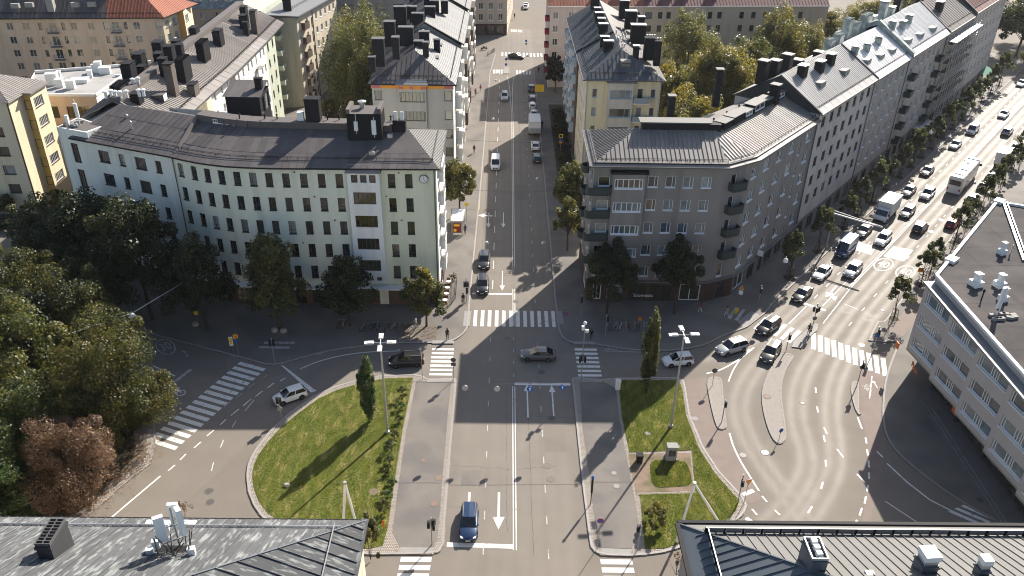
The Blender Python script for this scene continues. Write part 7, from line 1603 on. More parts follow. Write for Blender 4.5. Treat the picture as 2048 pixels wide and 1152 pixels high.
# ------------------------------------------------------------------ lamp posts, masts, signals, signs
def pole(mb, p, h, r=.06, m=0, r2=None): mb.tube([(p[0],p[1],0),(p[0],p[1],h)], [r, r2 or r], 8, m)
def lamp_post(label, p, h):
    t = thing('lamp_post', label, 'lamp post', (p[0],p[1],.14), 0, 'lamp posts with four heads on the lawns')
    mb = MB(); mb.tube([(0,0,0),(0,0,.5),(0,0,h)],[.17,.15,.09],10); mb.lathe((0,0,0),[(.26,0),(.26,.25),(.18,.3)],10); link('post', mb.mesh('post','galv'), t)
    for a in (0,90,180,270):
        c, s = cos(radians(a+4)), sin(radians(a+4)); mb = MB(); mb.tube([(0,0,h-.05),(c*.75,s*.75,h+.05)],.05,6); ao = link('arm', mb.mesh('arm','galv'), t)
        mb = MB(); mb.obox((c*1.2,s*1.2),radians(a+4),1.0,.5,h+.0,h+.11); mb.obox((c*1.05,s*1.05),radians(a+4),.6,.42,h+.11,h+.16); link('lamp_head', mb.mesh('lamp_head','fascia_white'), ao)
    return t
lamp_post('tall lamp post with four flat heads on the egg-shaped lawn',(-13.3,74.8),12.6); lamp_post('tall lamp post with four flat heads on the right lawn',(19.9,76.4),13.0)
def a_mast(label, top, feet):
    t = thing('a_frame_mast', label, 'mast', (feet[0][0],feet[0][1],.14)); o = ORG[t]
    for f in feet: mb = MB(); mb.tube([f, top],[.14,.11],8); mb.build('leg','fascia_white',t)
    mb = MB(); mb.lathe((top[0],top[1],top[2]-.1),[(.16,0),(.16,.25)],8); mb.build('cap','galv',t)
tl = G(690,966,8.0); a_mast('white A-shaped mast behind the weathered roof',tuple(tl),[(tl.x-.9,tl.y-.1,.14),(tl.x+.9,tl.y+.1,.14)])
tr = G(1389,967,8.0); a_mast('white A-shaped mast behind the grey seam roof',tuple(tr),[(tr.x-.8,tr.y,.14),(tr.x+4.6,tr.y+.4,.14)])
t = thing('wire_mast','grey tapered mast carrying the lamp wire among the left trees','mast',(-51.7,79.9,.12)); mb = MB(); mb.tube([(-51.7,79.9,.12),(-51.7,79.9,9.6)],[.14,.09],8); mb.build('post','galv',t)
d1, d2, d0 = G(399,552,8.3), G(265,633,8.3), Vector((-51.7,79.9,9.3))
mb = MB(); mb.tube([tuple(d0),tuple(d2+Vector((0,0,.45))),tuple(d1+Vector((0,0,.45))),(-33,103.0,10.5)],.05,5); tag(mb.build('span_wire','galv'),'light steel wire strung from the left mast to the curved house','wire')
def dome(label, p, r=.42):
    t = thing('hanging_lamp', label, 'lamp', tuple(p), 0, 'white dome lamps on span wires'); mb = MB(); mb.lathe((0,0,0),[(.2,-.18),(r,-.12),(r,.05),(r*.85,.26),(r*.5,.42),(.06,.48)],14); link('dome', mb.mesh('dome','lamp_glass',smooth=True), t)
    mb = MB(); mb.tube([(0,0,.45),(0,0,.75)],.03,5); link('hanger', mb.mesh('hanger','galv'), t)
dome('white dome lamp hanging on the wire before the curved house',d1); dome('white dome lamp hanging on the wire above the dashed bike lane',d2); dome('white dome lamp by the western street corner',G(66,470,7.5)); dome('white dome lamp hung before the grey corner house',G(1571,522,7.5),.36); dome('white dome lamp hung before the avenue row',G(1861,266,7.5),.36)
# lamps on wires over the middle street
for i,(px,py) in enumerate(((973,487),(1087,487),(1075,358),(986,239),(991,162),(1055,113))):
    z = 8.0; p = G(px,py,z); t = thing('street_lamp',f'{ORD[i]} small wire-hung lamp above the middle street, counted from the stop line','lamp',tuple(p),0,'wire-hung lamps over the street')
    mb = MB(); mb.lathe((0,0,0),[(.3,0),(.34,.06),(.2,.3),(.05,.36)],10); link('shade', mb.mesh('shade','galv'), t); mb = MB(); mb.tube([(0,0,.34),(0,0,.6)],.025,5); link('hanger', mb.mesh('hanger','black_plastic'), t)
for i,(y,xa,xb,z,lab) in enumerate(((124.2,-9.2,12,8.65,'thin lamp wire across the street at the bus shelter'),(146.5,-9.2,14.2,8.65,'thin lamp wire across the street before the yellow house'),(170,-9,14,8.65,'thin lamp wire across the upper middle street'))):
    mb = MB(); mb.tube([(xa,y,z+.5),((xa+xb)/2,y,z),(xb,y,z+.5)],.02,4); tag(mb.build('span_wire','cable'),lab,'wire','thin wires over the middle street')
# four round signs hung on a wire over the junction mouth
mb = MB(); mb.tube([(-13.3,75.3,7.2),(-4.3,75.4,6.95),(3.1,75.4,6.95),(6.8,75.6,7.0),(19.9,76.4,7.4)],.02,4); tag(mb.build('span_wire','cable'),'thin wire with four round signs between the two lamp posts','wire')
for i,(px,py,m,lab) in enumerate(((930,776,'galv','leftmost pale round sign back hung over the street'),(994,778,'galv','second pale round sign back hung over the street'),(1060,778,'sign_blue','blue round arrow sign hung above the left arrow lane'),(1125,775,'sign_blue','blue round arrow sign hung above the right arrow lane'))):
    p = G(px,py,6.35); t = thing('hanging_sign',lab,'road sign',tuple(p),0,'round signs on the wire over the street')
    mb = MB(); mb.lathe((0,0,0),[(.36,-.02),(.36,.02)],20,0,'y'); link('disc', mb.mesh('disc',m), t); mb = MB(); mb.tube([(0,0,.36),(0,0,.62)],.02,5); link('hanger', mb.mesh('hanger','galv'), t)
    if m == 'sign_blue': mb = MB(); mb.box(-.05,.05,-.035,-.028,-.22,.08); mb.poly([(-.15,-.033,.06),(.15,-.033,.06),(0,-.033,.25)]); mb.box(-.36,.36,.03,.031,-.001,.001); link('arrow_symbol', mb.mesh('arrow_symbol','sign_white'), t)
# gantry arm over the avenue
g1, g2 = G(1668,427,6.6), G(1765,455,6.6); t = thing('sign_gantry','white cantilever arm over the avenue lanes beside the blue van','gantry',(g1.x,g1.y,.12)); mb = MB(); mb.tube([(g1.x,g1.y,.12),(g1.x,g1.y,6.7)],.13,8); mb.build('post','galv',t); mb = MB(); mb.beam(tuple(g1),tuple(g2),.16,.2); mb.beam(tuple(g1+Vector((0,0,.5))),tuple(g2+Vector((0,0,.12))),.08,.08); mb.build('arm','fascia_white',t)
# traffic signals
def head(t, x, y, z, ang, m='black_plastic'):
    c, s = cos(ang), sin(ang); mb = MB(); mb.obox((x,y),ang,.26,.3,z,z+.85); ho = link('signal_head', mb.mesh('signal_head',m), t)
    mb = MB()
    for k in range(3):
        zz = z+.16+k*.26; mb.obox((x+s*.2,y-c*.2),ang,.24,.14,zz+.09,zz+.12)
        mb.obox((x+s*.155,y-c*.155),ang,.17,.02,zz-.08,zz+.08)
    link('visor', mb.mesh('visor','black_plastic'), ho)
def signal(label, p, h, heads, disc=None, pm='post_grey', cam_=False):
    t = thing('traffic_light', label, 'traffic light', (p[0],p[1],.12), 0, 'traffic lights'); mb = MB(); mb.tube([(0,0,0),(0,0,h)],.06,8); link('post', mb.mesh('post',pm), t)
    for dx, dy, z, a in heads: head(t, dx, dy, z, radians(a))
    if disc: mb = MB(); mb.lathe((0,-.08,disc[0]),[(.32,-.015),(.32,.015)],18,0,'y'); link('sign_disc', mb.mesh('sign_disc',disc[1]), t)
    mb = MB(); mb.lathe((0,0,h),[(.09,0),(.09,.08),(.04,.14)],8); link('cap', mb.mesh('cap','galv'), t)
    return t
signal('traffic light with twin heads beside the pedestrian in beige',(-5.45,103.9),3.9,[(-.25,0,2.6,0),(.25,0,2.6,0),(0,.25,2.5,180),(.1,-.15,1.6,90)])
signal('traffic light at the lower end of the left footpath',(-6.8,58.1),3.6,[(-.25,-.05,2.4,0),(.2,.1,2.5,90),(.25,-.1,2.2,0)]); signal('traffic light at the lower end of the right footpath',(13.5,57.7),3.5,[(-.22,0,2.5,0)])
t = signal('tall signal pole with camera at the head of the right footpath',(9.95,85.3),8.4,[(-.3,-.1,2.9,0),(.3,-.1,2.9,0),(0,.25,2.9,180)])
mb = MB(); mb.lathe((0,0,8.4),[(.05,0),(.2,.1),(.24,.3),(.1,.46)],10); mb.obox((.3,0),0,.4,.25,7.3,7.7); mb.obox((-.2,0),0,.35,.4,7.7,8.2); link('camera_cluster', mb.mesh('camera_cluster','antenna_white'), t)
signal('traffic light at the kerb of the egg-shaped lawn before the white hatchback',(-26.1,77.1),3.3,[(-.2,0,2.3,20),(.2,0,2.3,20)],(1.6,'post_grey')); signal('traffic light on the corner behind the left crossing',(-29.6,88.4),3.7,[(-.22,0,2.7,0),(.22,0,2.7,0)])
signal('traffic light in front of the avenue shop windows',(37.3,104),3.2,[(0,-.2,2.2,-40)]); signal('traffic light at the head of the curved refuge',(38.1,92.4),3.0,[(.1,-.15,1.9,-40)]); signal('double traffic light on the zebra refuge of the avenue',(43.4,98),3.9,[(-.35,0,2.8,-40),(.35,0,2.8,-40),(0,-.2,2.7,-40)],(1.7,'sign_back'))
signal('traffic light with blue round sign at the avenue kerb',(49.8,92.3),3.9,[(0,-.2,3.0,0)],(2.75,'sign_blue')); signal('traffic light at the right end of the avenue crossing',(44.9,84.7),3.9,[(.1,-.15,2.9,0)],(3.0,'sign_back'))
signal('traffic light with yield sign at the tip of the right island',(24.9,64.1),3.9,[(0,-.2,2.6,0)]); signal('traffic light on the right building corner by the zebra',(11.0,100.6),3.3,[(0,-.2,2.3,0)]); signal('traffic light near the waiting pedestrian at the right corner',(14.0,95.3),3.4,[(.15,0,2.4,0)]); signal('slim signal by the small refuge',G(1443,846),3.2,[(.1,0,2.3,0)])
def sign(label, p, h, shapes, name='road_sign', cat='road sign', group='road signs on posts', z0=.12):
    """shapes: (kind, size, height, material, angle, symbol material)"""
    t = thing(name, label, cat, (p[0],p[1],z0), 0, group); mb = MB(); mb.tube([(0,0,0),(0,0,h)],.035,7); link('post', mb.mesh('post','post_grey'), t)
    for kind, r, z, m, ang, sym in shapes:
        c, s = cos(ang), sin(ang); pl = MB()
        def W(x, zz, y=-.05): return (x*c-y*s, x*s+y*c, z+zz)
        def plate(pts, y0, mm):
            f = [W(x,zz,y0) for x,zz in pts]; b_ = [W(x,zz,y0+.02) for x,zz in pts]; q = MB(); q.poly(f); q.poly(b_[::-1])
            for i in range(len(f)): j = (i+1) % len(f); q.poly([f[i],b_[i],b_[j],f[j]])
            return q.mesh('sign_plate', mm)
        if kind == 'disc': pts = [(r*cos(2*pi*i/20),r*sin(2*pi*i/20)) for i in range(20)]
        elif kind == 'tri': pts = [(-r,r*.7),(0,-r),(r,r*.7)]
        elif kind == 'triup': pts = [(-r,-r*.7),(r,-r*.7),(0,r)]
        else: pts = [(-r[0],-r[1]),(r[0],-r[1]),(r[0],r[1]),(-r[0],r[1])]
        po = link('sign_plate', plate(pts,-.07,m), t)
        if sym: link('sign_symbol', plate([(x*.68,zz*.68+(r*.02 if kind in ('tri','triup') else 0)) for x,zz in pts],-.085,sym), po)
    return t
sign('red-rimmed yellow yield sign at the tip of the right island',(25.6,64.2),3.3,[('tri',.42,3.0,'sign_red',.3,'sign_yellow')]); sign('red and blue no-stopping disc at the lower right footpath',(9.6,58.0),4.0,[('disc',.34,3.65,'sign_red',0,'sign_blue')])
sign('grey round sign back above a square plate by the left crossing',(-6.2,85.0),3.6,[('disc',.34,3.2,'sign_back',0,None),('rect',(.3,.26),2.55,'sign_back',0,None)]); sign('thin sign seen edge-on behind the black SUV',(-10.2,85.3),3.7,[('rect',(.12,.3),3.3,'post_grey',1.4,None)])
sign('grey round sign back at the small refuge',G(1424,773),2.9,[('disc',.36,2.4,'sign_back',0,None)]); sign('blue round keep-right sign at the tip of the curved refuge',G(1557,882),1.9,[('disc',.3,1.5,'sign_blue',.4,None)])
sign('yellow bus stop sign before the yellow house',(10.0,171.0) if False else tuple(G(1120,310)[:2]),4.6,[('rect',(.4,.4),4.0,'sign_yellow',0,'black_plastic'),('rect',(.35,.2),3.2,'sign_blue',0,None),('rect',(.35,.2),2.7,'orange',0,None)]); sign('large yellow direction sign back on the upper right kerb',tuple(G(1078,205)[:2]),4.4,[('rect',(1.1,.9),3.4,'sign_yellow',0,None)])
sign('blue arrow disc on the far street refuge',G(1012,140),3.2,[('disc',.34,2.8,'sign_blue',0,None),('disc',.34,1.4,'sign_blue',0,None)]); sign('blue disc on the farther street refuge',G(1052,102),3.2,[('disc',.34,2.8,'sign_blue',0,None),('disc',.3,2.0,'sign_back',0,None)])
sign('yellow no-stopping sign behind the left crossing',G(478,712),3.6,[('rect',(.3,.3),3.0,'sign_yellow',.2,'orange'),('disc',.26,2.3,'sign_blue',.2,None)]); sign('pale timetable board beside the left crossing',G(466,705),2.6,[('rect',(.24,.7),1.7,'sign_white',.25,'sign_yellow')]); sign('yellow sign under the dark lime trees',G(397,650),2.2,[('rect',(.3,.3),1.9,'sign_yellow',.1,None)]); sign('small blue sign in the dark tree row',G(296,600),2.8,[('disc',.28,2.5,'sign_blue',.2,None)])
sign('orange warning triangle with white plate at the avenue corner',G(1478,607),3.0,[('triup',.4,2.6,'sign_yellow',-.4,'orange'),('rect',(.3,.35),1.8,'sign_white',-.4,None)]); sign('yellow sign among the office-side avenue trees',G(1832,570),3.0,[('rect',(.4,.4),2.6,'sign_yellow',0,'orange')]); sign('red round sign at the grey corner house',G(1131,655),2.6,[('disc',.28,2.2,'sign_red',0,'sign_blue')]); sign('blue disc beside the lamp lit lime trees',G(560,655),2.8,[('disc',.26,2.4,'sign_blue',0,None)])
# blue-capped post, bollards, box, monument
t = thing('signal_post','dark post with blue lamp on top at the right footpath kerb','post',(9.36,63.8,.12)); mb = MB(); mb.tube([(0,0,0),(0,0,1.6)],.05,8); mb.tube([(0,0,1.6),(0,0,3.6)],.12,8); link('post',mb.mesh('post','black_plastic'),t); mb = MB(); mb.lathe((0,0,3.6),[(.13,0),(.17,.12),(.13,.26),(.03,.32)],10); link('blue_lamp',mb.mesh('blue_lamp','sign_blue'),t)
for i in range(7):
    p = G(984+i*2.3,112-i*1.4); mb = MB(); mb.lathe((p.x-1.2,p.y,.12),[(.08,0),(.08,.9),(.1,.92),(.04,1.02)],8); tag(mb.build('bollard','black_plastic'),f'{ORD[i]} dark bollard from the motorcycle along the far pavement corner','bollard','bollards at the far corner')
t = thing('utility_box','white utility cabinet at the head of the right lawn','cabinet',(*G(1235,780)[:2],.13)); mb = MB(); mb.box(-.3,.3,-.22,.22,0,1.35); mb.box(-.34,.34,-.26,.26,1.35,1.42); link('cabinet',mb.mesh('cabinet','antenna_white'),t); mb = MB(); mb.box(-.25,.25,-.235,-.222,.15,1.25); link('door',mb.mesh('door','fascia_white'),t)
m0 = G(1341,918); t = thing('monument','small stone monument with a dark niche on the dirt plot','monument',(m0.x,m0.y,.13))
mb = MB(); mb.prism([(-.62,-.5),(.62,-.5),(.62,.5),(-.62,.5)],0,.25); link('base',mb.mesh('base','plinth'),t); mb = MB()
for x0,x1 in ((-.55,-.38),(.38,.55)): mb.box(x0,x1,-.42,.42,.25,1.75)
mb.box(-.38,.38,.1,.42,.25,1.75); mb.box(-.38,.38,-.42,.1,.25,.6); mb.box(-.38,.38,-.42,.1,1.5,1.75); link('shrine',mb.mesh('shrine','plinth'),t); mb = MB(); mb.prism([(-.66,-.52),(.66,-.52),(.66,.52),(-.66,.52)],1.75,1.9,top=[(-.6,-.46),(.6,-.46),(.6,.46),(-.6,.46)]); link('cap',mb.mesh('cap','slab'),t); mb = MB(); mb.lathe((0,-.12,.6),[(.2,0),(.24,.2),(.15,.45),(.1,.52),(.13,.62),(.1,.78),(.03,.84)],10); link('figure',mb.mesh('figure','statue',smooth=True),t)
t = thing('litter_bin','black box bin on the dirt plot','bin',(*G(1278,925)[:2],.13)); mb = MB(); mb.prism([(-.3,-.3),(.3,-.3),(.3,.3),(-.3,.3)],0,1.0,top=[(-.36,-.34),(.36,-.34),(.36,.34),(-.36,.34)]); link('body',mb.mesh('body','black_plastic'),t); mb = MB(); mb.box(-.38,.38,-.36,.36,1.0,1.08); link('lid',mb.mesh('lid','black_metal'),t)
mb = MB(); p = G(574,973); k = [(p.x+.4*cos(a)*random.uniform(.8,1.1),p.y+.3*sin(a)*random.uniform(.8,1.1)) for a in np.arange(0,2*pi,.7)]; mb.prism(k,.1,.42,top=[((x-p.x)*.6+p.x,(y-p.y)*.6+p.y) for x,y in k]); tag(mb.build('boulder','plinth'),'single pale boulder on the egg-shaped lawn','boulder')
for i,(px,py) in enumerate(((1471,628),(1474,625))):
    p = G(px,py); mb = MB(); mb.lathe((p.x,p.y,.12),[(.2,0),(.22,.2),(.22,.5),(.16,.58)],10); tag(mb.build('road_weight','sign_yellow'),('left','right')[i]+' yellow round weight at the avenue corner','weight','yellow weights')
for i,(px,py,lab) in enumerate(((392,652,'orange stone foot under the dark limes'),(550,664,'left stone block at the foot of the pointed lime'),(568,665,'right stone block at the foot of the pointed lime'))):
    p = G(px,py); mb = MB(); mb.lathe((p.x,p.y,.12),[(.45,0),(.5,.2),(.4,.45),(.15,.55)],8); tag(mb.build('stone_block','plinth'),lab,'stone','stone blocks by trees')
t = thing('barrier_board','orange marker board at the corner of the egg-shaped lawn','marker',(*G(768,1062)[:2],.14)); mb = MB(); mb.tube([(0,0,0),(0,0,1.2)],.03,6); link('post',mb.mesh('post','post_grey'),t); mb = MB(); mb.box(-.12,.12,-.03,.0,.5,1.3); link('board',mb.mesh('board','orange'),t)
# ------------------------------------------------------------------ bus shelter, cafe, bicycles
t = thing('bus_shelter','glass bus shelter with red poster panel on the left pavement','bus shelter',(-8.0,127.5,.12)); o = ORG[t]
mb = MB(); mb.prism([(-9.0,125.7),(-7.0,125.7),(-6.8,130.3),(-9.1,130.3)],2.55,2.68); mb.build('roof','lamp_glass',t); mb = MB()
for a,c in (((-9.0,125.7),(-7.0,125.7)),((-7.0,125.7),(-6.8,130.3)),((-6.8,130.3),(-9.1,130.3)),((-9.1,130.3),(-9.0,125.7))): mb.beam((*a,2.6),(*c,2.6),.14,.2)
mb.build('roof_frame','galv',t)
for x,y in ((-8.95,125.8),(-7.1,125.8),(-9.0,130.2),(-7.0,130.2)): mb = MB(); mb.tube([(x,y,.12),(x,y,2.6)],.05,6); mb.build('post','galv',t)
mb = MB(); mb.box(-8.85,-7.2,125.7,125.85,.35,2.35); pn = mb.build('poster_case','f_grey',t); mb = MB(); mb.box(-8.72,-7.33,125.66,125.69,.5,2.2); po = mb.build('poster','poster_red',pn)
mb = MB(); mb.box(-8.5,-7.55,125.645,125.655,1.65,2.0); mb.lathe((-8.3,125.65,.9),[(.28,0),(.28,-.01)],16,0,'y'); mb.build('poster_print','sign_yellow',pn)
mb = MB(); mb.box(-9.1,-9.05,126,130.1,.3,2.4); mb.build('glass_wall','car_glass',t); mb = MB(); mb.box(-8.8,-8.4,126.8,129.4,.5,.58); mb.build('bench','wood_door',t)
t = thing('stop_sign','yellow bus stop plate above the shelter','bus stop',(-6.6,131.5,.12)); mb = MB(); mb.tube([(0,0,0),(0,0,3.2)],.04,6); link('post',mb.mesh('post','post_grey'),t); mb = MB(); mb.box(-.35,.35,-.03,.03,2.6,3.2); link('plate',mb.mesh('plate','sign_yellow'),t)
cafe0 = None
for i,(px,py) in enumerate(((897.5,563),(894.5,575),(892.5,587),(890,600))):
    p = G(px,py,.8); t = thing('cafe_table',f'{ORD[i]} white round cafe table on the corner, counted from the far end','table',(p.x,p.y,.12),0,'cafe tables at the corner'); mb = MB(); mb.lathe((0,0,.70),[(.36,0),(.36,.04)],16); link('table_top',mb.mesh('table_top','fascia_white'),t); mb = MB(); mb.tube([(0,0,0),(0,0,.7)],.04,6); mb.lathe((0,0,0),[(.22,0),(.2,.03)],10); link('base',mb.mesh('base','black_plastic'),t)
    for k,(dx,dy) in enumerate(((-.1,.62),(.1,-.62))):
        c = thing('cafe_chair',f'wicker cafe chair {"behind" if k==0 else "before"} the {ORD[i]} white cafe table','chair',(p.x+dx,p.y+dy,.12),0 if k else pi,'wicker cafe chairs'); mb = MB(); mb.box(-.24,.24,-.24,.24,.42,.48); link('seat',mb.mesh('seat','wood_door'),c); mb = MB(); mb.box(-.24,.24,-.26,-.2,.48,.88); link('backrest',mb.mesh('backrest','wood_door'),c)
        for x in (-.2,.2):
            for y in (-.2,.2): mb = MB(); mb.box(x-.02,x+.02,y-.02,y+.02,0,.42); link('leg',mb.mesh('leg','black_plastic'),c)
t = thing('cafe_fence','low dark fence around the cafe tables','fence',(-7,107,.12)); f0 = GP([(907,556),(914,560),(911,598),(900,613),(890,622)],.12)
for a,c in zip(f0[:-1],f0[1:]):
    mb = MB()
    for z in (.3,.95): mb.beam((*a,.12+z),(*c,.12+z),.05,.05)
    n = max(2,int(hypot(c[0]-a[0],c[1]-a[1])/.5))
    for i in range(n): q = (a[0]+(c[0]-a[0])*i/n,a[1]+(c[1]-a[1])*i/n); mb.beam((*q,.12),(*q,1.1),.04,.04)
    mb.build('fence_panel','black_plastic',t)
for i,(px,py) in enumerate(((905,562),(885,622))): shrub(('potted plant at the far end of the cafe fence','potted plant at the near end of the cafe fence')[i],G(px,py),1.4,.5,'leaf_lime',700,.12,'potted plants of the cafe')
def bicycle(label, p, rz, col, group, lean=.08):
    t = thing('bicycle', label, 'bicycle', (p[0],p[1],.13), rz, group); t.rotation_euler = (lean,0,rz)
    if 'bike' not in WH:
        mb = MB(); n = 18
        ring = [(.33*cos(2*pi*i/n),0,.33*sin(2*pi*i/n)) for i in range(n+1)]; mb.tube(ring,.025,5,caps=False)
        for i in range(6): mb.beam((0,0,0),(.32*cos(pi*i/3),0,.32*sin(pi*i/3)),.008,.008)
        f = MB()
        for a,c in (((-.5,0,.34),(-.15,0,.34)),((-.15,0,.34),(-.28,0,.85)),((-.28,0,.85),(-.5,0,.34)),((-.15,0,.34),(.32,0,.78)),((-.26,0,.78),(.3,0,.84)),((.3,0,.95),(.52,0,.34))): f.tube([a,c],.024,5)
        h = MB(); h.tube([(.22,-.28,1.02),(.3,0,1.0),(.22,.28,1.02)],.018,5); s = MB(); s.lathe((-.3,0,.88),[(.05,0),(.1,.03),(.09,.07)],8)
        WH['bike'] = (mb.mesh('wheel','tyre'), f.mesh('frame','c_silver'), h.mesh('handlebar','rim'), s.mesh('saddle','trim'))
    wm, fm, hm, sm = WH['bike']
    for x in (-.5,.52): link('wheel',wm,t,(x,0,.34))
    paint(link('frame',fm,t),col); link('handlebar',hm,t); link('saddle',sm,t)
for i,(px,py) in enumerate(((725,662),(735,662),(747,661),(757,659),(773,660),(787,660),(800,662),(817,660),(830,662),(678,655),(688,655))):
    bicycle(f'{ORD[i]} bicycle of the dim row before the curved house' if i<9 else ('left' if i==9 else 'right')+' bicycle of the pair under the dark lime',G(px,py),radians(60+random.uniform(-25,25)),('c_silver','c_grey','c_black','c_cyan','c_red')[i%5],'bicycles before the curved house',random.uniform(-.15,.15))
for i,px in enumerate((1217,1228,1240,1258,1272,1278,1292)):
    bicycle(f'{ORD[i]} bicycle of the dim row before the grey corner house',G(px,660),radians(75+random.uniform(-20,20)),('c_grey','c_silver','c_white','c_red','c_black')[i%5],'bicycles before the grey corner house',random.uniform(-.12,.12))
mb = MB(); p = G(1279,645,.5); mb.obox((p.x,p.y),.2,.5,.4,.9,1.3); tag(mb.build('delivery_bag','orange'),'orange delivery bag on a parked bicycle','bag')
for i in range(5):
    p = G(1215+i*18,657); mb = MB(); mb.tube([(p.x,p.y-.4,.12),(p.x,p.y-.4,.9),(p.x,p.y+.4,.9),(p.x,p.y+.4,.12)],.03,6); tag(mb.build('bicycle_rack','galv'),f'{ORD[i]} steel hoop among the bicycles before the grey corner house','bike rack','bicycle hoops')
# ------------------------------------------------------------------ people
def body_mesh(pose):
    st = dict(stand=(0,0,0,0), walk=(.28,-.26,-.25,.28), stride=(-.3,.3,.22,-.2))[pose]; lf, rf, la, ra = st
    J = dict(pel=(0,0,.96,.15),sp=(0,0,1.14,.135),ch=(0,.01,1.32,.16),ne=(0,.0,1.49,.06),he=(0,.02,1.58,.085),hd=(0,.02,1.68,.10),tp=(0,.01,1.77,.055),
      ls=(-.18,0,1.42,.075),le=(-.24,la*.35,1.14,.05),lw=(-.24,la*.9+.05,.90,.036),rs=(.18,0,1.42,.075),re=(.24,ra*.35,1.14,.05),rw=(.24,ra*.9+.05,.90,.036),
      lh=(-.10,0,.90,.10),lk=(-.10,lf*.55+.03,.50,.07),la=(-.10,lf,.10,.05),lt=(-.11,lf+.16,.05,.045),rh=(.10,0,.90,.10),rk=(.10,rf*.55+.03,.50,.07),ra=(.10,rf,.10,.05),rt=(.11,rf+.16,.05,.045))
    E = [('pel','sp'),('sp','ch'),('ch','ne'),('ne','he'),('he','hd'),('hd','tp'),('ch','ls'),('ls','le'),('le','lw'),('ch','rs'),('rs','re'),('re','rw'),('pel','lh'),('lh','lk'),('lk','la'),('la','lt'),('pel','rh'),('rh','rk'),('rk','ra'),('ra','rt')]
    ks = list(J); me = bpy.data.meshes.new('b'); me.from_pydata([J[k][:3] for k in ks],[(ks.index(a),ks.index(c)) for a,c in E],[]); o = bpy.data.objects.new('b',me); COL.objects.link(o)
    o.modifiers.new('s','SKIN'); 
    if not me.skin_vertices: me.skin_vertices_new() if hasattr(me,'skin_vertices_new') else None
    sv = me.skin_vertices[0].data
    for i,k in enumerate(ks): sv[i].radius = (J[k][3],J[k][3]); sv[i].use_root = (k == 'pel')
    sb = o.modifiers.new('u','SUBSURF'); sb.levels = 1; sb.render_levels = 1; bpy.context.view_layer.update()
    r = bpy.data.meshes.new_from_object(o.evaluated_get(bpy.context.evaluated_depsgraph_get())); bpy.data.objects.remove(o)
    V = [tuple(v.co) for v in r.vertices]; F = [tuple(p.vertices) for p in r.polygons]; mi = []
    for p in r.polygons:
        c = p.center; hand = abs(c.x) > .17 and c.z < .93
        mi.append(0 if (c.z > 1.50 or hand) else 1 if (c.z > .97 or abs(c.x) > .175) else 3 if c.z < .12 else 2)
    mb = MB(); mb.v = V; mb.f = F; mb.m = mi
    for s,a in ((-1,la),(1,ra)):                                   # palms and fingers
        w_ = Vector((.24*s,a*.9+.05,.88)); mb.tube([w_,w_+Vector((0,.01,-.09))],[.035,.04],6,0)
        for k in range(4): q = w_+Vector((0,-.03+.02*k,-.08)); mb.tube([q,q+Vector((-.01*s,.01,-.045)),q+Vector((-.025*s,.012,-.08+.008*abs(k-1)))],.009,5,0)
        q = w_+Vector((0,.03,-.03)); mb.tube([q,q+Vector((-.01*s,.035,-.035)),q+Vector((-.015*s,.04,-.065))],.010,5,0)
    return mb
PC = {}
def person(label, p, hdg, top, trou, pose='stand', hair='hair', extra=None, h=1.0):
    if pose not in PC:
        mb = body_mesh(pose); PC[pose] = mb.mesh('body',['skin','cl_black','cl_black','trim'],smooth=True)
        hm = MB(); hm.lathe((0,0,1.66),[(.112,-.06),(.118,.02),(.10,.10),(.05,.145),(.01,.155)],12); PC['hair'] = hm.mesh('hair','hair',smooth=True)
        fm = MB(); fm.tube([(0,.10,1.66),(0,.13,1.63)],[.012,.018],5); [fm.lathe((s*.035,.098,1.68),[(.012,0),(.012,.01)],6,0,'y') for s in (-1,1)]; fm.box(-.03,.03,.095,.105,1.595,1.605); PC['face'] = fm.mesh('face','skin')
    t = thing('person', label, 'person', (p[0],p[1],.12), hdg, 'pedestrians'); t.scale = (h,h,h); b = link('body',PC[pose],t)
    for i,m in enumerate(('skin',top,trou,'trim')): b.material_slots[i].link = 'OBJECT'; b.material_slots[i].material = M[m]
    ho = link('hair',PC['hair'],t); paint(ho,hair); link('face',PC['face'],t)
    if extra == 'skirt': mb = MB(); mb.lathe((0,0,.42),[(.30,0),(.24,.3),(.17,.62)],12); paint(link('skirt',mb.mesh('skirt','cl_beige'),t),trou)
    if extra == 'pack': mb = MB(); mb.box(-.16,.16,-.32,-.14,1.0,1.48); link('backpack',mb.mesh('backpack','cl_black'),t)
    if extra == 'bag': mb = MB(); mb.box(.24,.36,-.14,.16,.55,.85); link('shoulder_bag',mb.mesh('shoulder_bag','cl_black'),t)
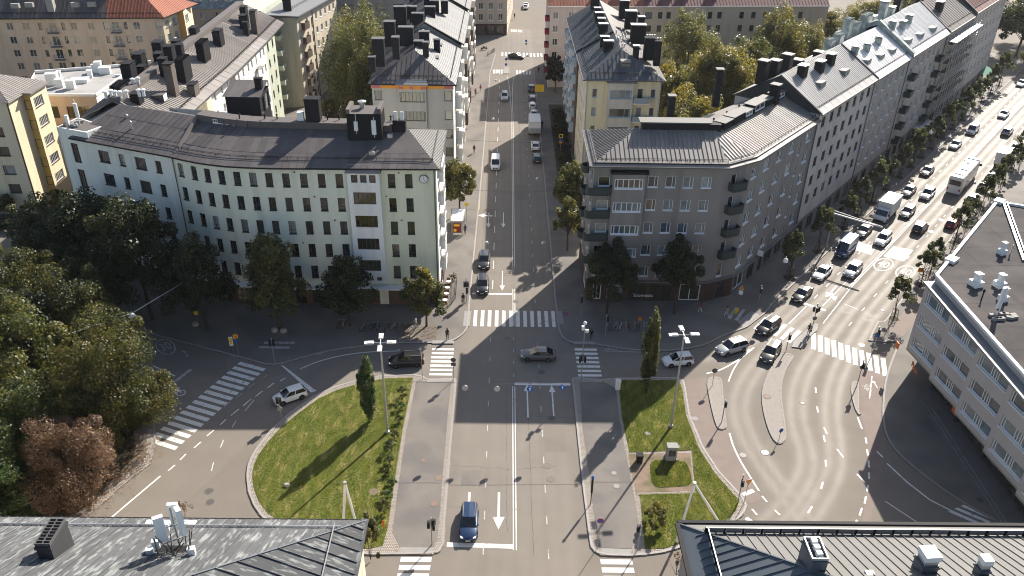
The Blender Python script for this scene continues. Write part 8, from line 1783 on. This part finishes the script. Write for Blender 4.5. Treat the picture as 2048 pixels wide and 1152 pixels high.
for a in (('person in black shorts and top waiting at the left zebra',(895,680),pi,'cl_black','cl_black','stand'),('person in beige skirt and black top by the traffic light',(926.5,609),0,'cl_black','cl_beige','stand','hair','skirt'),('person in dark blue top walking past the bus shelter',(930.5,469),pi,'cl_blue','cl_black','walk'),('person with dark backpack walking up the left pavement',(948.5,307),0,'cl_black','cl_grey','walk','hair','pack'),('person in red top on the upper left pavement',(961,184),pi,'cl_red','cl_beige','stride'),('person in black on the right pavement beside the truck',(1084,257),pi,'cl_black','cl_black','walk'),('person in black top and blue jeans at the right corner',(1182,681),0,'cl_black','cl_blue','stand'),('person in red top and white trousers by the corner shop',(1400,627),radians(60),'cl_red','cl_white','walk'),('person in pale clothes walking over the pavement zebra',(1452,635),radians(120),'cl_beige','cl_white','stride'),('person in dark top standing on the avenue refuge',(1616,670),radians(-30),'cl_black','cl_grey','stand','hair','bag'),('left person of the pair at the far right corner',(1077,147),pi,'cl_black','cl_black','walk'),('right person of the pair at the far right corner',(1087,146),radians(100),'cl_green','cl_grey','stand'),('person in white top bending at the bicycle row',(832,656),radians(90),'cl_white','cl_beige','walk'),('person in dark clothes near the far house corner',(1029,38),0,'cl_black','cl_black','walk'),('person in red beside the house wall far up the left pavement',(951,192),0,'cl_red','cl_black','stand')):
    person(a[0],G(*a[1]),a[2],*a[3:])
# far woods filling the gaps between the back houses
far = [o for o in bpy.data.objects if o.name.startswith('tree') and o.get('group') == GR][:4]
for i,(x,y,s) in enumerate(((72,232,.9),(88,236,1.0),(102,242,.95),(118,250,1.05),(132,268,1.0),(60,240,.9),(112,236,.9),(125,240,.8),(146,228,.8),(-20,246,.8),(-100,212,.9),(-112,160,.8),(160,262,1.1),(178,256,1.1),(172,232,1.0))):
    o = copy_tree(far[i%4]); o.location = (x,y,0); o.scale = (s,s,s*.8); o.rotation_euler = (0,0,i*1.3); tag(o,f'{ORD[i]} far background tree behind the last roofs, counted from the middle outward','tree','far background trees')
# ------------------------------------------------------------------ thin haze volume added to lift the shadows and soften the distance
hm = bpy.data.materials.new('haze'); hm.use_nodes = True; hn = hm.node_tree.nodes; hn.remove(hn['Principled BSDF'])
pv = hn.new('ShaderNodeVolumePrincipled'); pv.inputs['Color'].default_value = (.92,.95,1,1); pv.inputs['Density'].default_value = .00005; pv.inputs['Anisotropy'].default_value = .35
hm.node_tree.links.new(pv.outputs[0], hn['Material Output'].inputs['Volume']); M['haze'] = hm
mb = MB(); mb.box(-905,905,-505,1505,-1.1,70); tag(mb.build('haze','haze'), kind='stuff')
